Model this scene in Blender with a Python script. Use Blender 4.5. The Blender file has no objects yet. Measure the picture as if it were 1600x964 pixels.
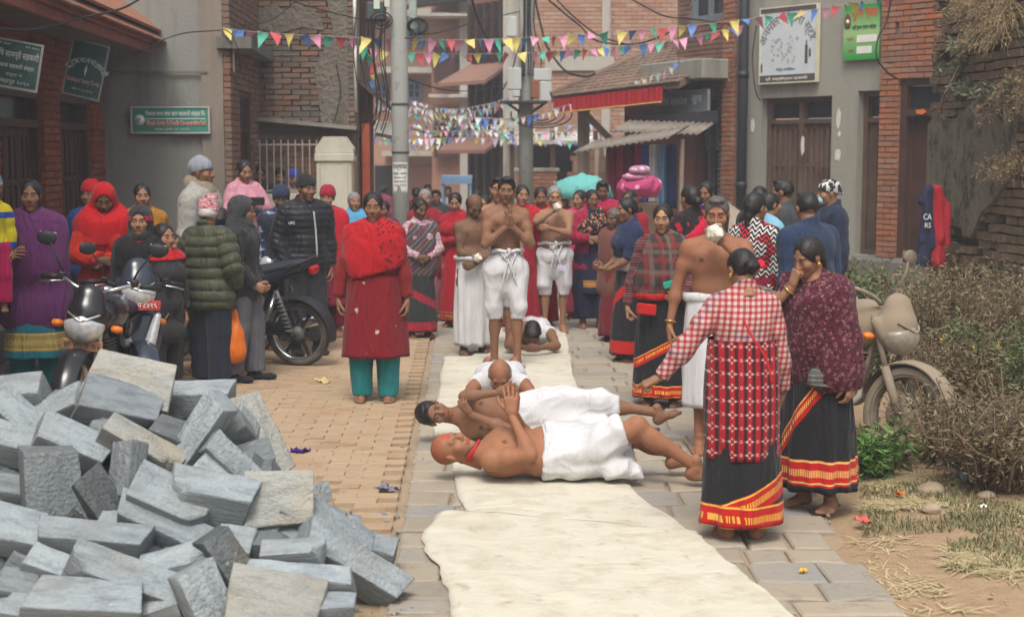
import bpy, math, random
import numpy as np
from mathutils import Vector, Matrix, Euler
random.seed(7); np.random.seed(7)
SC = bpy.context.scene
COL = SC.collection
R = math.radians
F_PX = 2300.0; CAM_Z = 1.85; PITCH = math.atan(247/F_PX)
cam = bpy.data.cameras.new('camera'); camo = bpy.data.objects.new('camera', cam); COL.objects.link(camo)
camo.location = (0, 0, CAM_Z); camo.rotation_euler = (math.pi/2-PITCH, 0, 0)
cam.sensor_width = 36; cam.lens = 36*F_PX/1600; cam.clip_end = 600; cam.clip_start = .1
cam.dof.use_dof = True; cam.dof.focus_distance = 9.2; cam.dof.aperture_fstop = 3.2
SC.camera = camo
W = bpy.data.worlds.new('World'); SC.world = W; W.use_nodes = True
wn = W.node_tree.nodes; wl = W.node_tree.links
SUN_EL, SUN_AZ = 58, 186          # azimuth: degrees from +Y clockwise (sun behind and to the left of camera)
sky = wn.new('ShaderNodeTexSky'); sky.sky_type = 'NISHITA'; sky.sun_disc = False
sky.sun_elevation = R(SUN_EL); sky.sun_rotation = R(SUN_AZ); sky.dust_density = 6.0; sky.air_density = 1.3
hs = wn.new('ShaderNodeHueSaturation'); hs.inputs['Saturation'].default_value = .42
wl.new(sky.outputs[0], hs.inputs['Color'])
wl.new(hs.outputs[0], wn['Background'].inputs[0]); wn['Background'].inputs[1].default_value = .15
sl = bpy.data.lights.new('sun', 'SUN'); sl.energy = 1.5; sl.angle = R(22); sl.color = (1, .95, .88)
so = bpy.data.objects.new('sun', sl); COL.objects.link(so)
dx, dy = math.sin(R(SUN_AZ)), math.cos(R(SUN_AZ))
so.rotation_euler = Vector((dx*math.cos(R(SUN_EL)), dy*math.cos(R(SUN_EL)), math.sin(R(SUN_EL)))).to_track_quat('Z', 'Y').to_euler()
SC.view_settings.view_transform = 'Standard'; SC.view_settings.look = 'None'
SC.view_settings.gamma = 1; SC.view_settings.use_curve_mapping = False; SC.view_settings.exposure = .34
SC.render.engine = 'CYCLES'; SC.cycles.max_bounces = 6; SC.cycles.volume_bounces = 0; SC.cycles.diffuse_bounces = 3
def P(px, py, Y):
 """the point at depth Y seen at (px,py) of the 1600x964 photograph"""
 cx = (px-800)/F_PX; cy = (482-py)/F_PX
 c, s = math.cos(PITCH), math.sin(PITCH)
 d = Vector((cx, c+cy*s, -s+cy*c))
 d *= Y/d.y
 return Vector((d.x, Y, CAM_Z+d.z))
def G(px, py, z=0.0):
 """the point of the ground (height z) seen at (px,py)"""
 p = P(px, py, 1.0); dz = p.z-CAM_Z
 t = (z-CAM_Z)/dz
 return Vector((p.x*t, t, z))
def link(o): COL.objects.link(o); return o
def tag(o, label=None, cat=None, group=None, kind=None):
 if label: o['label'] = label
 if cat: o['category'] = cat
 if group: o['group'] = group
 if kind: o['kind'] = kind
 return o
def thing(name, label, cat, loc=(0,0,0), rz=0, group=None):
 o = bpy.data.objects.new(name, None); link(o)
 o.empty_display_size = .1
 o.location = loc; o.rotation_euler = (0, 0, rz)
 return tag(o, label, cat, group)
def mesh_np(name, V, F, smooth=False, col=None, mats=None, mi=None):
 """V (n,3) array; F list of faces or (m,k) array"""
 me = bpy.data.meshes.new(name)
 V = np.asarray(V, dtype=np.float32)
 if isinstance(F, np.ndarray):
  m, k = F.shape
  me.vertices.add(len(V)); me.vertices.foreach_set('co', V.ravel())
  me.loops.add(m*k); me.loops.foreach_set('vertex_index', F.astype(np.int32).ravel())
  me.polygons.add(m)
  me.polygons.foreach_set('loop_start', (np.arange(m)*k).astype(np.int32))
  me.polygons.foreach_set('loop_total', np.full(m, k, np.int32))
  me.update(calc_edges=True)
 else:
  me.from_pydata([tuple(map(float, v)) for v in V], [], F)
 if smooth: me.polygons.foreach_set('use_smooth', np.ones(len(me.polygons), bool))
 if col is not None:
  a = me.color_attributes.new('Col', 'FLOAT_COLOR', 'POINT')
  c = np.ones((len(V), 4), np.float32); c[:, :3] = col
  a.data.foreach_set('color', c.ravel())
 if mats:
  for m_ in mats: me.materials.append(m_)
 if mi is not None: me.polygons.foreach_set('material_index', np.asarray(mi, np.int32))
 me.update()
 return me
def obj(name, me, parent=None, loc=None, label=None):
 o = bpy.data.objects.new(name, me); link(o)
 if parent: o.parent = parent
 if loc is not None: o.location = loc
 if label: o['label'] = label
 return o
class MB:
 """collects simple shapes into one mesh"""
 def __init__(s): s.v = []; s.f = []; s.sm = []
 def add(s, vs, fs, smooth=False, M=None):
  n = len(s.v)
  for v in vs:
   v = Vector(v)
   s.v.append(M @ v if M is not None else v)
  for f in fs: s.f.append(tuple(i+n for i in f)); s.sm.append(smooth)
  return s
 def box(s, c, d, M=None, bev=0.0, rot=None):
  """centre c, full size d; bev = chamfer"""
  c = Vector(c); x, y, z = d[0]/2, d[1]/2, d[2]/2
  Rm = rot.to_matrix() if isinstance(rot, Euler) else rot
  def T(v):
   v = Vector(v)
   if Rm is not None: v = Rm @ v
   return v+c
  if bev <= 0:
   vs = [T((i*x, j*y, k*z)) for i in (-1,1) for j in (-1,1) for k in (-1,1)]
   fs = [(0,1,3,2),(4,6,7,5),(0,4,5,1),(2,3,7,6),(0,2,6,4),(1,5,7,3)]
  else:
   b = min(bev, x*.9, y*.9, z*.9); vs = []; idx = {}
   for i in (-1,1):
    for j in (-1,1):
     for k in (-1,1):
      for ax in range(3):
       q = [i*x, j*y, k*z]
       for a2 in range(3):
        if a2 != ax: q[a2] -= (i, j, k)[a2]*b
       idx[(i,j,k,ax)] = len(vs); vs.append(T(q))
   fs = []
   g = lambda i,j,k,a: idx[(i,j,k,a)]
   for sgn in (-1,1):
    L = [g(sgn,-1,-1,0), g(sgn,1,-1,0), g(sgn,1,1,0), g(sgn,-1,1,0)]; fs.append(tuple(L if sgn>0 else L[::-1]))
    L = [g(-1,sgn,-1,1), g(1,sgn,-1,1), g(1,sgn,1,1), g(-1,sgn,1,1)]; fs.append(tuple(L[::-1] if sgn>0 else L))
    L = [g(-1,-1,sgn,2), g(1,-1,sgn,2), g(1,1,sgn,2), g(-1,1,sgn,2)]; fs.append(tuple(L if sgn>0 else L[::-1]))
   for i in (-1,1):
    for j in (-1,1):
     fs.append((g(i,j,-1,0), g(i,j,-1,1), g(i,j,1,1), g(i,j,1,0)))
     fs.append((g(i,-1,j,0), g(i,-1,j,2), g(i,1,j,2), g(i,1,j,0)))
     fs.append((g(-1,i,j,1), g(-1,i,j,2), g(1,i,j,2), g(1,i,j,1)))
     for k in (-1,1): fs.append((g(i,j,k,0), g(i,j,k,1), g(i,j,k,2)))
  return s.add(vs, fs, False, M)
 def bar(s, a, b, w, d=None, up=(0,0,1), M=None, bev=0):
  """square bar from a to b"""
  a, b = Vector(a), Vector(b); d = w if d is None else d
  z = (b-a); L = z.length; z.normalize()
  x = Vector(up).cross(z)
  if x.length < 1e-3: x = Vector((1,0,0))
  x.normalize(); y = z.cross(x)
  Rm = Matrix((x, y, z)).transposed()
  return s.box((a+b)/2, (w, d, L), M, bev, Rm)
 def tube(s, pts, r, n=8, M=None, cap=True, closed=False):
  pts = [Vector(p) for p in pts]; m = len(pts)
  rs = r if isinstance(r, (list, tuple)) else [r]*m
  vs = []; fs = []
  prev = None
  for i, p in enumerate(pts):
   if closed: t = pts[(i+1) % m]-pts[i-1]
   else: t = pts[min(i+1, m-1)]-pts[max(i-1, 0)]
   if t.length < 1e-9: t = Vector((0,0,1))
   t.normalize()
   if prev is None:
    x = t.orthogonal().normalized()
   else:
    x = prev-t*prev.dot(t)
    x = x.normalized() if x.length > 1e-6 else t.orthogonal().normalized()
   prev = x; y = t.cross(x)
   for k in range(n):
    a = 2*math.pi*k/n
    vs.append(p+(x*math.cos(a)+y*math.sin(a))*rs[i])
  for i in range(m if closed else m-1):
   j = (i+1) % m
   for k in range(n):
    k2 = (k+1) % n
    fs.append((i*n+k, i*n+k2, j*n+k2, j*n+k))
  s.add(vs, fs, True, M)
  if cap and not closed:
   n0 = len(s.v)-len(vs)
   s.f.append(tuple(n0+k for k in range(n))[::-1]); s.sm.append(False)
   s.f.append(tuple(n0+(m-1)*n+k for k in range(n))); s.sm.append(False)
  return s
 def lathe(s, prof, c=(0,0,0), n=20, M=None, axis='z', smooth=True):
  c = Vector(c); vs = []; fs = []
  for r, h in prof:
   for k in range(n):
    a = 2*math.pi*k/n; x, y = r*math.cos(a), r*math.sin(a)
    v = (x, y, h) if axis == 'z' else ((h, x, y) if axis == 'x' else (y, h, x))
    vs.append(Vector(v)+c)
  for i in range(len(prof)-1):
   for k in range(n):
    k2 = (k+1) % n
    fs.append((i*n+k, i*n+k2, (i+1)*n+k2, (i+1)*n+k))
  return s.add(vs, fs, smooth, M)
 def prism(s, poly, off, M=None, smooth=False):
  """polygon of 3-D points swept by vector off"""
  poly = [Vector(p) for p in poly]; off = Vector(off); n = len(poly)
  vs = poly+[p+off for p in poly]
  nrm = Vector((0,0,0))
  for i in range(n): nrm += poly[i].cross(poly[(i+1) % n])
  up = nrm.dot(off) > 0
  a, b = tuple(range(n)), tuple(range(n, 2*n))
  fs = [a[::-1] if up else a, b if up else b[::-1]]
  for i in range(n):
   j = (i+1) % n
   fs.append((i, j, n+j, n+i) if up else (j, i, n+i, n+j))
  return s.add(vs, fs, smooth, M)
 def quad(s, a, b, c, d, M=None): return s.add([a, b, c, d], [(0,1,2,3)], False, M)
 def mesh(s, name, mat=None):
  me = bpy.data.meshes.new(name)
  me.from_pydata([tuple(v) for v in s.v], [], s.f)
  me.polygons.foreach_set('use_smooth', np.array(s.sm, bool))
  if mat is not None: me.materials.append(mat)
  me.update(); return me
 def build(s, name, mat=None, parent=None, label=None, loc=None):
  return obj(name, s.mesh(name, mat), parent, loc, label)
def copy_tree(o, parent=None):
 c = o.copy(); link(c)
 if parent: c.parent = parent
 for ch in list(o.children): copy_tree(ch, c)
 return c
def smoothstep(a, b, x):
 t = np.clip((x-a)/(b-a), 0, 1); return t*t*(3-2*t)
def catmull(pts, n=8):
 pts = [Vector(p) for p in pts]; out = []
 for i in range(len(pts)-1):
  p0 = pts[max(i-1, 0)]; p1 = pts[i]; p2 = pts[i+1]; p3 = pts[min(i+2, len(pts)-1)]
  for k in range(n):
   t = k/n
   out.append(.5*((2*p1)+(p2-p0)*t+(2*p0-5*p1+4*p2-p3)*t*t+(3*p1-p0-3*p2+p3)*t**3))
 out.append(pts[-1]); return out
def nz(Pn, f=1.0, seed=0):
 """cheap smooth pseudo-noise on (n,3) points, about -1..1"""
 x, y, z = (Pn[:, 0]*f, Pn[:, 1]*f, Pn[:, 2]*f); s = seed*1.37
 a = np.sin(x*1.7+1.3*np.sin(y*1.1+s)+s)+np.sin(y*1.9+1.2*np.sin(z*1.3+s*2)+s*3)+np.sin(z*1.6+1.4*np.sin(x*.9+s)+s*.7)
 b = np.sin(x*3.9+y*2.3+s)+np.sin(y*4.3-z*2.9+s*2)+np.sin(z*4.1+x*2.7-s)
 return a/3*.7+b/3*.3
class NT:
 def __init__(s, name, rough=.85, spec=.3, metal=0):
  s.m = bpy.data.materials.new(name); s.m.use_nodes = True
  s.t = s.m.node_tree; s.n = s.t.nodes; s.l = s.t.links
  s.b = s.n['Principled BSDF']
  s.b.inputs['Roughness'].default_value = rough; s.b.inputs['Specular IOR Level'].default_value = spec
  s.b.inputs['Metallic'].default_value = metal
  s._tc = None
 def inp(s, sock, v):
  if v is None: return
  if isinstance(v, bpy.types.NodeSocket): s.l.new(v, sock)
  else:
   if sock.type == 'RGBA' and len(v) == 3: v = (*v, 1)
   sock.default_value = v
 def tc(s, k='Object'):
  if s._tc is None: s._tc = s.n.new('ShaderNodeTexCoord')
  return s._tc.outputs[k]
 def map(s, vec, scale=(1,1,1), loc=(0,0,0), rot=(0,0,0)):
  q = s.n.new('ShaderNodeMapping'); s.l.new(vec, q.inputs[0])
  q.inputs['Scale'].default_value = scale; q.inputs['Location'].default_value = loc; q.inputs['Rotation'].default_value = rot
  return q.outputs[0]
 def noise(s, scale=5, detail=4, vec=None, rough=.55, out=0, dist=0):
  q = s.n.new('ShaderNodeTexNoise'); s.inp(q.inputs['Vector'], vec or s.tc()); q.inputs['Scale'].default_value = scale
  q.inputs['Detail'].default_value = detail; q.inputs['Roughness'].default_value = rough; q.inputs['Distortion'].default_value = dist
  return q.outputs[out]
 def vor(s, scale=5, vec=None, feat='F1', out=0, rnd=1):
  q = s.n.new('ShaderNodeTexVoronoi'); q.feature = feat; s.inp(q.inputs['Vector'], vec or s.tc()); q.inputs['Scale'].default_value = scale
  q.inputs['Randomness'].default_value = rnd
  return q.outputs[out]
 def wave(s, scale=5, vec=None, dist=0, axis='X', detail=2, prof='SIN'):
  q = s.n.new('ShaderNodeTexWave'); q.bands_direction = axis; q.wave_profile = prof; s.inp(q.inputs['Vector'], vec or s.tc())
  q.inputs['Scale'].default_value = scale; q.inputs['Distortion'].default_value = dist; q.inputs['Detail'].default_value = detail
  return q.outputs[1]
 def ma(s, op, a, b=None, c=None):
  q = s.n.new('ShaderNodeMath'); q.operation = op
  s.inp(q.inputs[0], a); s.inp(q.inputs[1], b)
  if c is not None: s.inp(q.inputs[2], c)
  return q.outputs[0]
 def sep(s, vec=None):
  q = s.n.new('ShaderNodeSeparateXYZ'); s.inp(q.inputs[0], vec or s.tc()); return q.outputs
 def comb(s, x, y, z):
  q = s.n.new('ShaderNodeCombineXYZ'); s.inp(q.inputs[0], x); s.inp(q.inputs[1], y); s.inp(q.inputs[2], z); return q.outputs[0]
 def mix(s, f, a, b, mode='MIX'):
  q = s.n.new('ShaderNodeMix'); q.data_type = 'RGBA'; q.blend_type = mode
  s.inp(q.inputs[0], f); s.inp(q.inputs[6], a); s.inp(q.inputs[7], b); return q.outputs[2]
 def ramp(s, f, stops, interp='LINEAR'):
  q = s.n.new('ShaderNodeValToRGB'); s.l.new(f, q.inputs[0]); e = q.color_ramp.elements; q.color_ramp.interpolation = interp
  while len(e) < len(stops): e.new(.5)
  for i, (p, c) in enumerate(stops):
   e[i].position = p; e[i].color = (*c, 1) if hasattr(c, '__len__') else (c, c, c, 1)
  return q.outputs[0]
 def rnd(s):
  """random value per object and per loose piece"""
  a = s.n.new('ShaderNodeObjectInfo').outputs['Random']; g = s.n.new('ShaderNodeNewGeometry').outputs['Random Per Island']
  return s.ma('FRACT', s.ma('ADD', s.ma('MULTIPLY', a, 7.31), g))
 def attr(s, name='Col'):
  q = s.n.new('ShaderNodeVertexColor'); q.layer_name = name; return q.outputs[0]
 def bump(s, h, strength=.3, dist=.01, normal=None):
  q = s.n.new('ShaderNodeBump'); q.inputs['Strength'].default_value = strength; q.inputs['Distance'].default_value = dist
  s.l.new(h, q.inputs['Height'])
  if normal is not None: s.l.new(normal, q.inputs['Normal'])
  s.l.new(q.outputs[0], s.b.inputs['Normal']); return q.outputs[0]
 def col(s, c): s.inp(s.b.inputs['Base Color'], c); return s
 def rough(s, v): s.inp(s.b.inputs['Roughness'], v); return s
 def band(s, x, lo, hi):
  """1 where lo < x < hi"""
  return s.ma('MULTIPLY', s.ma('GREATER_THAN', x, lo), s.ma('LESS_THAN', x, hi))
_mc = {}
def plain(name, c, rough=.8, var=.15, scale=8, bump=.15, bd=.004, spec=.3, metal=0, dust=None, dustc=(.35,.29,.21)):
 """a painted or woven surface with mottled colour, wear and fine relief"""
 if name in _mc: return _mc[name]
 q = NT(name, rough, spec, metal)
 f = q.noise(scale, 5)
 d = tuple(x*(1-var) for x in c); l = tuple(min(1, x*(1+var)) for x in c)
 base = q.mix(q.ma('MULTIPLY_ADD', f, 1.6, -.3), d, l)
 if dust:
  fd = q.ramp(q.noise(scale*.7, 6), [(.5-dust*.3, 0), (.75-dust*.3, 1)])
  base = q.mix(q.ma('MULTIPLY', fd, min(1, dust)), base, dustc)
  q.rough(q.ma('MULTIPLY_ADD', fd, .4, rough))
 q.col(base)
 if bump: q.bump(q.noise(scale*14, 3), bump, bd)
 _mc[name] = q.m; return q.m
A3 = lambda *v: np.array(v if len(v) > 1 else v[0], dtype=float)
def unit(v): v = A3(v); return v/max(np.linalg.norm(v), 1e-9)
def frame(z, y):
 """columns side, front/back, up; z kept, y made square to it"""
 z = unit(z); y = A3(y); y = unit(y-z*np.dot(y, z)); x = np.cross(y, z); return np.stack([x, y, z], 1)
class Field:
 def __init__(s, lo, hi, h):
  s.h = h; s.lo = A3(lo); n = np.ceil((A3(hi)-s.lo)/h).astype(int)+1
  s.n = n; s.ax = [s.lo[i]+h*np.arange(n[i]) for i in range(3)]; s.D = np.full(tuple(n), .5)
 def sub(s, lo, hi, m):
  sl = []
  for i in range(3):
   a = int(max(0, math.floor((lo[i]-m-s.lo[i])/s.h))); b = int(min(s.n[i], math.ceil((hi[i]+m-s.lo[i])/s.h)+1))
   if b <= a: return None, None
   sl.append(slice(a, b))
  X, Y, Z = np.meshgrid(s.ax[0][sl[0]], s.ax[1][sl[1]], s.ax[2][sl[2]], indexing='ij')
  return tuple(sl), np.stack([X, Y, Z], -1)
 def put(s, sl, d, k, op):
  D = s.D[sl]
  if op == 'u':
   h = np.clip(.5+.5*(D-d)/k, 0, 1); s.D[sl] = D*(1-h)+d*h-k*h*(1-h)
  else:
   h = np.clip(.5-.5*(D+d)/k, 0, 1); s.D[sl] = D*(1-h)-d*h+k*h*(1-h)
 def prim(s, p, infl=0.0, op='u'):
  kind = p[0]; k = p[-1]
  m = infl+k*1.2+s.h*2.5
  if kind == 'c':
   _, a, b, ra, rb, fl, _k = p
   r = max(ra, rb)
   sl, Q = s.sub(np.minimum(a, b)-r, np.maximum(a, b)+r, m)
   if sl is None: return
   ba = b-a; t = np.clip(((Q-a)@ba)/max(ba@ba, 1e-9), 0, 1)
   q = Q-a-t[..., None]*ba
   if fl is not None:
    c = q@fl[0]; q = q+c[..., None]*fl[0]*(1/fl[1]-1)
   d = np.sqrt((q*q).sum(-1))-(ra+(rb-ra)*t)-infl
  else:
   _, c, Rm, rad, _k = p
   rad = rad+infl; r = rad.max()
   ext = np.sqrt(((Rm*rad)**2).sum(1))
   sl, Q = s.sub(c-ext, c+ext, k*1.2+s.h*2.5)
   if sl is None: return
   q = (Q-c)@Rm
   k0 = np.sqrt(((q/rad)**2).sum(-1)); k1 = np.sqrt(((q/rad**2)**2).sum(-1))
   d = k0*(k0-1)/np.maximum(k1, 1e-6)
  s.put(sl, d, max(k, 1e-4), op)
 def clip(s, p, n):
  """cuts away the side that n points to"""
  X, Y, Z = np.meshgrid(*s.ax, indexing='ij'); n = unit(n)
  s.D = np.maximum(s.D, (X-p[0])*n[0]+(Y-p[1])*n[1]+(Z-p[2])*n[2])
 def mesh(s):
  D = s.D.copy(); D[0] = D[-1] = .5; D[:, 0] = D[:, -1] = .5; D[:, :, 0] = D[:, :, -1] = .5
  ins = D < 0; n = D.shape
  cn = (n[0]-1, n[1]-1, n[2]-1); tot = cn[0]*cn[1]*cn[2]
  acc = np.zeros((tot, 3)); cnt = np.zeros(tot); quads = []
  st = (cn[1]*cn[2], cn[2], 1)
  edges = []
  for a in range(3):
   sa = [slice(None)]*3; sb = [slice(None)]*3; sa[a] = slice(0, -1); sb[a] = slice(1, None)
   A, B = ins[tuple(sa)], ins[tuple(sb)]
   I = np.argwhere(A != B)
   if not len(I): continue
   J = I.copy(); J[:, a] += 1
   da = D[I[:, 0], I[:, 1], I[:, 2]]; db = D[J[:, 0], J[:, 1], J[:, 2]]
   t = da/(da-db); pos = I.astype(float); pos[:, a] += t
   u, v = (a+1) % 3, (a+2) % 3
   ids = []
   for du, dv in ((0,0),(-1,0),(-1,-1),(0,-1)):
    K = I.copy(); K[:, u] += du; K[:, v] += dv
    ids.append(K[:, 0]*st[0]+K[:, 1]*st[1]+K[:, 2])
   for idn in ids:
    for c in range(3): acc[:, c] += np.bincount(idn, pos[:, c], tot)
    cnt += np.bincount(idn, minlength=tot)
   q = np.stack(ids, 1); fl = ~A[I[:, 0], I[:, 1], I[:, 2]]
   q[fl] = q[fl][:, ::-1]
   quads.append(q)
  if not quads: return np.zeros((0, 3)), np.zeros((0, 4), int)
  Q = np.concatenate(quads); used = np.nonzero(cnt)[0]
  mp = np.full(tot, -1); mp[used] = np.arange(len(used))
  V = acc[used]/cnt[used][:, None]*s.h+s.lo
  return V, mp[Q]
def vnormals(V, Q):
 fn = np.cross(V[Q[:, 2]]-V[Q[:, 0]], V[Q[:, 3]]-V[Q[:, 1]])
 N = np.zeros_like(V)
 for k in range(4):
  for c in range(3): N[:, c] += np.bincount(Q[:, k], fn[:, c], len(V))
 return N/np.maximum(np.linalg.norm(N, axis=1), 1e-12)[:, None]
def relax(V, Q, it=1, w=.5):
 for _ in range(it):
  S = np.zeros_like(V); n = np.zeros(len(V))
  for a, b in ((0,1),(1,2),(2,3),(3,0)):
   for c in range(3):
    S[:, c] += np.bincount(Q[:, a], V[Q[:, b], c], len(V))+np.bincount(Q[:, b], V[Q[:, a], c], len(V))
   n += np.bincount(Q[:, a], minlength=len(V))+np.bincount(Q[:, b], minlength=len(V))
  V = V*(1-w)+w*S/np.maximum(n, 1)[:, None]
 return V
def field_of(prims, h, infl=0.0, subs=(), clips=(), pad=.05):
 lo = np.full(3, 9e9); hi = -lo
 for p in prims:
  if p[0] == 'c': r = max(p[3], p[4]); a, b = np.minimum(p[1], p[2])-r, np.maximum(p[1], p[2])+r
  else: e = np.sqrt(((p[2]*p[3])**2).sum(1)); a, b = p[1]-e, p[1]+e
  lo = np.minimum(lo, a); hi = np.maximum(hi, b)
 F = Field(lo-infl-pad, hi+infl+pad, h)
 for p in prims: F.prim(p, infl)
 for p in subs: F.prim(p, 0, 's')
 for c in clips: F.clip(*c)
 return F
def C(a, b, ra, rb=None, k=.02, fl=None): return ('c', A3(a), A3(b), ra, ra if rb is None else rb, (unit(fl[0]), fl[1]) if fl else None, k)
def E(c, r, k=.02, Rm=None): return ('e', A3(c), np.eye(3) if Rm is None else Rm, A3(r), k)
def head_template(h=.0042, fem=False, old=False):
 w = .93 if fem else 1.0
 P_ = [E((0,.012,.03), (.074*w,.093,.084), .02), E((0,-.028,-.045), (.055*w,.062,.062), .03), E((0,-.064,-.098), (.021,.018,.016), .03),
          E((.04*w,-.058,-.022), (.024,.024,.024), .025), E((-.04*w,-.058,-.022), (.024,.024,.024), .025),
          C((-.032,-.074,.026), (.032,-.074,.026), .012 if not fem else .009, k=.016),
          C((0,-.083,.016), (0,-.103,-.022), .0075, .0105, .012), E((0,-.105,-.028), (.011,.011,.009), .008),
          E((.012,-.095,-.031), (.008,.01,.007), .006), E((-.012,-.095,-.031), (.008,.01,.007), .006)]
 S_ = [E((.031*w,-.094,.004), (.017,.015,.011), .014), E((-.031*w,-.094,.004), (.017,.015,.011), .014)]
 F = field_of(P_, h, subs=S_, pad=.07)
 for s_ in (1, -1):
  F.prim(E((s_*.031*w,-.073,.003), (.0145,.0135,.0125), .003))
  F.prim(E((s_*.073*w,.006,-.004), (.008,.019,.03), .006))
  F.prim(E((s_*.079*w,.001,.004), (.006,.016,.022), .003))
 F.prim(C((-.017,-.083,-.0565), (.017,-.083,-.0565), .0075, k=.006)); F.prim(C((-.014,-.082,-.0655), (.014,-.082,-.0655), .0085, k=.006))
 F.prim(C((-.022,-.096,-.061), (.022,-.096,-.061), .0022, k=.003), 0, 's')
 F.prim(C((0,.018,-.06), (0,.03,-.175), .05 if not fem else .044, .054 if not fem else .047, .02))
 V, Q = F.mesh(); V = relax(V, Q, 1, .35)
 code = np.zeros(len(V), int); x, y, z = V.T; ax = np.abs(x)
 front = y < -.05
 code[front & (ax < .023) & (z > -.073) & (z < -.0505) & (y < -.07)] = 1
 zb = .0255-.12*np.maximum(ax-.032, 0)
 code[front & (ax > .013) & (ax < .047) & (np.abs(z-zb) < .0034)] = 2
 ex, ez = ax-.031*w, z-.002
 eye = front & ((ex/.014)**2+(ez/.0044)**2 < 1)
 code[eye] = 3; code[eye & ((ex/.0062)**2+(ez/.0062)**2 < 1)] = 4
 code[front & ((ex/.017)**2+((z-.0095)/.0028)**2 < 1)] = 5
 code[(z < -.03) & (z > -.13) & (y < -.02) & (code == 0) & ((ax > .03) | (z < -.075) | (z > -.05) & (z < -.037))] = 6
 code[front & (z > .03) & (ax < .02) & (z < .075)] = 7
 code[(z > .018) & (y > -.02) | (z > .075)] = 8      # scalp
 return V, Q, code
def hand_template(curl=(30,35,40,45), spread=4, thumb=(35, 25), h=.0042, point=False):
 """wrist at 0, fingers +Z, palm faces -Y, thumb on +X (a right hand whose palm faces the camera is mirrored by the caller)"""
 P_ = [C((.0,.003,-.03), (0,.003,.02), .022, .026, .02, ((0,1,0), .72))]
 xs = (.030, .011, -.009, -.027); L0 = (.083, .088, .084, .076); LL = (.072, .080, .074, .058); rr = (.0088, .0092, .0088, .0078)
 for i in range(4):
  k_ = A3(xs[i], 0, L0[i]); P_.append(C((xs[i]*.55,0,.012), k_, .0155, .0125, .014))
 for i in range(4):
  k_ = A3(xs[i], 0, L0[i]); c = curl[i]; a = 0; sp = math.radians((1.5-i)*spread)
  for j, (fr, cf) in enumerate(((.46, .9), (.30, 1.15), (.24, .8))):
   a += math.radians(c*cf)
   d = A3(math.sin(sp)*math.cos(a), -math.sin(a), math.cos(a)*math.cos(sp))
   n_ = k_+d*LL[i]*fr; P_.append(C(k_, n_, rr[i]*(1-.1*j), rr[i]*(.9-.1*j), .003)); k_ = n_
 t0 = A3(.024, -.006, .022); a, b = math.radians(thumb[0]), math.radians(thumb[1])
 d1 = unit((math.sin(a), -math.sin(b), math.cos(a))); t1 = t0+d1*.042
 d2 = unit((math.sin(a*.55), -math.sin(b*1.4), math.cos(a*.5))); t2 = t1+d2*.032; t3 = t2+unit(d2+A3(-.3,-.25,.1))*.024
 P_ += [C(t0, t1, .0145, .0115, .012), C(t1, t2, .0108, .0098, .003), C(t2, t3, .0098, .0082, .003)]
 F = field_of(P_, h, pad=.02); V, Q = F.mesh(); return V, Q
def foot_template(h=.006, shoe=False):
 """ankle at 0, toes -Y, sole at z=-.07; big toe on +X"""
 z0 = -.07
 if shoe:
  P_ = [C((0,0,.03), (0,.0,-.02), .043, .045, .03), E((0,.015,z0+.035), (.04,.06,.036), .03), C((0,.02,z0+.028), (.004,-.13,z0+.028), .036, .042, .03, ((0,0,1), .62)),
              E((.005,-.13,z0+.028), (.046,.06,.028), .02)]
  F = field_of(P_, h, pad=.02, clips=[((0,0,z0), (0,0,-1))]); V, Q = F.mesh(); return V, Q
 P_ = [C((0,0,.04), (0,.005,-.01), .033, .036, .02), E((0,.035,z0+.033), (.028,.032,.033), .025), C((0,.02,z0+.04), (.006,-.09,z0+.024), .033, .026, .03),
          C((.022,-.07,z0+.02), (-.03,-.06,z0+.017), .021, .017, .02), C((-.02,.01,z0+.018), (-.03,-.06,z0+.015), .018, .017, .02)]
 for i, (x, y, l, r) in enumerate(((.027,-.095,.042,.0135), (.009,-.1,.036,.0098), (-.006,-.096,.032,.0092), (-.019,-.088,.028,.0088), (-.032,-.078,.022,.0085))):
  P_.append(C((x*.9, y+.025, z0+.018), (x, y-l+.012, z0+r), r*1.1, r, .005))
 for s_ in (1, -1): P_.append(E((s_*.03,.002,.0), (.01,.012,.012), .01))
 F = field_of(P_, h, pad=.02, clips=[((0,0,z0), (0,0,-1))]); return F.mesh()
_T = {}
def T(kind):
 if kind not in _T:
  mk = {'head_m': lambda: head_template(), 'head_f': lambda: head_template(fem=True),
              'relaxed': lambda: hand_template((28,32,36,42)), 'fist': lambda: hand_template((80,84,86,88), 2, (12, 75)), 'flat': lambda: hand_template((3,3,4,6), 1, (22, 12)),
              'grip': lambda: hand_template((52,58,62,66), 2, (22, 60)), 'point': lambda: hand_template((12,62,70,74), 4, (30, 50)), 'open': lambda: hand_template((10,14,18,26), 7, (50, 15)),
              'foot': lambda: foot_template(), 'shoe': lambda: foot_template(shoe=True)}
  _T[kind] = mk[kind]()
 return _T[kind]
SKIN = dict(light=(.4,.23,.14), mid=(.305,.165,.098), tan=(.235,.122,.07), dark=(.155,.082,.048), ruddy=(.29,.135,.075))
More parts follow.
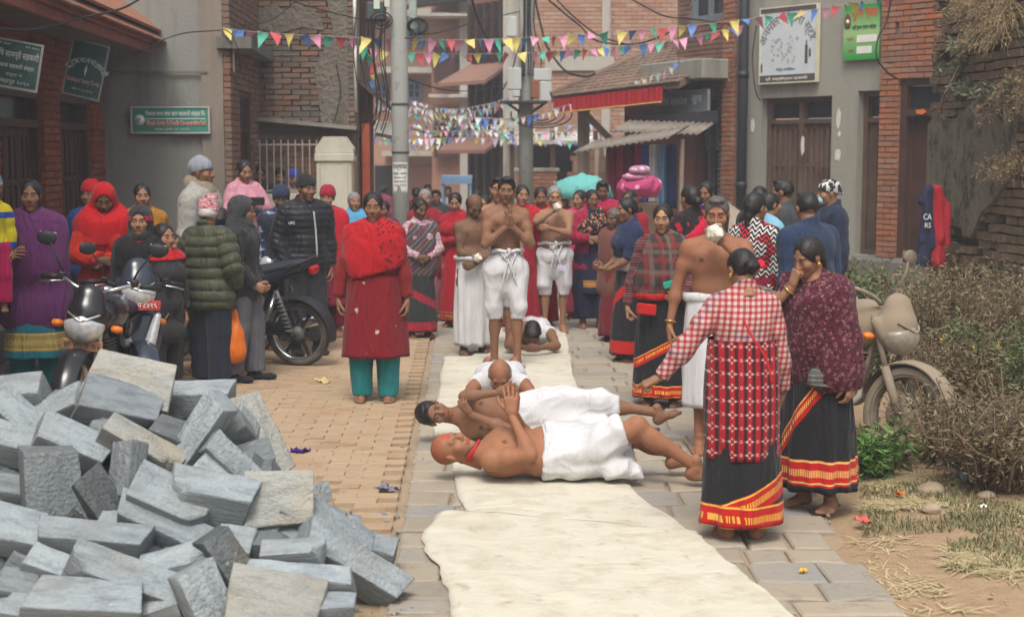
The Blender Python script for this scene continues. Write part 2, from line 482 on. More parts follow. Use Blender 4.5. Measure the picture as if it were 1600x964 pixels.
def skin_mat():
 if 'skin' in _mc: return _mc['skin']
 q = NT('skin', .52, .25)
 c = q.attr('Col'); n = q.noise(22, 5); n2 = q.noise(140, 2); c = q.mix(q.ma('MULTIPLY', q.ramp(q.noise(60, 4), [(.45,0),(.65,1)]), .3), c, q.mix(1.0, c, (.7,.6,.55), 'MULTIPLY'))
 c = q.mix(q.ma('MULTIPLY', n, .4), c, q.mix(1.0, c, (.72,.58,.52), 'MULTIPLY'))
 q.col(c); q.rough(q.ma('MULTIPLY_ADD', n, .3, .46)); q.bump(n2, .18, .002)
 q.b.inputs['Subsurface Weight'].default_value = .08; q.b.inputs['Subsurface Radius'].default_value = (.02,.008,.004); q.b.inputs['Subsurface Scale'].default_value = .4
 _mc['skin'] = q.m; return q.m
def hair_mat(c=(.012,.01,.009), name='hair_black'):
 if name in _mc: return _mc[name]
 q = NT(name, .45, .4)
 w = q.noise(60, 4, q.map(q.tc(), (1,.25,3))); q.col(q.mix(w, tuple(x*.6 for x in c), tuple(min(1, x*1.6) for x in c)))
 q.bump(w, .7, .006); _mc[name] = q.m; return q.m
class Fig:
 """joints in metres in the figure's own frame: faces -Y, its left is +X"""
 def __init__(s, H=1.6, sex='f', w=1.0, fat=0.0, skin='mid', lean=0, twist=0, hunch=0, head=(0,0,0), feet=.1, step=0, toes=8, sway=0, headdrop=0, hk=1.0):
  q = s.q = H/1.6; s.H = H; s.sex = sex; s.w = w; s.fat = fat; s.skin = SKIN[skin] if isinstance(skin, str) else skin
  s.hs = (.5+.5*q)*hk*.96
  J = s.J = {}
  le = R(lean); hu = R(lean+hunch)
  Z = A3(0,0,1)
  J['pelvis'] = A3(sway, 0, .88*q)
  d1 = A3(0, -math.sin(le), math.cos(le)); d2 = A3(0, -math.sin(hu), math.cos(hu))
  J['waist'] = J['pelvis']+d1*.15*q
  J['chest'] = J['waist']+(d1+d2)/2*.17*q
  nb = J['chest']+d2*.175*q; J['neck'] = nb
  tw = R(twist); side = A3(math.cos(tw), math.sin(tw), 0)
  s.side = side; s.up = unit(d2); s.front = unit(np.cross(s.side, s.up)*1.0)   # points to -Y when upright
  if s.front[1] > 0: s.front = -s.front
  sw = (.152 if sex == 'm' else .134)*q*w
  for n, k in (('L', 1), ('R', -1)): J['sh'+n] = nb+side*k*sw-s.up*.084*q
  y, p, t = head     # yaw (+ to its left), pitch (+ down), tilt
  Rh = (Matrix.Rotation(R(y)+tw, 3, 'Z') @ Matrix.Rotation(R(p)+hu*.35, 3, 'X') @ Matrix.Rotation(R(t), 3, 'Y'))
  s.Rh = A3([list(r) for r in Rh])
  nd = unit(s.up*.8+A3(0,0,.2)+A3(0,-.12,0)-A3(0,math.sin(R(p))*.35,0))
  J['head'] = nb+nd*.128*s.hs-Z*headdrop
  for n, k in (('L', 1), ('R', -1)):
   J['hip'+n] = J['pelvis']+A3(k*.085*q, 0, -.04*q)
   st = step*k
   J['ank'+n] = A3(k*feet*q, -st, .075*q)
   m = (J['hip'+n]+J['ank'+n])/2; m[1] -= .012+abs(st)*.12; m[0] += k*.005; m[2] += .02
   J['knee'+n] = m
  s.toed = {'L': A3(math.sin(R(toes)), -math.cos(R(toes)), 0), 'R': A3(-math.sin(R(toes)), -math.cos(R(toes)), 0)}
  s.hand = {}
  s.arm('L', (.22,-.02,.80)); s.arm('R', (-.22,-.02,.80))
 def arm(s, n, wr, pole=None, hdir=None, palm=None, hand='relaxed', scale=True, U=.265, L=.235):
  """two-bone arm: wr = wrist (for a 1.6 m figure), pole = where the elbow tends"""
  k = 1 if n == 'L' else -1; q = s.q; a = s.J['sh'+n]; w = A3(wr)*(q if scale else 1)
  u, l = U*q, L*q; d = w-a; D = np.linalg.norm(d)
  if D > (u+l)*.995: w = a+d/D*(u+l)*.995; d = w-a; D = np.linalg.norm(d)
  x = (u*u-l*l+D*D)/(2*D); hgt = math.sqrt(max(u*u-x*x, 0)); e = d/D
  pv = A3(pole) if pole is not None else A3(k*.4, .8, -.4)
  pv = pv-e*np.dot(pv, e); pv = unit(pv)
  s.J['el'+n] = a+e*x+pv*hgt; s.J['wr'+n] = w
  hd = unit(hdir) if hdir is not None else unit(w-s.J['el'+n])
  pm = A3(palm) if palm is not None else A3(-k, 0, 0)
  s.hand[n] = (hd, pm, hand)
  return s
 def parts(s):
  q, J, w = s.q, s.J, s.w; f = s.front; U = s.up; sd = s.side; fat = s.fat
  Fm = np.stack([sd, -f, U], 1); k = .035*q
  m = s.sex == 'm'
  hipw = (.150 if m else .165)*q*w
  Pp = {}
  up0 = unit(J['waist']-J['pelvis']); F0 = frame(up0, -f)
  T_ = [E(J['pelvis'], ((hipw+fat*.4), (.108*q+fat*.6), .13*q), k, F0),
              E(J['waist']-f*0.005, ((.128*q*w+fat*.9), (.095*q+fat*.9), .15*q), k, F0),
              E(J['chest']+U*.0, ((.150 if m else .142)*q*w+fat*.5, .105*q+fat*.5, .165*q), k, Fm),
              C(J['shL'], J['shR'], .052*q, k=.03*q), C(J['neck']-U*.02+f*-.01, (J['shL']*.72+J['neck']*.28), .045*q, .042*q, .03), C(J['neck']-U*.02, (J['shR']*.72+J['neck']*.28), .045*q, .042*q, .03),
              C(J['neck']-U*.04, J['head']-s.Rh[:, 2]*.07*s.hs+s.Rh[:, 1]*.025, (.056 if m else .048)*s.hs, (.05 if m else .043)*s.hs, .025)]
  if fat: T_.append(E(J['waist']+f*(.035*q+fat*.5)-U*.03, (.10*q+fat*.6, .07*q+fat*.8, .11*q), .05, F0))
  if m:
   for kk in (1, -1): T_.append(E(J['chest']+sd*kk*.066*q*w+f*.066*q+U*.045*q, (.066*q, .034*q, .05*q), .02, Fm)); T_.append(E(J['chest']+sd*kk*.075*q-f*.07*q+U*.05*q, (.06*q, .035*q, .08*q), .03, Fm))
   T_.append(C(J['neck']+f*.035*q-U*.045*q, J['shL']+f*.02, .012*q, k=.015)); T_.append(C(J['neck']+f*.035*q-U*.045*q, J['shR']+f*.02, .012*q, k=.015))
  else:
   for kk in (1, -1): T_.append(E(J['chest']+sd*kk*.068*q*w+f*.085*q-U*.02*q, (.062*q, .055*q, .062*q), .03, Fm))
  Pp['torso'] = T_
  mk = 1.0 if m else .93
  for n in 'LR':
   kk = 1 if n == 'L' else -1
   a, e, wr = J['sh'+n], J['el'+n], J['wr'+n]
   Pp['ua'+n] = [E(a+(e-a)*.1, A3(.051,.053,.06)*q*mk, .035), C(a, e, .047*q*mk, .038*q*mk, .02), E(a+(e-a)*.45, A3(.046,.046,.046)*q*mk, .03)]
   Pp['fa'+n] = [C(e, wr, .037*q*mk, .024*q, .015), E(e+(wr-e)*.25, A3(.042,.042,.042)*q*mk, .03)]
   h_, kn, an = J['hip'+n], J['knee'+n], J['ank'+n]
   Pp['th'+n] = [C(h_, kn, .086*q, .052*q, .03), E(h_+(kn-h_)*.3, A3(.088,.088,.1)*q, .03)]
   d = unit(an-kn); bk = -s.toed[n]; bk = bk-d*np.dot(bk, d); bk = unit(bk) if np.linalg.norm(bk) > .05 else A3(0,1,0)
   Pp['sn'+n] = [E(kn, A3(.052,.052,.055)*q, .02), C(kn, an, .045*q, .031*q, .02), E(kn+(an-kn)*.3+bk*.018*q, A3(.047,.047,.085)*q, .03, frame(d, bk))]
  s.P = Pp; return Pp
 def foot_frame(s, n):
  t = s.toed[n]; up = s.J['knee'+n]-s.J['ank'+n]; up = s.footup[n] if hasattr(s, 'footup') else A3(0,0,1)
  y = -unit(t); z = up-y*np.dot(up, y); z = unit(z); x = np.cross(y, z)
  return np.stack([x, y, z], 1)
 def body(s, h=.012, shoes=None, hide=()):
  """one mesh: trunk and limbs from one field, with head, hands and feet grown in"""
  Pp = s.parts(); pr = []
  for kx, v in Pp.items():
   if kx in hide: continue
   pr += v
  F = field_of(pr, h); V, Q = F.mesh(); V = relax(V, Q, 1, .4)
  Vs, Qs, Cs = [V], [Q], [None]; off = len(V); sk = np.array(s.skin)
  n1 = nz(V, 9, 1)[:, None]; c = sk*(1+.10*n1)*np.array([1, 1-.02, 1-.04]);
  if s.sex == 'm':
   Fm = s.J
   for kk in (1, -1):
    p = Fm['chest']+s.side*kk*.085*s.q*s.w+s.front*.10*s.q+s.up*.02*s.q
    d = V-p; d = d-np.outer(d@s.front, s.front); r = np.sqrt((d**2).sum(1)); ok = (r < .014) & (((V-s.J['chest'])@s.front) > .03)
    c[ok] = sk*.45
   p = Fm['waist']-s.up*.03; d = V-p; d = d-np.outer(d@s.front, s.front); r = np.sqrt((d**2).sum(1)); ok = (r < .011) & (((V-s.J['waist'])@s.front) > .03); c[ok] = sk*.35
  Cs[0] = c
  def addt(V2, Q2, M, t, sc, mirror=False, col=None):
   nonlocal off
   W2 = V2.copy()*sc
   if mirror: W2[:, 0] *= -1; Q2 = Q2[:, ::-1]
   W2 = W2@M.T+t
   Vs.append(W2); Qs.append(Q2+off); off += len(W2); Cs.append(col if col is not None else sk*(1+.08*nz(W2, 12, 2)[:, None]))
  Vh, Qh, code = T('head_m' if s.sex == 'm' else 'head_f')
  ch = np.tile(sk, (len(Vh), 1))*(1+.09*nz(Vh, 24, 3)[:, None])
  hc = np.array(getattr(s, 'haircol', (.012,.01,.009)))
  ch[code == 1] = sk*np.array([.92,.58,.56]); ch[code == 2] = hc*.8+sk*.12; ch[code == 3] = (.33,.29,.26); ch[code == 4] = (.02,.012,.01); ch[code == 5] = sk*.35
  if getattr(s, 'closed', False): ch[(code == 3) | (code == 4)] = sk*.8
  if getattr(s, 'stubble', 0): ch[code == 6] = ch[code == 6]*(1-s.stubble)+hc*s.stubble
  if getattr(s, 'tika', None) is not None: ch[code == 7] = np.array(s.tika)*.8+ch[code == 7]*.2
  if getattr(s, 'scalp', None) is not None: ch[code == 8] = np.array(s.scalp)
  addt(Vh, Qh, s.Rh, s.J['head'], s.hs, col=ch)
  for n in 'LR':
   kk = 1 if n == 'L' else -1
   if n not in getattr(s, 'nohand', ''):
    hd, pm, tp = s.hand[n]; V2, Q2 = T(tp)
    z = hd; y = -(pm-z*np.dot(pm, z)); y = unit(y); x = np.cross(y, z)
    addt(V2, Q2, np.stack([x, y, z], 1), s.J['wr'+n]+hd*.012, s.q*.98 if s.q > .8 else s.q, mirror=(n == 'L'))
   if shoes != 'none':
    V2, Q2 = T('foot')
    addt(V2, Q2, s.foot_frame(n), s.J['ank'+n], s.q, mirror=(n == 'L'))
  me = mesh_np('body', np.concatenate(Vs), np.concatenate(Qs), True, np.concatenate(Cs), [skin_mat()])
  return me
def cloth_disp(V, Q, amp, freq=14, dirv=(0,0,1), aniso=3.0, seed=0):
 """folds: ridges that run along dirv"""
 N = vnormals(V, Q); d = unit(dirv); W_ = V-np.outer(V@d, d)*(1-1/aniso)
 a = nz(W_, freq, seed); b = nz(W_, freq*2.1, seed+5); r = (.6-1.6*np.abs(a)**.85)*.8+(.4-1.3*np.abs(b)**.85)*.35
 return V+N*(r*amp)[:, None]
def garment(name, fig, mat, use, infl, parent, h=.013, extra=(), clips=(), amp=.006, freq=13, dirv=(0,0,1), aniso=3, seed=0, quilt=None, post=None, subs=(), rl=1):
 pr = []
 for u in use: pr += fig.P[u]
 F = Field(*_bb(list(pr)+list(extra), infl+.06), h)
 for p in pr: F.prim(p, infl)
 for p in extra: F.prim(p, 0)
 for p in subs: F.prim(p, 0, 's')
 for c in clips: F.clip(*c)
 V, Q = F.mesh()
 if not len(V): return None
 V = relax(V, Q, rl, .5)
 if amp: V = cloth_disp(V, Q, amp, freq, dirv, aniso, seed)
 if quilt:
  N = vnormals(V, Q); t = np.abs(np.sin(math.pi*(V@unit(quilt[2]) if len(quilt) > 2 else V[:, 2])/quilt[0]+.35*nz(V, 6, seed)))
  V = V+N*((np.sqrt(t)-.65)*quilt[1])[:, None]
 if post: V = post(V)
 return obj(name, mesh_np(name, V, Q, True, None, [mat]), parent)
def _bb(prims, pad):
 lo = np.full(3, 9e9); hi = -lo
 for p in prims:
  if p[0] == 'c': r = max(p[3], p[4]); a, b = np.minimum(p[1], p[2])-r, np.maximum(p[1], p[2])+r
  else: e = np.sqrt(((p[2]*p[3])**2).sum(1)); a, b = p[1]-e, p[1]+e
  lo = np.minimum(lo, a); hi = np.maximum(hi, b)
 return lo-pad, hi+pad
def skirt(name, mat, parent, z0, z1, r0, r1, cen=(0,0), n=72, rings=26, pleats=14, amp=.018, seed=0, belly=0.0, lift=0.0, shift=(0,0), amp0=.1, bulge=0):
 """cloth tube from waist z0 down to hem z1; radii (side, depth) at both ends; pleats deepen downwards"""
 V = []; Fq = []
 ph = [random.uniform(0, 6.28) for _ in range(4)]
 for i in range(rings+1):
  t = i/rings; z = z0+(z1-z0)*t
  e = t**.8; a = r0[0]+(r1[0]-r0[0])*e+bulge*math.sin(math.pi*t); b = r0[1]+(r1[1]-r0[1])*e+bulge*math.sin(math.pi*t)
  A = amp*(amp0+(1-amp0)*t)
  for k in range(n):
   th = 2*math.pi*k/n
   f = .55*math.sin(th*pleats+ph[0]+.6*math.sin(th*3+ph[1])+t*.5)+.45*math.sin(th*(pleats*.55)//1*1.0+ph[2]+2*math.sin(th*2+t))*1.0
   f += .3*math.sin(5*th+ph[3]+6*t)
   rr = 1+0; x = math.cos(th)*(a+A*f); y = math.sin(th)*(b+A*f)
   zz = z+(lift*math.cos(th+1)*t)+A*.25*math.sin(th*7+ph[1])*(t > .9)
   V.append((cen[0]+shift[0]*t+x, cen[1]+shift[1]*t+y-belly*math.sin(math.pi*min(1, t*2))*(math.sin(th) < 0)*abs(math.sin(th)), zz))
 for i in range(rings):
  for k in range(n):
   k2 = (k+1) % n; Fq.append((i*n+k, (i+1)*n+k, (i+1)*n+k2, i*n+k2))
 # hem turned inwards
 m = len(V)
 for s_ in (1, 2):
  for k in range(n):
   x, y, z = V[rings*n+k]; cx, cy = cen[0]+shift[0], cen[1]+shift[1]
   V.append((cx+(x-cx)*(1-.05*s_), cy+(y-cy)*(1-.05*s_), z+.004+.1*(s_-1)))
 for s_ in (0, 1):
  a0 = rings*n if s_ == 0 else m; b0 = m if s_ == 0 else m+n
  for k in range(n):
   k2 = (k+1) % n; Fq.append((a0+k, b0+k, b0+k2, a0+k2))
 return obj(name, mesh_np(name, np.array(V), np.array(Fq), True, None, [mat]), parent)
def hair_template(kind, h=.005):
 cr = E((0,.013,.033), (.0795,.099,.087), .01)
 face = E((0,-.105,-.022), (.075,.088,.09), .010)
 if kind == 'short':
  pr = [cr, E((0,-.04,.1), (.05,.05,.022), .02)]; sb = [face, C((.09,.0,-.03), (.1,-.04,0), .035, k=.01), C((-.09,.0,-.03), (-.1,-.04,0), .035, k=.01), E((0,-.12,0), (.09,.075,.075), .01)]; cl = [((0,0,-.045), (0,.35,-1))]
 elif kind == 'bob':
  pr = [cr, C((0,.05,0), (0,.055,-.06), .075, .05, .02)]; sb = [face]; cl = [((0,0,-.10), (0,0,-1)), ((0,-.085,0), (0,-1,0))]
 elif kind == 'thin':
  pr = [E((0,.02,.01), (.084,.1,.07), .01)]; sb = [E((0,-.09,.0), (.09,.1,.1), .012), E((0,.0,.11), (.07,.1,.065), .01)]; cl = [((0,0,-.05), (0,.3,-1))]
 elif kind == 'bun':
  pr = [cr, C((0,.06,-.01), (0,.085,-.03), .06, .04, .03), E((0,.125,-.025), (.045,.034,.045), .012)]; sb = [face, E((0,-.11,.04), (.032,.05,.06), .02)]; cl = [((0,0,-.06), (0,.15,-1)), ((0,-.083,0), (0,-1,0))]
 elif kind == 'tied':
  pr = [cr, C((0,.06,-.01), (0,.075,-.06), .055, .04, .03), C((0,.085,-.07), (0,.09,-.22), .028, .016, .02)]; sb = [face, E((0,-.11,.04), (.03,.05,.06), .02)]; cl = [((0,-.083,0), (0,-1,0))]
 elif kind == 'topknot':
  pr = [cr, C((0,.02,.12), (0,.02,.145), .016, .02, .01)]; sb = [face, E((0,-.12,0), (.09,.075,.075), .01)]; cl = [((0,0,-.05), (0,.3,-1))]
 elif kind == 'beanie':
  pr = [E((0,.012,.045), (.088,.106,.088), .01), C((-.02,.01,.09), (.02,.02,.095), .05, .045, .03)]; sb = [E((0,-.115,-.03), (.09,.06,.065), .008)]; cl = [((0,0,.012), (0,-.25,-1))]
 elif kind == 'topi':
  pr = [C((0,.012,.03), (0,.01,.15), .094, .08, .005)]; sb = []; cl = [((0,0,.028), (0,.05,-1)), ((0,0,.165), (.28,.0,1))]
 elif kind == 'hood':
  pr = [E((0,.02,.03), (.1,.118,.108), .02), C((0,.04,-.03), (0,.05,-.14), .1, .12, .03, ((0,1,0), .8)), C((0,-.03,-.11), (0,0,-.15), .07, .1, .03)]; sb = [E((0,-.13,-.01), (.062,.13,.088), .012)]; cl = []
 elif kind == 'wrap':   # shawl over the head
  pr = [E((0,.02,.035), (.092,.112,.1), .02), C((.05,.03,0), (.09,.03,-.16), .05, .07, .03), C((-.05,.03,0), (-.09,.03,-.16), .05, .07, .03), C((0,.06,-.05), (0,.08,-.18), .08, .1, .03)]; sb = [E((0,-.12,-.02), (.066,.125,.1), .012)]; cl = []
 elif kind == 'bandana':
  pr = [E((0,.012,.045), (.09,.107,.085), .01), E((0,.11,.0), (.03,.025,.03), .02)]; sb = [E((0,-.115,-.03), (.09,.06,.065), .008)]; cl = [((0,0,.01), (0,-.3,-1))]
 F = field_of(pr, h, subs=sb, clips=cl, pad=.03); V, Q = F.mesh(); V = relax(V, Q, 2, .5)
 if kind in ('beanie',): V = cloth_disp(V, Q, .003, 60, (0,0,1), 4)
 elif kind in ('hood', 'wrap', 'topi', 'bandana'): V = cloth_disp(V, Q, .005, 22, (0,.3,1), 2, 3)
 else: V = cloth_disp(V, Q, .0035, 55, (0,.7,1), 5, 2)
 return V, Q
def headgear(fig, kind, mat, parent, name='hair', sc=1.0):
 key = 'hg_'+kind
 if key not in _T: _T[key] = hair_template(kind)
 V, Q = _T[key]; W_ = (V*sc*fig.hs)@fig.Rh.T+fig.J['head']
 o = obj(name, mesh_np(name, W_, Q, True, None, [mat]), parent); return o
# ================================================================ MATERIALS OF THE SETTING
def pos(q): return q.n.new('ShaderNodeNewGeometry').outputs['Position']
def brick_mat(name, stops, grime=(.1,.09,.08), g=.5, rough=.9, gs=1.2):
 if name in _mc: return _mc[name]
 q = NT(name, rough, .15); r = q.rnd()
 c = q.ramp(r, [(i/(len(stops)-1) if len(stops) > 1 else 0, s_) for i, s_ in enumerate(stops)])
 c = q.mix(q.ma('MULTIPLY', q.noise(35, 5, pos(q)), .5), c, q.mix(1.0, c, (.55,.5,.48), 'MULTIPLY'))
 gr = q.ramp(q.noise(gs, 7, pos(q), .65), [(.48, 0), (.68, 1)])
 c = q.mix(q.ma('MULTIPLY', gr, g), c, grime); q.col(c); q.bump(q.noise(60, 5, pos(q)), .5, .006); _mc[name] = q.m; return q.m
def plaster(name, c1, c2, streak=(.1,.09,.08), sa=.5, sc=1.0):
 if name in _mc: return _mc[name]
 q = NT(name, .92, .12); p = pos(q)
 c = q.mix(q.noise(.9*sc, 8, p, .65), c1, c2)
 c = q.mix(q.ma('MULTIPLY', q.ramp(q.noise(2.2*sc, 6, q.map(p, (1.6,1.6,.22)), .6), [(.5, 0), (.72, 1)]), sa), c, streak)
 c = q.mix(q.ma('MULTIPLY', q.ramp(q.noise(7*sc, 4, p), [(.58, 0), (.66, 1)]), .25), c, tuple(min(1, x*1.35) for x in c2))
 q.col(c); q.bump(q.noise(28, 6, p), .5, .012); _mc[name] = q.m; return q.m
M_mortar = plaster('mortar', (.27,.23,.19), (.2,.17,.14))
M_dirt = None
def ground_mats():
 global M_dirt, M_pave, M_slab, M_bed
 q = NT('dirt', .97, .1); p = pos(q)
 c = q.mix(q.noise(1.1, 8, p, .6), (.30,.205,.125), (.40,.29,.18)); c = q.mix(q.ma('MULTIPLY', q.ramp(q.noise(14, 6, p), [(.5, 0), (.7, 1)]), .5), c, (.24,.17,.105))
 q.col(c); q.bump(q.ma('ADD', q.noise(9, 8, p), q.ma('MULTIPLY', q.noise(70, 4, p), .4)), .8, .03); M_dirt = q.m
 q = NT('paving_brick', .93, .15); p = pos(q); r = q.rnd()
 c = q.ramp(r, [(0, (.32,.20,.12)), (.3, (.36,.24,.145)), (.6, (.40,.285,.18)), (.85, (.35,.23,.135)), (1, (.29,.2,.13))])
 c = q.mix(q.ma('MULTIPLY', q.ramp(q.noise(1.6, 8, p, .6), [(.30, 0), (.56, 1)]), .82), c, (.40,.30,.20))
 c = q.mix(q.ma('MULTIPLY', q.ramp(q.noise(5, 7, p, .7), [(.56, 0), (.7, 1)]), .45), c, (.22,.14,.08))
 q.col(c); q.bump(q.noise(40, 6, p), .6, .01); M_pave = q.m
 q = NT('paving_stone', .9, .2); p = pos(q); r = q.rnd()
 c = q.ramp(r, [(0, (.25,.22,.18)), (.25, (.34,.29,.22)), (.5, (.26,.255,.24)), (.75, (.37,.315,.235)), (1, (.28,.26,.22))])
 c = q.mix(q.ma('MULTIPLY', q.ramp(q.noise(2.4, 8, p, .6), [(.4, 0), (.65, 1)]), .5), c, (.36,.30,.22))
 c = q.mix(q.ma('MULTIPLY', q.ramp(q.noise(9, 8, p, .7), [(.55, 0), (.72, 1)]), .55), c, (.17,.135,.10))
 q.col(c); q.bump(q.noise(20, 8, p, .65), .7, .015); M_slab = q.m
 M_bed = plaster('sandy_joint', (.30,.225,.145), (.36,.275,.185))
ground_mats()
# ================================================================ GROUND
def ex(Y, side):  return (-.36-.03*Y) if side < 0 else (1.34+.032*Y)
def build_ground():
 n = 90; V = []; Fq = []
 xs = np.concatenate([np.linspace(-120, -7, 10), np.linspace(-6, 9, 70), np.linspace(10, 120, 10)]); ys = np.concatenate([np.linspace(-30, 1, 6), np.linspace(2, 24, 80), np.linspace(26, 260, 20)])
 X, Y = np.meshgrid(xs, ys, indexing='ij'); Pn = np.stack([X.ravel(), Y.ravel(), 0*X.ravel()], 1)
 e = Pn[:, 0]-(1.34+.032*Pn[:, 1])
 up = np.clip(e, 0, 3)*.055*np.clip((22-Pn[:, 1])/8, 0, 1)
 Pn[:, 2] = -.03+np.where(e > .05, up+.02+.02*nz(Pn, 2.1)+.012*nz(Pn, 7, 2), 0)*np.clip((40-Pn[:, 1])/10, 0, 1)
 I = np.arange(len(Pn)).reshape(len(xs), len(ys))
 Q = np.stack([I[:-1,:-1].ravel(), I[1:,:-1].ravel(), I[1:,1:].ravel(), I[:-1,1:].ravel()], 1)
 tag(obj('ground', mesh_np('ground', Pn, Q, True, None, [M_dirt])), kind='structure')
build_ground()
def ground_z(x, y):
 e = x-(1.34+.032*y)
 return -.03+((min(max(e, 0), 3)*.055*min(max((22-y)/8, 0), 1)+.02) if e > .05 else 0)
def brick_paving():
 bed = MB(); bed.add([(-7,3.5,-.02), (-.36-.105,3.5,-.02), (-.36-.72,24,-.02), (-7,24,-.02)], [(0,1,2,3)])
 base = tag(bed.build('brick_paving', M_bed), kind='structure')
 var = []
 for i in range(6):
  m = MB(); m.box((0,0,0), (.2215,.1045,.05), bev=.004)
  for v in m.v: v.x += random.uniform(-.003,.003); v.y += random.uniform(-.003,.003); v.z += random.uniform(-.002,.002)
  var.append(m.mesh('brick', M_pave))
 rest = MB(); cnt = 0; y = 5.2; row = 0
 cand = []
 while y < 21:
  x = ex(y, -1)-.13-(row % 2)*.11
  while x > -4.6:
   cand.append((x, y)); x -= .224
  y += .107; row += 1
 def vis(c): # in view and not behind the heap
  px = 800+c[0]/c[1]*F_PX
  return -20 < px and not (px < 560 and c[1] < 7.6) and not (px < 500 and c[1] < 8.4)
 cand = [c for c in cand if vis(c)]; cand.sort(key=lambda c: c[1])
 for i, (x, y) in enumerate(cand):
  z = random.uniform(-.002, .002)-.020+.004*math.sin(x*3+y*2); a = random.uniform(-.02,.02)
  if i < 300:
   o = obj('brick', var[i % 6], base, (x, y, z)); o.rotation_euler = (random.uniform(-.015,.015), random.uniform(-.01,.01), a)
  else:
   rest.box((x, y, z), (.2215,.1045,.05), rot=Euler((random.uniform(-.015,.015), 0, a)))
 tag(rest.build('brickwork', M_pave, base), kind='stuff')
brick_paving()
def stone_paving():
 bed = MB(); bed.add([(-.47,3.5,-.012), (1.46,3.5,-.012), (2.3,26,-.012), (-1.14,26,-.012)], [(0,1,2,3)])
 base = tag(bed.build('stone_pavement', M_bed), kind='structure')
 y = 5.0; n = 0; rest = MB()
 while y < 24:
  d = random.uniform(.18,.33) if y < 15 else random.uniform(.3,.5)
  x = ex(y, -1)+.02
  x1 = ex(y, 1)+(.5 if y > 12 else 0)+random.uniform(-.06,.08)
  while x < x1-.1:
   w = random.uniform(.18,.52); w = min(w, x1-x)
   if x1-x-w < .15: w = x1-x
   g = .008; j = lambda s=.022: random.uniform(-s, s)
   b = [(x+g+j(.006), y+g+j()), (x+w*.5, y+g+j()), (x+w-g+j(.006), y+g+j()), (x+w-g+j(.006), y+d-g+j()), (x+w*.5, y+d-g+j()), (x+g+j(.006), y+d-g+j())]
   t = random.uniform(-.006,.004); sl = random.uniform(-.007,.007)
   c = Vector((x+w/2, y+d/2, 0)); m = MB(); k = len(b); e = .012
   top = [Vector((px_-c.x, py_-c.y, t+sl*(px_-x)/w)) for px_, py_ in b]
   ins = [Vector((v.x*(1-e/(w/2)), v.y*(1-e/(d/2)), v.z+.008)) for v in top]
   low = [Vector((v.x, v.y, -.05)) for v in top]
   fs = [tuple(range(k))]+[(i, (i+1) % k, k+(i+1) % k, k+i)[::-1] for i in range(k)]+[(k+i, k+(i+1) % k, 2*k+(i+1) % k, 2*k+i)[::-1] for i in range(k)]
   if n < 290:
    m.add(ins+top+low, fs); m.build('paving_stone', M_slab, base, loc=c)
   else: rest.add([v+c for v in ins+top+low], fs)
   n += 1; x += w
  y += d
 tag(rest.build('stonework', M_slab, base), kind='stuff')
stone_paving()
# ================================================================ WALL FRAMES
class Wall:
 """upright plane from A to B; local x runs along it, local -y points out of it to the right of A>B"""
 def __init__(s, A, B):
  s.A = Vector((A[0], A[1], 0)); s.B = Vector((B[0], B[1], 0)); s.u = (s.B-s.A).normalized(); s.L = (s.B-s.A).length
  s.rz = math.atan2(s.u.y, s.u.x); s.n = Vector((s.u.y, -s.u.x, 0))
 def at(s, px, py, off=0):
  """local (x, z) where the ray of a photograph point meets the plane moved out by off"""
  o = Vector((0,0,CAM_Z)); d = P(px, py, 1.0)-o; A = s.A+s.n*off
  t = (A-o).dot(s.n)/d.dot(s.n); h = o+d*t
  return (h-A).dot(s.u), h.z
 def thing(s, name, label, cat, group=None): return thing(name, label, cat, s.A, s.rz, group)
def lay_bricks(parent, x0, x1, z0, z1, mat, holes=(), bl=.225, bh=.062, bd=.1, gap=.010, maxn=300, rough=.004, name='brick', y=0, prio=None, missing=0.0, cnt0=0):
 var = []
 for i in range(5):
  m = MB(); m.box((0,0,0), (1,bd,1), bev=.0)
  m2 = MB(); m2.box((0,0,0), (bl,bd,bh), bev=.004)
  for v in m2.v: v.x += random.uniform(-rough, rough)*.6; v.y += random.uniform(-rough, rough)*.6; v.z += random.uniform(-rough, rough)*.5
  var.append(m2.mesh('brick', mat))
 items = []; row = 0; z = z0
 while z+bh*.6 < z1:
  x = x0-(row % 2)*(bl+gap)/2
  while x < x1:
   a, b = max(x, x0), min(x+bl, x1)
   segs = [(a, b)] if b-a > .03 else []
   for h in holes:
    if z+bh > h[2]+.005 and z < h[3]-.005:
     ns = []
     for (p, q_) in segs:
      if q_ <= h[0] or p >= h[1]: ns.append((p, q_)); continue
      if h[0]-p > .03: ns.append((p, h[0]))
      if q_-h[1] > .03: ns.append((h[1], q_))
     segs = ns
   for (p, q_) in segs:
    if random.random() >= missing: items.append(((p+q_)/2, z+bh/2, q_-p))
   x += bl+gap
  z += bh+gap; row += 1
 if prio: items.sort(key=prio)
 rest = MB()
 for i, (x, z, l) in enumerate(items):
  yy = y-bd/2+.5*bd*0+random.uniform(-rough, rough)+.04
  if i < maxn-cnt0:
   o = obj(name, var[i % 5], parent, (x, yy, z)); o.scale = (l/bl, 1, 1); o.rotation_euler = (random.uniform(-.01,.01), random.uniform(-.012,.012), random.uniform(-.012,.012)*min(1, rough*200))
  else: rest.box((x, yy, z), (l, bd, bh))
 if rest.v: tag(rest.build('brickwork', mat, parent), kind='stuff')
 return min(len(items), maxn)
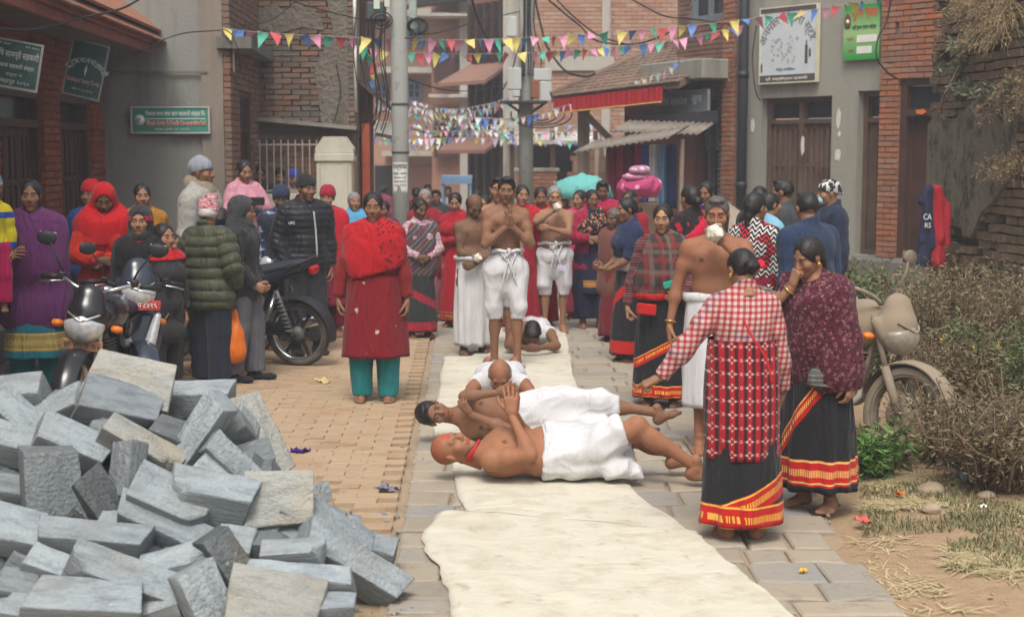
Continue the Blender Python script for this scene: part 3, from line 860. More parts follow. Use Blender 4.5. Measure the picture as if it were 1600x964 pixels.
def rect_wall(name, parent, x0, x1, z0, z1, holes, mat, t=.25, y=.0, back=None):
 """wall slab with real openings; front face at y"""
 xs = sorted(set([x0, x1]+[h[0] for h in holes]+[h[1] for h in holes])); m = MB()
 for a, b in zip(xs[:-1], xs[1:]):
  if b-a < 1e-4: continue
  zs = [(h[2], h[3]) for h in holes if h[0] < b-1e-4 and h[1] > a+1e-4]; zs.sort(); z = z0
  for p, q_ in zs:
   if p > z: m.box(((a+b)/2, y+t/2, (z+p)/2), (b-a, t, p-z))
   z = max(z, q_)
  if z1 > z: m.box(((a+b)/2, y+t/2, (z+z1)/2), (b-a, t, z1-z))
 o = m.build(name, mat, parent)
 return o
M_wood = plain('dark_timber', (.06,.028,.018), .6, .4, 3, .4, .006)
M_wood2 = plain('brown_door_timber', (.10,.058,.036), .65, .35, 4, .4, .006, dust=.35, dustc=(.17,.13,.1))
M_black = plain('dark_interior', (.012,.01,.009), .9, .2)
M_conc = plaster('cement_plaster', (.27,.27,.245), (.19,.19,.175), (.09,.088,.08), .7)
M_conc2 = plaster('light_cement_plaster', (.33,.32,.27), (.25,.245,.21), (.14,.13,.11), .6)
M_slabc = plaster('weathered_concrete', (.20,.19,.17), (.12,.115,.105), (.07,.065,.06), .7)
B_red = brick_mat('red_facing_brick', [(.24,.062,.032), (.29,.08,.04), (.2,.055,.03), (.27,.095,.055)], g=.4)
B_old = brick_mat('old_weathered_brick', [(.20,.13,.09), (.27,.165,.11), (.16,.11,.085), (.29,.15,.095), (.24,.195,.15), (.13,.1,.08)], (.14,.13,.115), .85, gs=1.5)
B_tan = brick_mat('brown_brick', [(.21,.115,.075), (.26,.15,.10), (.175,.10,.07), (.25,.175,.125)], (.13,.115,.1), .65)
B_or = brick_mat('orange_brick', [(.31,.14,.08), (.38,.155,.075), (.26,.125,.085), (.35,.2,.13), (.40,.13,.055)], (.25,.17,.13), .35)
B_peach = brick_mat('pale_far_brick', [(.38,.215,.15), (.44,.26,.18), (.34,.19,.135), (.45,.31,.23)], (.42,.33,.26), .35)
B_moss = brick_mat('mossy_old_brick', [(.18,.14,.09), (.23,.17,.11), (.14,.12,.075), (.25,.16,.1)], (.10,.095,.055), .8, gs=2.2)
M_glass = plain('dark_window_glass', (.02,.022,.025), .15, .3, 3, 0, spec=.6)
def door_leaf(parent, x0, x1, z0, z1, y, mat, panels=4, name='door_leaf', label=None):
 """boarded leaf with raised stiles and sunk panels"""
 m = MB(); w = x1-x0; h = z1-z0; t = .045
 m.box(((x0+x1)/2, y+t, (z0+z1)/2), (w, .02, h))
 for x in (x0+.035, (x0+x1)/2, x1-.035): m.box((x, y+t/2, (z0+z1)/2), (.06, t, h), bev=.006)
 for i in range(panels+1):
  z = z0+.04+(h-.08)*i/panels; m.box(((x0+x1)/2, y+t/2+.003, z), (w-.01, t-.006, .06 if i % panels else .09), bev=.006)
 d = m.build(name, mat, parent, label)
 p = MB()
 for i in range(panels):
  za, zb = z0+.04+(h-.08)*i/panels+.06, z0+.04+(h-.08)*(i+1)/panels-.06
  for a, b in ((x0+.08, (x0+x1)/2-.045), ((x0+x1)/2+.045, x1-.08)):
   if b-a > .04: p.box(((a+b)/2, y+t*.62, (za+zb)/2), (b-a, .018, zb-za), bev=.008)
 if p.v: p.build('door_panel', mat, d)
 return d
def frame_rect(parent, x0, x1, z0, z1, y, w, d, mat, name='door_frame', sill=True):
 m = MB(); m.box((x0+w/2, y, (z0+z1)/2), (w, d, z1-z0), bev=.004); m.box((x1-w/2, y, (z0+z1)/2), (w, d, z1-z0), bev=.004)
 m.box(((x0+x1)/2, y, z1-w/2), (x1-x0-2*w, d-.004, w), bev=.004)
 if sill: m.box(((x0+x1)/2, y, z0+w/2), (x1-x0-2*w, d-.004, w), bev=.004)
 return m.build(name, mat, parent)
# ================================================================ LEFT RED BRICK SHOPHOUSE
def left_house():
 Aw = (-4.65+.054*(17-9.5), 9.5); Wl = Wall(Aw, (-4.65, 17.0)); t = Wl.thing('brick_shophouse', 'red brick shophouse at the left edge with two dark timber doorways under a tiled eave', 'building')
 X = lambda px: Wl.at(px, 300)[0]
 zp = .5; zl = 2.42; ztop = 3.05
 doors = [(X(100), X(150), zp, zl), (X(8), X(75), zp, zl+.0), (X(-140), X(-60), zp, zl)]
 rect_wall('wall', t, -6, Wl.L, 0, ztop, doors, plaster('red_wall_back', (.25,.075,.04), (.2,.06,.035)), .3, .05)
 lay_bricks(t, X(-60), Wl.L, zp, ztop, B_red, doors, maxn=300, prio=lambda i: (i[1] > 2.6, -i[0]), bd=.06, y=.035)
 m = MB(); m.box((Wl.L/2-2, -.22, zp/2), (Wl.L+4, .5, zp), bev=.01); m.build('plinth', M_slabc, t)
 m = MB(); m.box((Wl.L/2-2, -.6, .12), (Wl.L+4, .3, .24), bev=.01); m.build('step', M_slabc, t)
 for (a, b, z0, z1) in doors[:2]:
  frame_rect(t, a, b, z0, z1, .12, .08, .12, M_wood)
  m = MB(); m.box(((a+b)/2, .12, 2.1), (b-a-.16, .11, .07)); m.build('transom_bar', M_wood, t)
  m = MB(); m.box(((a+b)/2, .17, 2.25), (b-a-.16, .01, .25)); m.build('transom_pane', M_glass, t)
  k = 3; w = (b-a-.16)/k
  for i in range(k): door_leaf(t, a+.08+i*w+.004, a+.08+(i+1)*w-.004, z0+.08, 2.06, .13, M_wood, 3)
 # eave: soffit, two fascia boards, tiles; the roof climbs away from the street
 L1 = X(208)+.0; m = MB(); m.box((L1/2-3, -.18, 2.99), (L1+6, .62, .05)); m.build('soffit', M_slabc, t)
 Mf = plain('red_painted_fascia', (.25,.075,.05), .6, .25, 5, .3)
 m = MB(); m.box((L1/2-3, -.51, 3.0), (L1+6, .05, .1), bev=.01); m.box((L1/2-3, -.55, 3.085), (L1+6, .06, .07), bev=.01); m.build('fascia', Mf, t)
 Mt = brick_mat('terracotta_tile', [(.30,.13,.08), (.36,.17,.11), (.26,.12,.08)], (.2,.13,.1), .5)
 for s_, nm in ((1, 'r'),):
  rows = 9; n = 0
  meshes = [MB().box((0,0,0), (.33,.30,.025), bev=.006).mesh('roof_tile', Mt) for _ in range(1)]
  roof = MB().box((L1/2-3, .5, 3.14+.95), (L1+6, 2.9, .03), rot=Euler((R(38),0,0)))
  roof = obj('roof', roof.mesh('roof', Mt), t)
  for r_ in range(rows):
   d = -.58+r_*.24; z = 3.13+r_*.19
   x = L1-.17-(r_ % 2)*.05
   while x > X(-40) and n < 300:
    o = obj('roof_tile', meshes[0], roof, (x, d, z+.03)); o.rotation_euler = (R(36), random.uniform(-.02,.02), random.uniform(-.02,.02)); n += 1; x -= .345
 m = MB(); m.bar((L1, -.6, 3.1), (L1, 1.6, 4.75), .1, .12); m.build('rake_board', Mf, t)
 # upper brick wall behind the roof
 m = MB(); m.box((Wl.L/2-2, 2.6, 4.5), (Wl.L+4, .3, 4.5)); m.build('upper_wall', B_red, t)
 return Wl
WL = left_house()
# ================================================================ GREY PLASTER BUILDING
def grey_house():
 xa = P(171,0,17).x; xb = P(352,0,17).x
 Wg = Wall((xa-3, 17.0), (xb, 17.0)); t = Wg.thing('cement_building', 'grey cement plastered building with a blank front wall and brick side beside the shophouse', 'building')
 m = MB(); m.box((Wg.L/2, .18, 3.5), (Wg.L-.004, .3, 7.0)); m.build('wall', M_conc, t)
 m = MB(); m.box((3+.55, -.01, 2.735), (1.1,.02,.022)); m.box((4.4,-.008,2.96), (.02,.018,.45)); m.build('drip_ledge', M_slabc, t)
 m = MB(); m.box((Wg.L/2+.6, -.2, .2), (Wg.L-1.4, .46, .4), bev=.02); m.build('plinth', M_slabc, t)
 # brick side towards the street
 S = Wall((xb, 17.0), (P(400,0,19.5).x, 19.5));
 side = obj('side_wall', MB().box((S.L/2, .17, 3.5), (S.L, .25, 7)).mesh('side_wall', M_mortar), t)
 lx = Matrix.Rotation(S.rz-Wg.rz, 4, 'Z'); side.matrix_local = Matrix.Translation((Wg.L, 0, 0)) @ lx
 a, z1 = S.at(369, 132); b, z0 = S.at(390, 268)
 hl = [(a, b, 1.1, 2.55), (a, a+.5, 3.75, 4.4), (b-.2, b+.3, 3.75, 4.4)]
 lay_bricks(side, .0, S.L, .4, 6.2, B_tan, hl, maxn=300, bd=.08, prio=lambda i: abs(i[1]-2))
 frame_rect(side, a, b, 1.1, 2.55, .02, .06, .08, M_wood, 'window_frame')
 g = MB(); g.box(((a+b)/2, .03, 1.82), (b-a-.12,.01,1.3)); g.build('window_pane', M_glass, side)
 bars = MB()
 for i in range(4): bars.box((a+.12+i*(b-a-.24)/3, .0, 1.82), (.014,.014,1.35))
 bars.box(((a+b)/2, 0, 2.1), (b-a-.1,.03,.04)); bars.build('window_bars', M_wood, side)
 c = MB(); c.prism([(xb-.1, 16.93, 3.0), (xb+.3, 16.93, 3.0), (P(438,0,20.6).x, 20.6, 3.0), (P(438,0,20.6).x-.4, 20.6, 3.0)], (0,0,.13))
 o = c.build('canopy', M_slabc, t); o.location = (-Wg.A.x, -17.0, 0)
 return Wg, S
WG, WS = grey_house()
# ================================================================ OLD BRICK HOUSE
def old_house():
 x0, x1 = P(398,0,19.5).x, P(557,0,19.5).x
 Wo = Wall((x0, 19.5), (x1, 19.5)); t = Wo.thing('old_brick_house', 'old crumbling brick house with patchy grey mortar, left of the posted concrete pole', 'building')
 m = MB(); m.box((Wo.L/2, .2, 3.4), (Wo.L-.01, .3, 6.8)); m.build('wall', M_mortar, t)
 # ragged plaster strip by the corner and patches
 q = NT('rotten_mortar', .95, .1); p = pos(q); q.col(q.mix(q.noise(4, 8, p), (.25,.22,.175), (.11,.098,.08))); q.bump(q.noise(14, 8, p), 1, .05)
 strip = [(Wo.L-.46,-.07,2.15), (Wo.L-.1,-.07,2.1), (Wo.L-.12,-.07,4.2), (Wo.L-.16,-.07,6.7), (Wo.L-.5,-.07,6.7), (Wo.L-.36,-.07,4.6), (Wo.L-.4,-.07,3.9), (Wo.L-.30,-.07,3.4), (Wo.L-.55,-.07,2.9)]
 m = MB(); m.prism(strip, (0,.06,0)); m.prism([(.05,-.065,3.42), (.3,-.065,3.36), (.62,-.065,3.44), (.9,-.065,3.4), (.86,-.065,3.6), (.6,-.065,3.72), (.4,-.065,3.66), (.2,-.065,3.75), (.03,-.065,3.62)], (0,.03,0)); m.prism([(0,-.062,2.15), (.5,-.062,2.15), (.45,-.062,2.24), (.2,-.062,2.3), (0,-.062,2.27)], (0,.03,0)); m.build('mortar_patch', q.m, t)
 lay_bricks(t, .0, Wo.L-.02, 2.15, 4.4, B_old, (), maxn=300, rough=.011, bd=.09, gap=.013, y=.0, bh=.058)
 c = MB(); lay = []
 m = MB(); m.box((Wo.L/2, -.01, .95), (Wo.L-.02, .12, 1.9)); m.build('lower_wall', brick_mat('grimy_brick', [(.2,.13,.09), (.25,.15,.1)], g=.7), t)
 low = MB();
 z = 1.1
 while z < 2.08:
  x = random.uniform(0,.2)
  while x < Wo.L-.25: low.box((x+.11, -.075, z), (.215,.03,.058)); x += .228
  z += .07
 tag(low.build('lower_brickwork', B_old, t), kind='stuff')
 # sloping ledge
 a = Wo.at(398, 186, .1); b = Wo.at(560, 201, .1)
 m = MB(); m.bar((a[0], -.17, a[1]), (b[0], -.17, b[1]), .05, .38, up=(0,1,0)); m.build('ledge', plaster('ledge_tin', (.33,.3,.25), (.22,.2,.17)), t)
 m = MB(); dx_ = Wo.at(555, 30)[0]; m.tube([(dx_, -.07, 2.35), (dx_, -.07, 2.99), (dx_, -.07, 3.2)], .022, 8); m.tube([(dx_, -.07, 3.3), (dx_, -.07, 3.9)], .022, 8); m.build('drain_pipe', plain('white_pvc', (.6,.6,.56), .5), t)
 return Wo
WO = old_house()
def corner_house():
 xa = P(557,0,19.6).x; Wc = Wall((xa, 19.6), (xa-.25, 24.5)); t = Wc.thing('timber_shop', 'narrow dark timber shop with a sagging tiled canopy behind the old brick house', 'building')
 m = MB(); m.box((Wc.L/2, .15, 3), (Wc.L, .3, 6)); m.build('wall', B_tan, t)
 Mr = brick_mat('dark_roof_tile', [(.1,.075,.06), (.14,.1,.08), (.08,.065,.055)], g=.5)
 for k, (za, out) in enumerate(((2.45,.42),)):
  m = MB(); m.add([(0,-.0,za+.35), (Wc.L,-.0,za+.35), (Wc.L,-out,za), (0,-out,za), (0,-.0,za+.29), (Wc.L,0,za+.29), (Wc.L,-out,za-.06), (0,-out,za-.06)], [(0,1,2,3)[::-1], (4,5,6,7), (3,2,6,7)[::-1], (0,3,7,4), (1,2,6,5)[::-1]]); m.build('canopy', Mr, t)
  tl = MB().box((0,0,0), (.2,.16,.02), bev=.004).mesh('roof_tile', Mr)
  for i in range(20):
   for j in range(3): o = obj('roof_tile', tl, t, (.1+i*.22, -out+.08+j*.13, za+.05+j*.11)); o.rotation_euler = (R(38), random.uniform(-.05,.05), random.uniform(-.08,.08))
 Mo = plain('orange_red_post', (.36,.075,.03), .6)
 m = MB(); m.box((.1,-.1,1.1), (.16,.1,2.2)); m.build('post', Mo, t)
 m = MB(); m.box((.62,-.07,1.15), (.5,.1,2.2)); m.build('shutter', M_wood, t)
 m = MB(); m.box((.5,-.35,2.12), (.5,.25,.16), rot=Euler((.2,.1,0))); m.build('light_box', plain('white_tin_box', (.55,.55,.52), .5), t)
 m = MB(); m.box((1.5,-.06,1.1), (.9,.08,2.1)); m.build('door', M_wood, t)
 for i in range(3): m = MB(); m.box((1+i*1.2,-.03,3.7), (.55,.1,.9)); m.build('window_shutter', M_wood, t)
corner_house()
def gate_and_rail():
 Mw = plaster('cream_painted_masonry', (.62,.6,.5), (.52,.5,.41), (.33,.28,.2), .5)
 x0, x1 = P(489,0,18.6).x, P(549,0,18.6).x; w = x1-x0; t = thing('gate_pier', 'cream painted pier with a stepped pointed cap beside the railing', 'pier', ((x0+x1)/2, 18.6, 0))
 m = MB(); m.box((0,.15,.86), (w-.04,.3,1.72), bev=.01); m.build('shaft', Mw, t)
 m = MB(); m.box((0,.14,1.76), (w+.02,.34,.1), bev=.01); m.build('band', Mw, t)
 m = MB(); m.prism([(-w/2,0,1.815), (w/2,0,1.815), (w/2,0,1.87), (w*.28,0,2.02), (-w*.28,0,2.02), (-w/2,0,1.88)], (0,.28,0)); m.build('cap', Mw, t)
 m = MB(); m.box((w*.3,-.012,.85), (.05,.03,1.66)); m.box((-w*.42,-.012,.85), (.04,.03,1.66)); m.build('moulding', Mw, t)
 t = thing('low_wall', 'low cream wall carrying the iron railing in front of the old brick house', 'wall', (P(445,0,18.6).x, 18.6, 0))
 m = MB(); m.box((0,.1,.65), (.74,.2,1.3), bev=.01); m.build('masonry', Mw, t)
 Mi = plain('rusty_pale_iron', (.36,.30,.25), .6)
 r = thing('iron_railing', 'thin rusty iron railing on the low cream wall with three faces behind', 'railing', (P(445,0,18.6).x, 18.68, 1.3))
 m = MB()
 for z in (.04,.62): m.box((0,0,z), (.74,.02,.02))
 m.build('rail', Mi, r)
 for i in range(9):
  m = MB(); m.box((-.36+i*.09,0,.34), (.014,.014,.68)); m.build('baluster', Mi, r)
gate_and_rail()
# ================================================================ TALL RIGHT-HAND BUILDING: cement shopfront and orange brick bay
def right_house():
 A = P(1166,0,22.0); B = P(1478,0,19.2); Wr = Wall((A.x, 22.0), (B.x, 19.2)); t = Wr.thing('cement_shophouse', 'light cement shophouse with two brown timber doorways and an orange brick bay', 'building')
 X = lambda px, py=250: Wr.at(px, py)[0]
 z = lambda px, py: Wr.at(px, py)[1]
 xb = X(1380)
 d1 = (X(1188), X(1298), .42, z(1245,152)); d2 = (X(1338), xb-.02, .42, z(1360,142)); d3 = (X(1408), Wr.L+.1, .42, z(1440,122))
 w1 = (X(1198,0), X(1262,0), z(1230,-60), z(1230,-140))
 rect_wall('wall', t, .0, xb, 0, 7, [d1, d2, (X(1196,0), X(1262,0), 4.12, 4.7)], M_conc2, .28)
 rect_wall('bay_wall', t, xb, Wr.L+1.5, 0, 7, [d3], M_mortar, .2, -.05)
 m = MB(); m.box(((X(1196,0)+X(1262,0))/2, .16, 4.41), (X(1262,0)-X(1196,0),.02,.58)); m.build('upper_window', M_glass, t)
 lay_bricks(t, xb, Wr.L+.1, .42, 5.0, B_or, [d3, (X(1408,45)-.02, X(1408,45)+.06, z(1408,48), z(1408,42)+.02)], maxn=300, bd=.08, y=-.07, rough=.005, gap=.012)
 m = MB(); m.box((Wr.L/2, -.22, .2), (Wr.L+.2, .5, .42), bev=.02); m.build('plinth', M_slabc, t)
 zt = z(1245,190)
 for (a, b, z0, z1), ym in ((d1, .19), (d2, .19)):
  frame_rect(t, a, b, z0, z1, ym, .07, .12, M_wood2)
  m = MB(); m.box(((a+b)/2, ym, zt), (b-a-.14,.13,.06)); m.build('transom_bar', M_wood2, t)
  m = MB(); m.box(((a+b)/2, ym+.04, (zt+z1)/2), (b-a-.14,.01,z1-zt-.1)); m.build('transom_pane', M_glass, t)
  n = 4 if b-a > .9 else 2; w = (b-a-.14)/n
  if n == 4: m = MB(); m.box(((a+b)/2, ym-.012, (z0+z1)/2), (.07,.12,z1-z0-.15)); m.build('mullion', M_wood2, t)
  for i in range(n): door_leaf(t, a+.07+i*w+.004, a+.07+(i+1)*w-.004, z0+.07, zt-.03, ym-.02, M_wood2, 3)
 a, b, z0, z1 = d3
 frame_rect(t, a, b, z0, z1, .02, .1, .14, M_wood, sill=False)
 zt3 = z(1440,176); m = MB(); m.box(((a+b)/2, .02, zt3), (b-a-.2,.15,.09)); m.build('transom_bar', M_wood, t)
 m = MB(); m.box(((a+b)/2, .06, (zt3+z1)/2-.03), (b-a-.2,.01,z1-zt3-.15)); m.build('transom_pane', M_glass, t)
 m = MB(); m.box(((a+b)/2-.08, .12, (z0+zt3)/2), (b-a-.34,.04,zt3-z0-.06)); m.build('door_leaf', M_wood, t)
 m = MB(); m.prism([(0,0,0),(.12,0,.01),(.17,0,-.03),(.1,0,-.06),(.02,0,-.05)], (0,-.01,0)); m.build('torn_sticker', plain('orange_sticker', (.6,.16,.03), .6), t, loc=((a+b)/2-.1, -.065, zt3+.03))
 # loose paper scraps on the cement
 Mp = plain('torn_paper', (.62,.6,.54), .8, .2, 30)
 for i, (px, py, w, h) in enumerate(((1311,185,.1,.32), (1309,242,.12,.2), (1312,210,.06,.1), (1246,226,.09,.34), (1176,197,.1,.28))):
  x, zz = Wr.at(px, py); pts = []
  for k in range(11): an = 2*math.pi*k/11; rr = random.uniform(.62,1); pts.append((x+math.cos(an)*w*.5*rr, -.004 if px != 1246 else .11, zz+math.sin(an)*h*.5*rr))
  m = MB(); m.prism(pts, (0,-.004,0)); m.build('paper_scrap', Mp, t)
 return Wr
WR = right_house()
def down_pipe():
 x = P(1158,0,21.9); t = thing('drain_pipe', 'thick black drain pipe running down between brick pillar and cement wall', 'drain pipe', (P(1163,0,21.75).x, 21.75, 0))
 Mk = plain('black_pvc', (.028,.03,.034), .45)
 m = MB(); m.tube([(0,0,.3), (0,0,3), (0,0,7)], .075, 12); m.build('pipe', Mk, t)
 for z in (1.3, 2.9, 4.3): m = MB(); m.tube([(0,0,z), (0,0,z+.09)], .086, 12); m.build('collar', Mk, t)
down_pipe()
def shutter_shop():
 A = P(1062,0,23.6); B = P(1158,0,22.0); Wb = Wall((A.x, 23.6), (B.x, 22.0)); t = Wb.thing('shutter_shop', 'narrow brick shop with a grey rolling shutter and concrete balcony edge', 'building')
 X = lambda px, py=200: Wb.at(px, py)[0]; Z = lambda px, py: Wb.at(px, py)[1]
 zo = Z(1100,158)
 rect_wall('wall', t, 0, Wb.L, 0, 6.5, [(X(1090), X(1146), 0, zo), (X(1078), X(1132), Z(1100,32), Z(1100,32)+1.2)], M_mortar, .25)
 lay_bricks(t, 0, Wb.L, 1.0, 5.2, B_tan, [(X(1090), X(1146), 0, zo), (X(1078), X(1132), Z(1100,32), Z(1100,32)+1.2)], maxn=300, bd=.08)
 m = MB(); m.box((Wb.L-.12,-.07,3.2), (.26,.1,6.4)); p = m.build('pillar', M_mortar, t)
 lay_bricks(p, Wb.L-.26, Wb.L+.02, .4, 5.2, B_or, maxn=200, bd=.08, y=-.1)
 m = MB(); za, zb = Z(1100,128), Z(1100,98); m.box((Wb.L/2-.15,-.28,(za+zb)/2), (Wb.L+.1,.62,zb-za), bev=.015); m.build('balcony_slab', M_conc2, t)
 a, b = X(1090), X(1146); mid = a+(b-a)*.42
 Ms = plain('grey_steel_shutter', (.2,.215,.22), .45, .2, 6, .1, metal=.3)
 frame = MB(); frame.box((mid,.0,zo/2), (.07,.1,zo)); frame.box((a+.02,0,zo/2), (.06,.1,zo)); frame.build('steel_post', plain('dark_steel', (.035,.035,.04), .4), t)
 sh = MB(); sh.box(((mid+b)/2,.12,zo/2), (b-mid,.02,zo)); sho = sh.build('shutter', Ms, t)
 sl_ = MB().lathe([(0,-.5),(.022,-.5),(.022,.5),(0,.5)], n=8, axis='x', smooth=False).mesh('slat', Ms)
 for rng, x0_, x1_ in ((30, mid+.035, b),):
  for i in range(rng):
   z = .5+i*.075
   if z < zo: o = obj('slat', sl_, sho, ((x0_+x1_)/2, .1, z)); o.scale = (x1_-x0_, 1, 1.5)
 for i in range(10):
  z = zo-.05-i*.075; o = obj('slat', sl_, sho, ((a+mid)/2, .1, z)); o.scale = (mid-a-.04, 1, 1.5)
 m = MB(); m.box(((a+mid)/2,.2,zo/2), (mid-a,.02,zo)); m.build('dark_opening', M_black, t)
 w = MB(); x0_, x1_ = X(1078), X(1132); z0_ = Z(1100,32)
 w.box(((x0_+x1_)/2,.1,z0_+.6), (x1_-x0_,.02,1.2)); w.build('window_pane', M_glass, t)
 frame_rect(t, x0_, x1_, z0_, z0_+1.2, .05, .07, .08, plain('grey_blue_frame', (.16,.19,.22), .6), 'window_frame')
 m = MB(); m.box(((x0_+x1_)/2,.05,z0_+.6), (.06,.07,1.1)); m.build('mullion', plain('grey_blue_frame', (.16,.19,.22), .6), t)
 return Wb
WB = shutter_shop()
# ================================================================ TILED MARKET HOUSE
def market_house():
 A = P(893,0,24.5); B = P(1064,0,22.6); Wm = Wall((A.x, 24.5), (B.x, 22.6)); t = Wm.thing('tiled_house', 'low house with a long brown tiled roof and red cloth valance above the market stall', 'building')
 u = Wm.L
 m = MB(); m.box((u/2+.4,.55,1.4), (u-.9,.3,2.8)); m.build('wall', brick_mat('maroon_wall', [(.2,.07,.06), (.24,.09,.07)], g=.4), t)
 zl = Wm.at(893,152)[1]; zr = Wm.at(1064,132)[1]; Mr = brick_mat('brown_roof_tile', [(.18,.12,.09), (.24,.16,.115), (.15,.105,.08), (.28,.19,.14)], (.14,.12,.1), .6)
 D = 3.4; rise = 1.55
 def rp(s_, d): # point of the roof: s along eave, d up the slope 0..1 ; hip at the left end
  x = s_+0; return Vector((x, -.35+d*D, zl+(zr-zl)*(s_/u)+d*rise))
 a, b, c_, d_ = rp(-.1,0), rp(u+.35,0), rp(u+.35,1), rp(1.5,1)
 m = MB(); m.prism([a, b, c_, d_], (0,0,-.09)); rf = m.build('roof', Mr, t)
 tl = MB().box((0,0,0), (.15,.2,.022), bev=.005).mesh('roof_tile', Mr); n = 0; rest = MB(); ang = math.atan2(rise, D)
 rows = 24;
 for r_ in range(rows):
  d = (r_+.3)/rows; s_ = -.05+1.55*d
  while s_ < u+.3:
   p = rp(s_+.08, d)+Vector((0,0,.02)); rot = Euler((ang-.08, random.uniform(-.05,.05), random.uniform(-.06,.06)))
   if n < 300: o = obj('roof_tile', tl, rf, p); o.rotation_euler = rot
   else: rest.box(p, (.15,.2,.022), rot=rot)
   n += 1; s_ += .158
 tag(rest.build('roof_tiling', Mr, rf), kind='stuff')
 m = MB(); m.tube([d_+Vector((0,0,.03)), c_+Vector((0,0,.03))], .09, 8); m.tube([a+Vector((0,0,.03)), d_+Vector((0,0,.03))], .06, 8); m.build('ridge', Mr, rf)
 m = MB()
 for i in range(9): m.bar((.1+i*u/8,-.3,zl-.1+(zr-zl)*i/8), (.1+i*u/8,.6,zl+.25+(zr-zl)*i/8), .07)
 m.build('rafters', M_wood, t)
 m = MB(); m.bar((.3,-.2,zl-.1), (.95,.3,1.8), .1); m.bar((.2,.1,.3), (.2,.1,2.6), .14); m.build('timber_strut', plain('grey_old_timber', (.22,.17,.12), .85), t)
 return Wm, zl, zr
WM, ZML, ZMR = market_house()
def strip_cloth(name, label, cat, pts_top, drop, mat, n=60, amp=.02, freq=9, group=None, parent=None, hem=0.0):
 """hanging cloth between top points; has folds and thickness"""
 top = catmull(pts_top, max(2, n//max(1, len(pts_top)-1))); V = []; Fq = []; rows = 7; L = len(top)
 for layer in (0, 1):
  for i, p in enumerate(top):
   tdir = (top[min(i+1, L-1)]-top[max(i-1, 0)]).normalized(); nn = Vector((tdir.y, -tdir.x, 0)).normalized()
   for j in range(rows+1):
    f = j/rows; w = amp*(.4+.6*f)*(math.sin(i*freq*6.28/L)+.5*math.sin(i*freq*2.3*6.28/L+1))
    dd = drop*(1+hem*math.sin(i*.9))
    V.append(p+nn*(w-layer*.006)+Vector((0,0,-dd*f)))
 for layer in (0, 1):
  o_ = layer*L*(rows+1)
  for i in range(L-1):
   for j in range(rows):
    a = o_+i*(rows+1)+j; q_ = (a, a+1, a+rows+2, a+rows+1); Fq.append(q_ if layer else q_[::-1])
 h = L*(rows+1)
 for i in range(L-1):
  a = i*(rows+1)+rows; Fq.append((a, a+rows+1, a+rows+1+h, a+h))
 for e_ in (0, L-1):
  for j in range(rows): a = e_*(rows+1)+j; Fq.append((a, a+1, a+1+h, a+h))
 o = obj(name, mesh_np(name, [tuple(v) for v in V], np.array(Fq), True, None, [mat]), parent)
 if label: tag(o, label, cat, group)
 return o
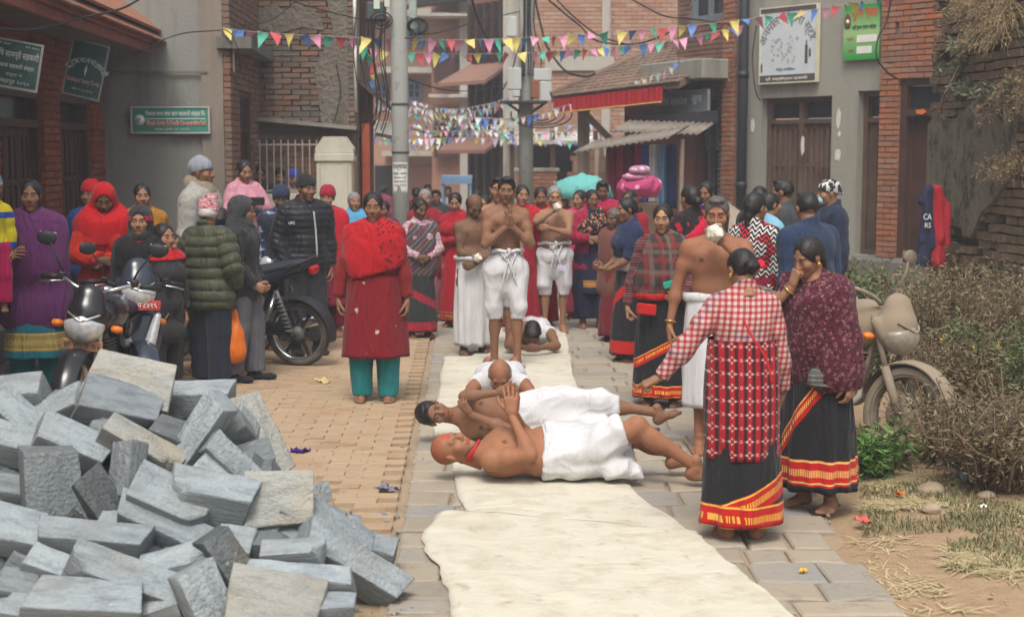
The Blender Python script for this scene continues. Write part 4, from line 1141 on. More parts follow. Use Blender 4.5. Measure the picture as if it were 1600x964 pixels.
def market():
 a = WM.A+WM.n*.38; q = NT('red_valance_cloth', .8, .2); x, y, z = q.sep(pos(q)); q.col(q.mix(q.noise(6, 4, pos(q)), (.42,.02,.022), (.3,.012,.018)))
 pt = [a+WM.u*(WM.L*i/4-.05*0)+Vector((0,0,ZML-.04+(ZMR-ZML)*i/4)) for i in range(5)]
 strip_cloth('valance', 'red pleated cloth valance with gold edging hung along the tiled eave', 'valance', pt, .24, q.m, 90, .02, 22)
 g = MB(); g.tube([p+Vector((0,0,-.235))+WM.n*.02 for p in catmull(pt, 8)], .012, 6); o = g.build('gold_trim', plain('gold_trim', (.6,.4,.12), .5), bpy.data.objects['valance'])
 # corrugated awning sheets
 Mz = plaster('rusty_corrugated_tin', (.30,.27,.23), (.2,.17,.14), (.16,.09,.06), .6, 3)
 def sheet(label, c, w, d, rx, ry, rz):
  n = 40; V = []; Fq = []
  for lay in (0, 1):
   for i in range(n+1):
    for j in range(3):
     V.append(((i/n-.5)*w, (j/2-.5)*d, .018*math.sin(i*6.28/n*w/.09)-lay*.005))
  for lay in (0, 1):
   for i in range(n):
    for j in range(2): k = lay*(n+1)*3+i*3+j; f = (k, k+3, k+4, k+1); Fq.append(f if lay == 0 else f[::-1])
  h = (n+1)*3
  for i in range(n):
   for j in (0, 2): k = i*3+j; Fq.append((k, k+3, k+3+h, k+h))
  o = obj('tin_awning', mesh_np('tin_awning', V, np.array(Fq), True, None, [Mz])); o.location = c; o.rotation_euler = (rx, ry, rz); tag(o, label, 'awning', 'rusty tin awnings over the clothes stall')
 sheet('bent rusty tin sheet sticking out lowest over the hanging clothes', P(985,218,20.2), 1.45, .8, R(12), R(-8), R(-28))
 sheet('paler rusty tin sheet just under the timber strut of the tiled house', P(1035,199,21.2), 1.35, .7, R(14), R(2), R(-28))
 m = MB()
 for px, Y in ((948,20.4), (1062,20.2), (930,21.5)): m.tube([P(px, 330, Y).xy.to_3d(), P(px, 330, Y).xy.to_3d()+Vector((.02,0,2.0))], .035, 6)
 tag(m.build('stall_posts', plain('grey_old_timber', (.22,.17,.12), .85)), 'rough timber posts holding up the tin awnings of the clothes stall', 'posts')
 cols = [(958,'maroon striped',(.2,.02,.04)), (972,'wine red',(.28,.02,.05)), (986,'dark plum',(.12,.02,.05)), (1000,'crimson',(.32,.015,.03)), (1010,'royal blue',(.03,.09,.35)), (1022,'white',(.6,.6,.62)), (1037,'pale denim blue',(.14,.27,.45)), (1050,'navy',(.02,.03,.1))]
 for i, (px, cn, c) in enumerate(cols):
  Y = 20.35; p0 = P(px-8, 227, Y); p1 = P(px+8, 227, Y+.1); mt = plain('garment_%s' % cn.replace(' ', '_'), c, .85, .25, 9)
  strip_cloth('hanging_garment', f'{cn} garment hanging {"first" if i == 0 else "in the row"} under the lowest tin awning', 'garment', [p0, (p0+p1)/2+Vector((0,-.03,.01)), p1], .82+.1*random.random(), mt, 16, .03, 3, 'garments hanging at the stall')
market()
def bundles():
 # turquoise tarpaulin load
 q = NT('turquoise_tarpaulin', .75, .2); q.col(q.mix(q.noise(5, 5), (.1,.36,.34), (.16,.46,.43))); q.bump(q.noise(7, 6), .8, .04)
 c = P(908, 296, 19.0)
 pr = [E((-.02,0,-.03), (.36,.3,.20), .03), C((-.18,-.1,.08), (.18,-.05,.12), .05, .06, .04), C((-.02,-.25,.0), (.02,.2,.14), .06, .06, .05), E((.14,0,-.03), (.24,.25,.17), .03), C((-.32,0,-.1), (.34,0,-.1), .08, .09, .03)]
 F_ = field_of(pr, .02, clips=[((0,0,-.12), (0,0,-1))]); V, Q = F_.mesh(); V = cloth_disp(V, Q, .026, 9, (1,0,1), 2.5)
 o = obj('tarpaulin_bundle', mesh_np('tarpaulin_bundle', V, Q, True, None, [q.m])); o.location = c; tag(o, 'turquoise tarpaulin draped over a rounded load above the crowd', 'tarpaulin')
 m = MB(); m.box((0,0,.5), (.55,.5,1.05), bev=.03); o2 = m.build('cart_box', plain('cart_timber', (.2,.12,.08), .8), loc=(c.x, c.y, 0)); tag(o2, 'tall wooden cart box under the turquoise tarpaulin', 'cart')
 def sack(label, px, py, Y, r, col, seed):
  q = NT('pink_%d' % seed, .75, .25); v = q.vor(9); q.col(q.mix(q.ma('LESS_THAN', v, .28), col, tuple(min(.75, x+.3) for x in col)));
  F_ = field_of([E((0,0,0), r, .02), C((-r[0]*.6,0,-r[2]*.2), (r[0]*.6,0,-r[2]*.1), r[2]*.85, r[2]*.9, .03), E((r[0]*.3,-r[1]*.3,r[2]*.2), (r[0]*.5,r[1]*.5,r[2]*.7), .03)], .012); V, Q = F_.mesh(); V = cloth_disp(V, Q, .022, 13, (1,0,.4), 2, seed)
  o = obj('bundle', mesh_np('bundle', V, Q, True, None, [q.m])); o.location = P(px, py, Y); tag(o, label, 'bundle', 'bundles stacked behind the crowd')
 sack('large hot pink quilted bundle under the smaller pillows', 999, 291, 18.6, (.25,.22,.15), (.42,.05,.16), 1)
 sack('flat dusty pink pillow in the middle of the stack', 994, 277, 18.55, (.17,.16,.05), (.42,.16,.24), 2)
 sack('small mauve pillow topmost of the bundle stack', 999, 267, 18.5, (.13,.12,.055), (.36,.17,.25), 3)
 m = MB(); m.box((0,0,.6), (.5,.4,1.2), bev=.02); p = P(999, 300, 18.6); tag(m.build('stall_table', M_wood2, loc=(p.x, 18.7, 0)), 'tall brown wooden table carrying the pink bundles', 'table')
 # sand heap
 V = [];
 n = 26; X, Y = np.meshgrid(np.linspace(-1,1,n), np.linspace(-1,1,n), indexing='ij'); Pn = np.stack([X.ravel()*.85, Y.ravel()*.9, 0*X.ravel()], 1)
 Pn[:, 2] = np.clip(1-(X.ravel()**2+Y.ravel()**2)**.7, -.1, 1)*.42*1.45+.03*nz(Pn, 5)
 I = np.arange(n*n).reshape(n, n); Q = np.stack([I[:-1,:-1].ravel(), I[1:,:-1].ravel(), I[1:,1:].ravel(), I[:-1,1:].ravel()], 1)
 p = P(1115,0,19.3); o = obj('sand_heap', mesh_np('sand_heap', Pn, Q, True, None, [plaster('grey_sand', (.36,.3,.23), (.28,.235,.18))])); o.location = (p.x, 19.3, .65); tag(o, 'heap of pale grey sand piled in front of the shutter shop', 'sand heap')
 m = MB(); m.box((0,0,.33), (1.7,1.6,.66), bev=.05); tag(m.build('rubble_platform', M_slabc, loc=(p.x, 19.4, 0)), 'rough stone platform that the sand heap lies on', 'platform')
bundles()
# ================================================================ FAR BUILDINGS
def far_windows(t, W_, rects, frame_mat, pane_mat, y=0):
 for px0, py0, px1, py1 in rects:
  a, z1 = W_.at(px0, py0); b, z0 = W_.at(px1, py1)
  f = frame_rect(t, a, b, z0, z1, y-.03, .07, .12, frame_mat, 'window')
  m = MB(); m.box(((a+b)/2, y-.01, (z0+z1)/2), (b-a-.1,.02,z1-z0-.1)); m.build('pane', pane_mat, f)
  m = MB(); m.box(((a+b)/2, y-.04, (z0+z1)/2), (.05,.06,z1-z0-.14)); m.box(((a+b)/2, y-.045, (z0+z1)/2), (b-a-.14,.05,.04)); m.build('glazing_bar', frame_mat, f)
def peach_house():
 Y = 32; W_ = Wall((P(786,0,Y).x, Y), (P(1120,0,Y).x, Y)); t = W_.thing('brick_block', 'big pale orange brick block with concrete columns closing the street behind the second pole', 'building')
 Z = lambda py: W_.at(900, py)[1]; X = lambda px: W_.at(px, 100)[0]
 hole = [(X(800), X(860), 0, Z(228)), (X(868), X(926), 0, Z(228))]
 m = rect_wall('wall', t, 0, W_.L, 0, 8.0, hole, M_mortar, .3)
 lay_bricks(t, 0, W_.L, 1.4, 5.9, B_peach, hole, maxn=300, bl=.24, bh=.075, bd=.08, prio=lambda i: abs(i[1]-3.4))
 m = MB()
 for a, b in ((786,810), (940,953)): m.box(((X(a)+X(b))/2,-.05,4), (X(b)-X(a),.1,8))
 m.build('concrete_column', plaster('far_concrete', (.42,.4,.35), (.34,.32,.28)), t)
 m = MB(); m.box((X(905),-.06,Z(100)), (X(960)-X(852),.1,Z(90)-Z(112))); m.build('concrete_lintel', plaster('far_concrete', (.42,.4,.35), (.34,.32,.28)), t)
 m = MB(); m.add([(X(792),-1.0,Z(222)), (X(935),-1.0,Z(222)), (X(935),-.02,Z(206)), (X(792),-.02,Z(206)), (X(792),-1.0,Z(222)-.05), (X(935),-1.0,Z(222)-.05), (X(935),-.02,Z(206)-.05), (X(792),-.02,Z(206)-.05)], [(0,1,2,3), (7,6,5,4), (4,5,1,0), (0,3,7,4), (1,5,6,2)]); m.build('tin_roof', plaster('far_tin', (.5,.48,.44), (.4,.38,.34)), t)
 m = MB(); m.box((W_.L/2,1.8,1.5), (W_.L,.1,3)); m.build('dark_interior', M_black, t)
 m = MB()
 for px in (800, 862, 928): m.box((X(px),-.8,1.1), (.1,.1,2.3))
 m.build('veranda_post', M_wood, t)
peach_house()
def temple_house():
 Y = 34; W_ = Wall((P(733,0,Y).x, Y), (P(790,0,Y-1.2).x, Y-1.2)); t = W_.thing('timber_house', 'tall house with dark carved timber bays left of the second pole', 'building')
 Z = lambda py: W_.at(760, py)[1]
 m = MB(); m.box((W_.L/2,.2,4.5), (W_.L,.3,9)); m.build('wall', brick_mat('far_dark_brick', [(.25,.12,.09), (.3,.15,.11)], g=.4), t)
 for z0, z1 in ((Z(330), Z(228)), (Z(205), Z(125)), (Z(95), Z(5))):
  n = 5
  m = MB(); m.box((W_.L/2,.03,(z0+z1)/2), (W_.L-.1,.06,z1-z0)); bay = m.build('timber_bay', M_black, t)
  for i in range(n): m = MB(); m.box((.1+i*(W_.L-.2)/(n-1),-.04,(z0+z1)/2), (.09,.1,z1-z0)); m.build('timber_post', M_wood, bay)
 for zz in (Z(110), Z(215)):
  m = MB(); m.add([(-.2,-.75,zz-.28), (W_.L+.3,-.75,zz-.28), (W_.L+.2,.0,zz+.15), (0,0,zz+.15), (-.2,-.75,zz-.36), (W_.L+.3,-.75,zz-.36), (W_.L+.2,.0,zz+.07), (0,0,zz+.07)], [(0,1,2,3), (7,6,5,4), (4,5,1,0), (0,3,7,4), (1,5,6,2)]); m.build('pent_roof', brick_mat('far_tiles', [(.25,.13,.1), (.3,.17,.13)], g=.4), t)
temple_house()
def tan_house():
 Y = 44; W_ = Wall((P(560,0,Y).x, Y), (P(722,0,Y).x, Y)); t = W_.thing('tan_house', 'hazy tan brick house with small blue windows far down the street', 'building')
 Z = lambda py: W_.at(640, py)[1]; X = lambda px: W_.at(px, 100)[0]
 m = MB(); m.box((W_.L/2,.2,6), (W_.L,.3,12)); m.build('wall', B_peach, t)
 Mb = plain('blue_window_paint', (.12,.2,.35), .6)
 far_windows(t, W_, [(636,128,659,156), (586,130,606,158), (636,40,662,75), (680,45,705,80), (692,120,712,150)], Mb, M_glass, 0)
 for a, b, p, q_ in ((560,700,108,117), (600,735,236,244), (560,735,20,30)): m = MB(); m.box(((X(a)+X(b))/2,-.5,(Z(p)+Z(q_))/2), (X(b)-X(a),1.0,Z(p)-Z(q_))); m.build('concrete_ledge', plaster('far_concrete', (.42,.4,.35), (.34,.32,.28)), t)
 m = MB(); m.box((X(662),-.04,Z(285)), (.75,.06,Z(258)-Z(310))); m.build('rolling_shutter', plain('far_brown_shutter', (.25,.12,.09), .7), t)
 m = MB(); m.box((X(608),-.04,Z(285)), (.9,.06,Z(258)-Z(310))); m.build('doorway', M_black, t)
 # terrace railings top
 m = MB()
 for i in range(9): m.box((X(700)+i*.14,-.7,Z(12)), (.03,.03,.7))
 m.build('terrace_railing', plain('white_pvc', (.6,.6,.56), .5), t)
 Y2 = 38; m = MB(); c = P(730,0,Y2); t2 = thing('concrete_column_house', 'narrow house front with a pale concrete corner column beside the timber house', 'building', (c.x, Y2, 0))
 m.box((0,0,5), (.38,.4,10)); m.build('column', plaster('far_concrete2', (.5,.48,.43), (.4,.38,.34)), t2)
 m = MB(); m.box((-.55,.3,5), (.75,.3,10)); m.build('wall', B_peach, t2)
 for z in (2.1, 4.0, 6.0): m = MB(); m.box((-.55,-.1,z), (.6,.12,.9)); m.build('dark_window', M_wood, t2)
 for z in (3.2, 5.2): m = MB(); m.box((-.4,-.45,z), (1.1,.9,.08)); m.build('balcony', plaster('far_concrete2', (.5,.48,.43), (.4,.38,.34)), t2)
 m = MB(); m.prism([(-1.5,-1.0,5.3), (.0,-1.0,5.5), (.3,-.2,6.0), (-1.2,-.2,5.8)], (0,0,.06)); m.build('awning', M_black, t2)
 # closes the far end
 Y3 = 60; W3 = Wall((P(420,0,Y3).x, Y3), (P(1250,0,Y3).x, Y3)); t3 = W3.thing('far_houses', 'row of hazy brick houses closing off the end of the street', 'building')
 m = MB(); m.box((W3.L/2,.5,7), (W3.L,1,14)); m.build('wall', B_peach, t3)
 for i in range(8):
  for z in (1.4, 4.2, 7.0, 9.8):
   m = MB(); m.box((1.4+i*2.6,-.05,z+.5), (1.0,.1,1.4)); m.build('window', M_wood, t3)
tan_house()
def small_far():
 c = P(839,0,27.5); t = thing('low_brick_wall', 'low brick wall with a flat concrete cap at the foot of the second pole', 'wall', (c.x, 27.5, 0))
 w = P(871,0,27.5).x-P(807,0,27.5).x; zt = P(839,266,27.5).z
 m = MB(); m.box((0,.15,zt/2), (w,.25,zt-.1)); m.build('core', M_mortar, t); lay_bricks(t, -w/2, w/2, .3, zt-.06, B_or, bd=.08, maxn=300)
 m = MB(); m.box((0,.12,zt), (w+.1,.36,.07), bev=.01); m.build('cap', M_conc2, t)
 c = P(925,0,25.5); t = thing('brick_shrine', 'stepped brick shrine with projecting courses behind the turquoise tarpaulin', 'shrine', (c.x, 25.5, 0))
 for i, (z, w, h) in enumerate(((.0,.72,1.0), (1.0,.8,.12), (1.12,.68,.25), (1.37,.78,.1), (1.47,.6,.2), (1.67,.68,.08), (1.75,.46,.12))): m = MB(); m.box((0,.3,z+h/2), (w,.6,h-.002)); m.build('course', B_peach, t)
 # blue cart frame
 c = P(713,0,24.0); t = thing('market_cart', 'small street cart with a pale blue frame and roof in the hazy distance', 'cart', (c.x, 24, 0)); Mb = plain('pale_blue_frame', (.18,.3,.45), .6)
 m = MB(); m.box((0,0,1.42), (.5,.5,.05), bev=.01); m.box((0,-.25,1.36), (.5,.02,.1)); m.build('roof', Mb, t)
 for x in (-.22,.22):
  for y in (-.22,.22): m = MB(); m.box((x,y,.95), (.035,.035,.9)); m.build('post', Mb, t)
 m = MB(); m.box((0,0,.55), (.5,.5,.4), bev=.02); m.build('tray', plain('cart_tray', (.35,.37,.4), .7), t)
 for x in (-.27,.27): m = MB(); m.lathe([(.0,-.02),(.2,-.02),(.24,0),(.2,.02),(0,.02)], (x,0,.24), 16, axis='x'); m.build('wheel', M_black, t)
small_far()
# ================================================================ MOSSY WALL ON THE RIGHT
def mossy_wall():
 A = P(1471,0,15.8); B = P(1700,0,12.6); Wm = Wall((A.x, 15.8), (B.x, 12.6)); t = Wm.thing('mossy_wall', 'high crumbling mossy brick wall at the right edge under hanging dry plants', 'wall')
 m = MB(); m.box((Wm.L/2,.3,2.6), (Wm.L,.5,5.2)); m.build('core', plaster('mossy_earth', (.13,.11,.065), (.085,.075,.04), (.045,.045,.022), .8, 2), t)
 lay_bricks(t, 0, Wm.L, .3, 4.2, B_moss, maxn=300, rough=.02, bd=.12, gap=.016, y=.0, bh=.07, missing=.08, prio=lambda i: i[1]*.3+i[0])
 q = NT('mossy_render', .95, .1); p = pos(q); c = q.mix(q.noise(3, 8, q.map(p, (1,1,.4)), .7), (.22,.2,.155), (.09,.085,.055)); c = q.mix(q.ramp(q.noise(5, 8, q.map(p, (1.2,1.2,.8)), .75), [(.48,0),(.6,1)]), c, (.055,.055,.035)); q.col(c); q.bump(q.noise(10, 8, p), .8, .03)
 zt = Wm.at(1490,190)[1]; L = Wm.L;
 pts = [(.0,-.11,zt-.02)]+[(L*i/12,-.11,zt+.1*math.sin(i*2.1)+i*.015) for i in range(1, 9)]+[(L*.66,-.11,zt-.5), (L*.55,-.11,zt-.75), (L*.45,-.11,zt-.9), (L*.38,-.11,zt-1.15), (L*.2,-.11,zt-1.0), (L*.1,-.11,zt-1.3), (.0,-.11,zt-1.25)]
 m = MB(); m.prism(pts, (0,.05,0)); m.build('render_patch', q.m, t)
 return Wm
WX = mossy_wall()
# ================================================================ LETTERING
M_white = plain('white_lettering', (.72,.72,.68), .6, .1)
def text_mesh(s, mat, name='lettering', ex=.002, bold=0):
 cu = bpy.data.curves.new('txt', 'FONT'); cu.body = s; cu.extrude = ex; cu.offset = bold; cu.resolution_u = 2
 o = bpy.data.objects.new('txt', cu); COL.objects.link(o)
 bpy.context.view_layer.update()
 me = bpy.data.meshes.new_from_object(o.evaluated_get(bpy.context.evaluated_depsgraph_get()))
 bpy.data.objects.remove(o); bpy.data.curves.remove(cu); me.name = name
 me.materials.clear(); me.materials.append(mat); return me
def text(parent, s, x0, x1, z0, z1, mat, y=-.02, name='lettering', bold=0, rot=0):
 """text fitted into a rectangle of the parent's face"""
 me = text_mesh(s, mat, name, bold=bold); n = len(me.vertices)
 if n == 0: return None
 a = np.zeros(n*3, np.float32); me.vertices.foreach_get('co', a); a = a.reshape(-1, 3)
 lo, hi = a.min(0), a.max(0); sx = (x1-x0)/max(hi[0]-lo[0], 1e-6); sz = (z1-z0)/max(hi[1]-lo[1], 1e-6)
 b = np.stack([(a[:, 0]-(lo[0]+hi[0])/2)*sx, -a[:, 2], (a[:, 1]-(lo[1]+hi[1])/2)*sz], 1).astype(np.float32); me.vertices.foreach_set('co', b.ravel()); me.update()
 o = obj(name, me, parent, ((x0+x1)/2, y, (z0+z1)/2)); o.rotation_euler = (0, -rot, 0); return o
def sign_board(name, label, loc, rz, w, h, mat, frame=None, t=.03):
 s = thing(name, label, 'sign', loc, rz); m = MB(); m.box((0,0,0), (w,t,h), bev=.004); m.build('board', mat, s)
 if frame:
  m = MB(); e = .018
  for x in (-w/2, w/2): m.box((x,-.004,0), (e,t+.012,h+e))
  for z in (-h/2, h/2): m.box((0,-.004,z), (w-e,t+.01,e))
  m.build('frame', frame, s)
 return s
def signs():
 Mg = plain('green_sign_paint', (.02,.20,.15), .5, .12, 5, .1, dust=.25, dustc=(.2,.25,.2))
 Mr = plain('red_lettering', (.6,.07,.05), .6); Mdr = plain('dark_red_lettering', (.38,.05,.04), .6)
 # green co-operative sign on the grey wall
 a, za = WG.at(207,208,.03); b, zb = WG.at(327,168,.03); w, h = b-a, zb-za
 s = sign_board('shop_sign', 'green savings and credit co-operative sign with a round emblem on the grey wall', WG.A+WG.u*(a+w/2)+Vector((0,-.04,za+h/2)), 0, w, h, Mg, plain('pale_metal_edge', (.4,.42,.38), .4))
 y = -.019
 m = MB(); m.lathe([(0,0),(.062*h/.3,0),(.062*h/.3,.004),(0,.004)], (-w*.395,y-.004,.0), 24, axis='y'); em = m.build('emblem', plain('pale_blue_emblem', (.5,.68,.72), .6), s)
 m = MB(); m.lathe([(0,0),(.042*h/.3,0),(.042*h/.3,.003),(0,.003)], (-w*.395,y-.008,.0), 20, axis='y'); m.build('emblem_disc', M_white, em)
 m = MB(); m.lathe([(0,0),(.012,0),(.012,.003),(0,.003)], (-w*.395,y-.011,.012), 8, axis='y'); m.lathe([(0,0),(.009,0),(.009,.003),(0,.003)], (-w*.395-.009,y-.011,-.01), 8, axis='y'); m.build('emblem_mark', plain('brown_mark', (.2,.1,.05), .7), em)
 text(s, 'िवकास बचत तथा ऋण सहकारी संस्था िल.', -w*.32, w*.455, h*.11, h*.37, M_white, y, bold=.008)
 m = MB(); m.box((w*.07,y,h*.05), (w*.77,.004,h*.03)); m.build('rule', M_white, s)
 text(s, 'Vikash Saving & Credit Co-operative Ltd.', -w*.318, w*.46, -h*.26, -h*.01, M_white, y+.001, bold=.04)
 text(s, 'Vikash Saving & Credit Co-operative Ltd.', -w*.318, w*.46, -h*.25, -h*.02, Mr, y-.003, bold=.005)
 text(s, 'भक्तपुर-७, दुवाकोट  फोन : ६६१९२५७', -w*.2, w*.25, -h*.41, -h*.31, M_white, y)
 # two tilted dark green boards over the shop doors
 Md = plain('shaded_dark_green_board', (.012,.05,.043), .5, .15, 4, .1, dust=.15, dustc=(.08,.1,.09))  # dark green paint, its base darkened further to carry the eave's shade
 Mf = plain('faded_white_lettering', (.42,.46,.42), .7)
 def tilted(label, pa, pb, zc, w, h, Y0):
  o = WL.A+WL.u*0
  s = sign_board('shop_sign', label, (0,0,0), 0, w, h, Md, plain('dull_metal_edge', (.2,.21,.2), .5)); return s
 c = P(24,103,11.6); s = tilted('dark green board with faded white lettering hanging slanted at the left edge', 0, 0, 0, .36, .385, 0); s.location = c; s.rotation_euler = (R(-18), R(10), R(18))
 text(s, 'कृिष सामग्री सहकारी', -.165, .165, .035, .12, Mf, bold=.01); text(s, 'िवकास सहकारी संस्था', -.14, .14, -.045, .01, Mf, bold=.01); text(s, 'दर्ता नं', -.06, .06, -.105, -.07, Mf); text(s, 'भक्तपुर २०६०', -.12, .12, -.17, -.13, Mf); text(s, 'प्रो. कृष्ण', -.16,-.05,.15,.172, Mf); text(s, 'फोन ६६१०', .05,.16,.15,.172, Mf)
 c = P(134,111,14.4); s = tilted('dark green board with arched lettering and a white leaf shape hanging slanted under the eave', 0, 0, 0, .34, .58, 0); s.location = c; s.rotation_euler = (R(-22), R(13), R(16))
 arch_text(s, ['इ','ट्टा','ब','च','त','स','ह','का','री'], 0, -.1, .2, 150, 30, .075, Mf, -.019)
 m = MB(); m.prism([(0,-.018,.06), (.012,-.018,.0), (0,-.018,-.08), (-.014,-.018,-.01)], (0,-.004,0)); m.build('leaf_mark', Mf, s)
 text(s, 'Bhaktapur Saving Co-op.', -.155, .155, -.16, -.095, Mf, -.0175, bold=.04); text(s, 'Bhaktapur Saving Co-op.', -.153, .153, -.155, -.10, plain('dull_red_lettering', (.42,.12,.1), .6), -.021)
 text(s, 'फोन नं ६-६१२३', -.10, .10, -.235, -.2, Mf)
 # grocery store sign and gas sign on the cement shophouse
 a, za = WR.at(1193,136); b, zb = WR.at(1284,6);
 z1 = (WR.at(1193,20)[1]+WR.at(1284,2)[1])/2; z0 = (WR.at(1193,136)[1]+WR.at(1284,123)[1])/2; w, h = b-a, z1-z0
 Mw = plain('white_sign_face', (.56,.6,.62), .5, .06, 4, .05, dust=.2, dustc=(.4,.4,.38)); Mgy = plain('grey_lettering', (.22,.22,.23), .7); Mk = plain('dark_sign_band', (.09,.075,.07), .6); Mb = plain('blue_lettering', (.1,.28,.4), .6)
 s = sign_board('shop_sign', 'white grocery shop sign with grey arched lettering on the cement shophouse', WR.A+WR.u*(a+w/2)+WR.n*.06+Vector((0,0,z0+h/2)), WR.rz, w, h, Mw, plain('pale_yellow_edge', (.6,.57,.42), .5), .06)
 y = -.033
 arch_text(s, ['अ','न','मो','ल',' ','िक','रा','ना',' ','स्टो','र'], 0, -h*.10, w*.47, 158, 22, h*.155, Mgy, y)
 m = MB(); m.box((0,y,-h*.445), (w*.985,.006,h*.1)); bd = m.build('lower_band', Mk, s); text(s, 'प्रो. लक्ष्मीप्रसाद प्रजापित', -w*.38, w*.36, -h*.475, -h*.42, M_white, y-.005, bold=.01)
 m = MB(); m.box((0,y,h*.465), (w*.985,.006,h*.06)); m.build('upper_band', Mk, s)
 text(s, 'भक्तपुर, नगरपािलका-७', -w*.2, w*.14, -h*.35, -h*.295, Mb, y)
 m = MB()
 for (x, z, ww, hh) in ((-.46,-.3,.03,.1), (.33,-.14,.045,.24), (.39,-.13,.035,.09)): m.box((x*w,y,z*h), (ww*w,.005,hh*h), bev=.001); m.box((x*w,y,(z+hh*.62)*h), (ww*w*.45,.005,hh*h*.25))
 m.build('bottle_picture', plain('dark_print', (.08,.08,.085), .6), s)
 random.seed(5)
 for k, c in enumerate(((.28,.36,.42), (.5,.42,.45), (.35,.5,.42), (.42,.4,.36))):
  m = MB()
  for i in range(9): x, z = random.uniform(-.28,.2)*w, random.uniform(-.24,.1)*h; pts = [(x+math.cos(t_)*random.uniform(.008,.03), y-k*.0004, z+math.sin(t_)*random.uniform(.008,.03)) for t_ in (0,1.2,2.4,3.6,5)]; m.prism(pts, (0,-.003,0))
  tag(m.build('faded_goods_picture', plain('faded_print_%d' % k, c, .7), s), kind='stuff')
 a = WR.at(1322,95)[0]; b = WR.at(1378,80)[0]; z0 = (WR.at(1322,98)[1]+WR.at(1378,91)[1])/2; z1 = (WR.at(1322,14)[1]+WR.at(1378,1)[1])/2; w, h = b-a, z1-z0
 q = NT('green_gradient_print', .5, .3); x_, y_, z_ = q.sep(q.tc()); c = q.mix(q.ma('MULTIPLY_ADD', q.ma('ABSOLUTE', z_), -2.2/h, 1.0), (.03,.30,.05), (.32,.52,.22)); q.col(c)
 s = sign_board('shop_sign', 'green cooking gas sign with red lettering and two white fields beside the brick bay', WR.A+WR.u*(a+w/2)+WR.n*.05+Vector((0,0,z0+h/2)), WR.rz, w, h, q.m, None, .04)
 y = -.022; text(s, 'सुमन ग्यास', -w*.25, w*.46, h*.2, h*.42, Mr, y, bold=.02); text(s, 'यहाँ सुमन ग्यास पाईन्छ', -w*.25, w*.42, h*.03, h*.14, plain('dark_green_lettering', (.02,.08,.05), .6), y, bold=.01)
 m = MB(); m.box((w*.17,y,-h*.12), (w*.56,.004,h*.13)); m.box((w*.1,y,-h*.32), (w*.42,.004,h*.13)); m.build('blank_field', M_white, s)
 text(s, 'प्रो.', -w*.4, -w*.2, -h*.15, -h*.08, Mdr, y); text(s, 'फोन', -w*.35, -w*.2, -h*.35, -h*.29, Mdr, y)
 m = MB(); m.lathe([(0,-.13),(.045,-.12),(.055,-.07),(.055,.06),(.04,.1),(.018,.12),(.018,.15),(0,.15)], (0,0,0), 14); m.v = [Vector((v.x-w*.38, y-.002+v.y*.08, v.z*h/.75*.75+h*.2)) for v in m.v]; m.build('gas_bottle_picture', plain('brown_bottle_print', (.14,.05,.03), .6), s)
 m = MB(); m.lathe([(0,0),(.03,0),(.03,.003),(0,.003)], (-w*.38,y-.009,h*.2), 14, axis='y'); m.build('bottle_label', M_white, s)
 # grey fascia sign of the shutter shop
 a = WB.at(1064,175)[0]; b = WB.at(1148,150)[0]; z1 = (WB.at(1064,142)[1]+WB.at(1145,124)[1])/2; h = .3
 s = sign_board('shop_sign', 'long grey shop fascia with pale three word lettering above the rolling shutter', WB.A+WB.u*((a+b)/2-.12)+WB.n*.42+Vector((0,0,z1-h*.85)), WB.rz, b-a+.15, h, plain('grey_fascia', (.13,.15,.165), .5), plain('dull_metal_edge', (.2,.21,.2), .5))
 w = b-a; text(s, 'सकाल साकोस', -w*.47, w*.17, -h*.2, h*.27, plain('bluish_lettering', (.42,.48,.54), .6), -.02, bold=.02); text(s, 'लुगा', w*.25, w*.45, -h*.2, h*.25, plain('bluish_lettering', (.42,.48,.54), .6), -.02, bold=.02)
 m = MB(); m.box((0,.0,-h*.5-.1), (w+.1,.38,.18), bev=.02); m.build('box_underside', plain('dark_steel', (.035,.035,.04), .4), s)
def arch_text(s, cl, cx, cz, rad, a0, a1, hgt, mat, y):
 n = len(cl)
 for i, ch in enumerate(cl):
  if ch == ' ': continue
  a = R(a0+(a1-a0)*i/(n-1)); x, z = cx+math.cos(a)*rad, cz+math.sin(a)*rad
  me = text_mesh(ch, mat, bold=.01); k = np.zeros(len(me.vertices)*3, np.float32); me.vertices.foreach_get('co', k); k = k.reshape(-1, 3)
  lo, hi = k.min(0), k.max(0); sc = hgt/.95
  b = np.stack([(k[:, 0]-(lo[0]+hi[0])/2)*sc, -k[:, 2], (k[:, 1]-.35)*sc], 1).astype(np.float32); me.vertices.foreach_set('co', b.ravel()); me.update()
  o = obj('letter', me, s, (x, y, z)); o.rotation_euler = (0, math.pi/2-a, 0)
signs()
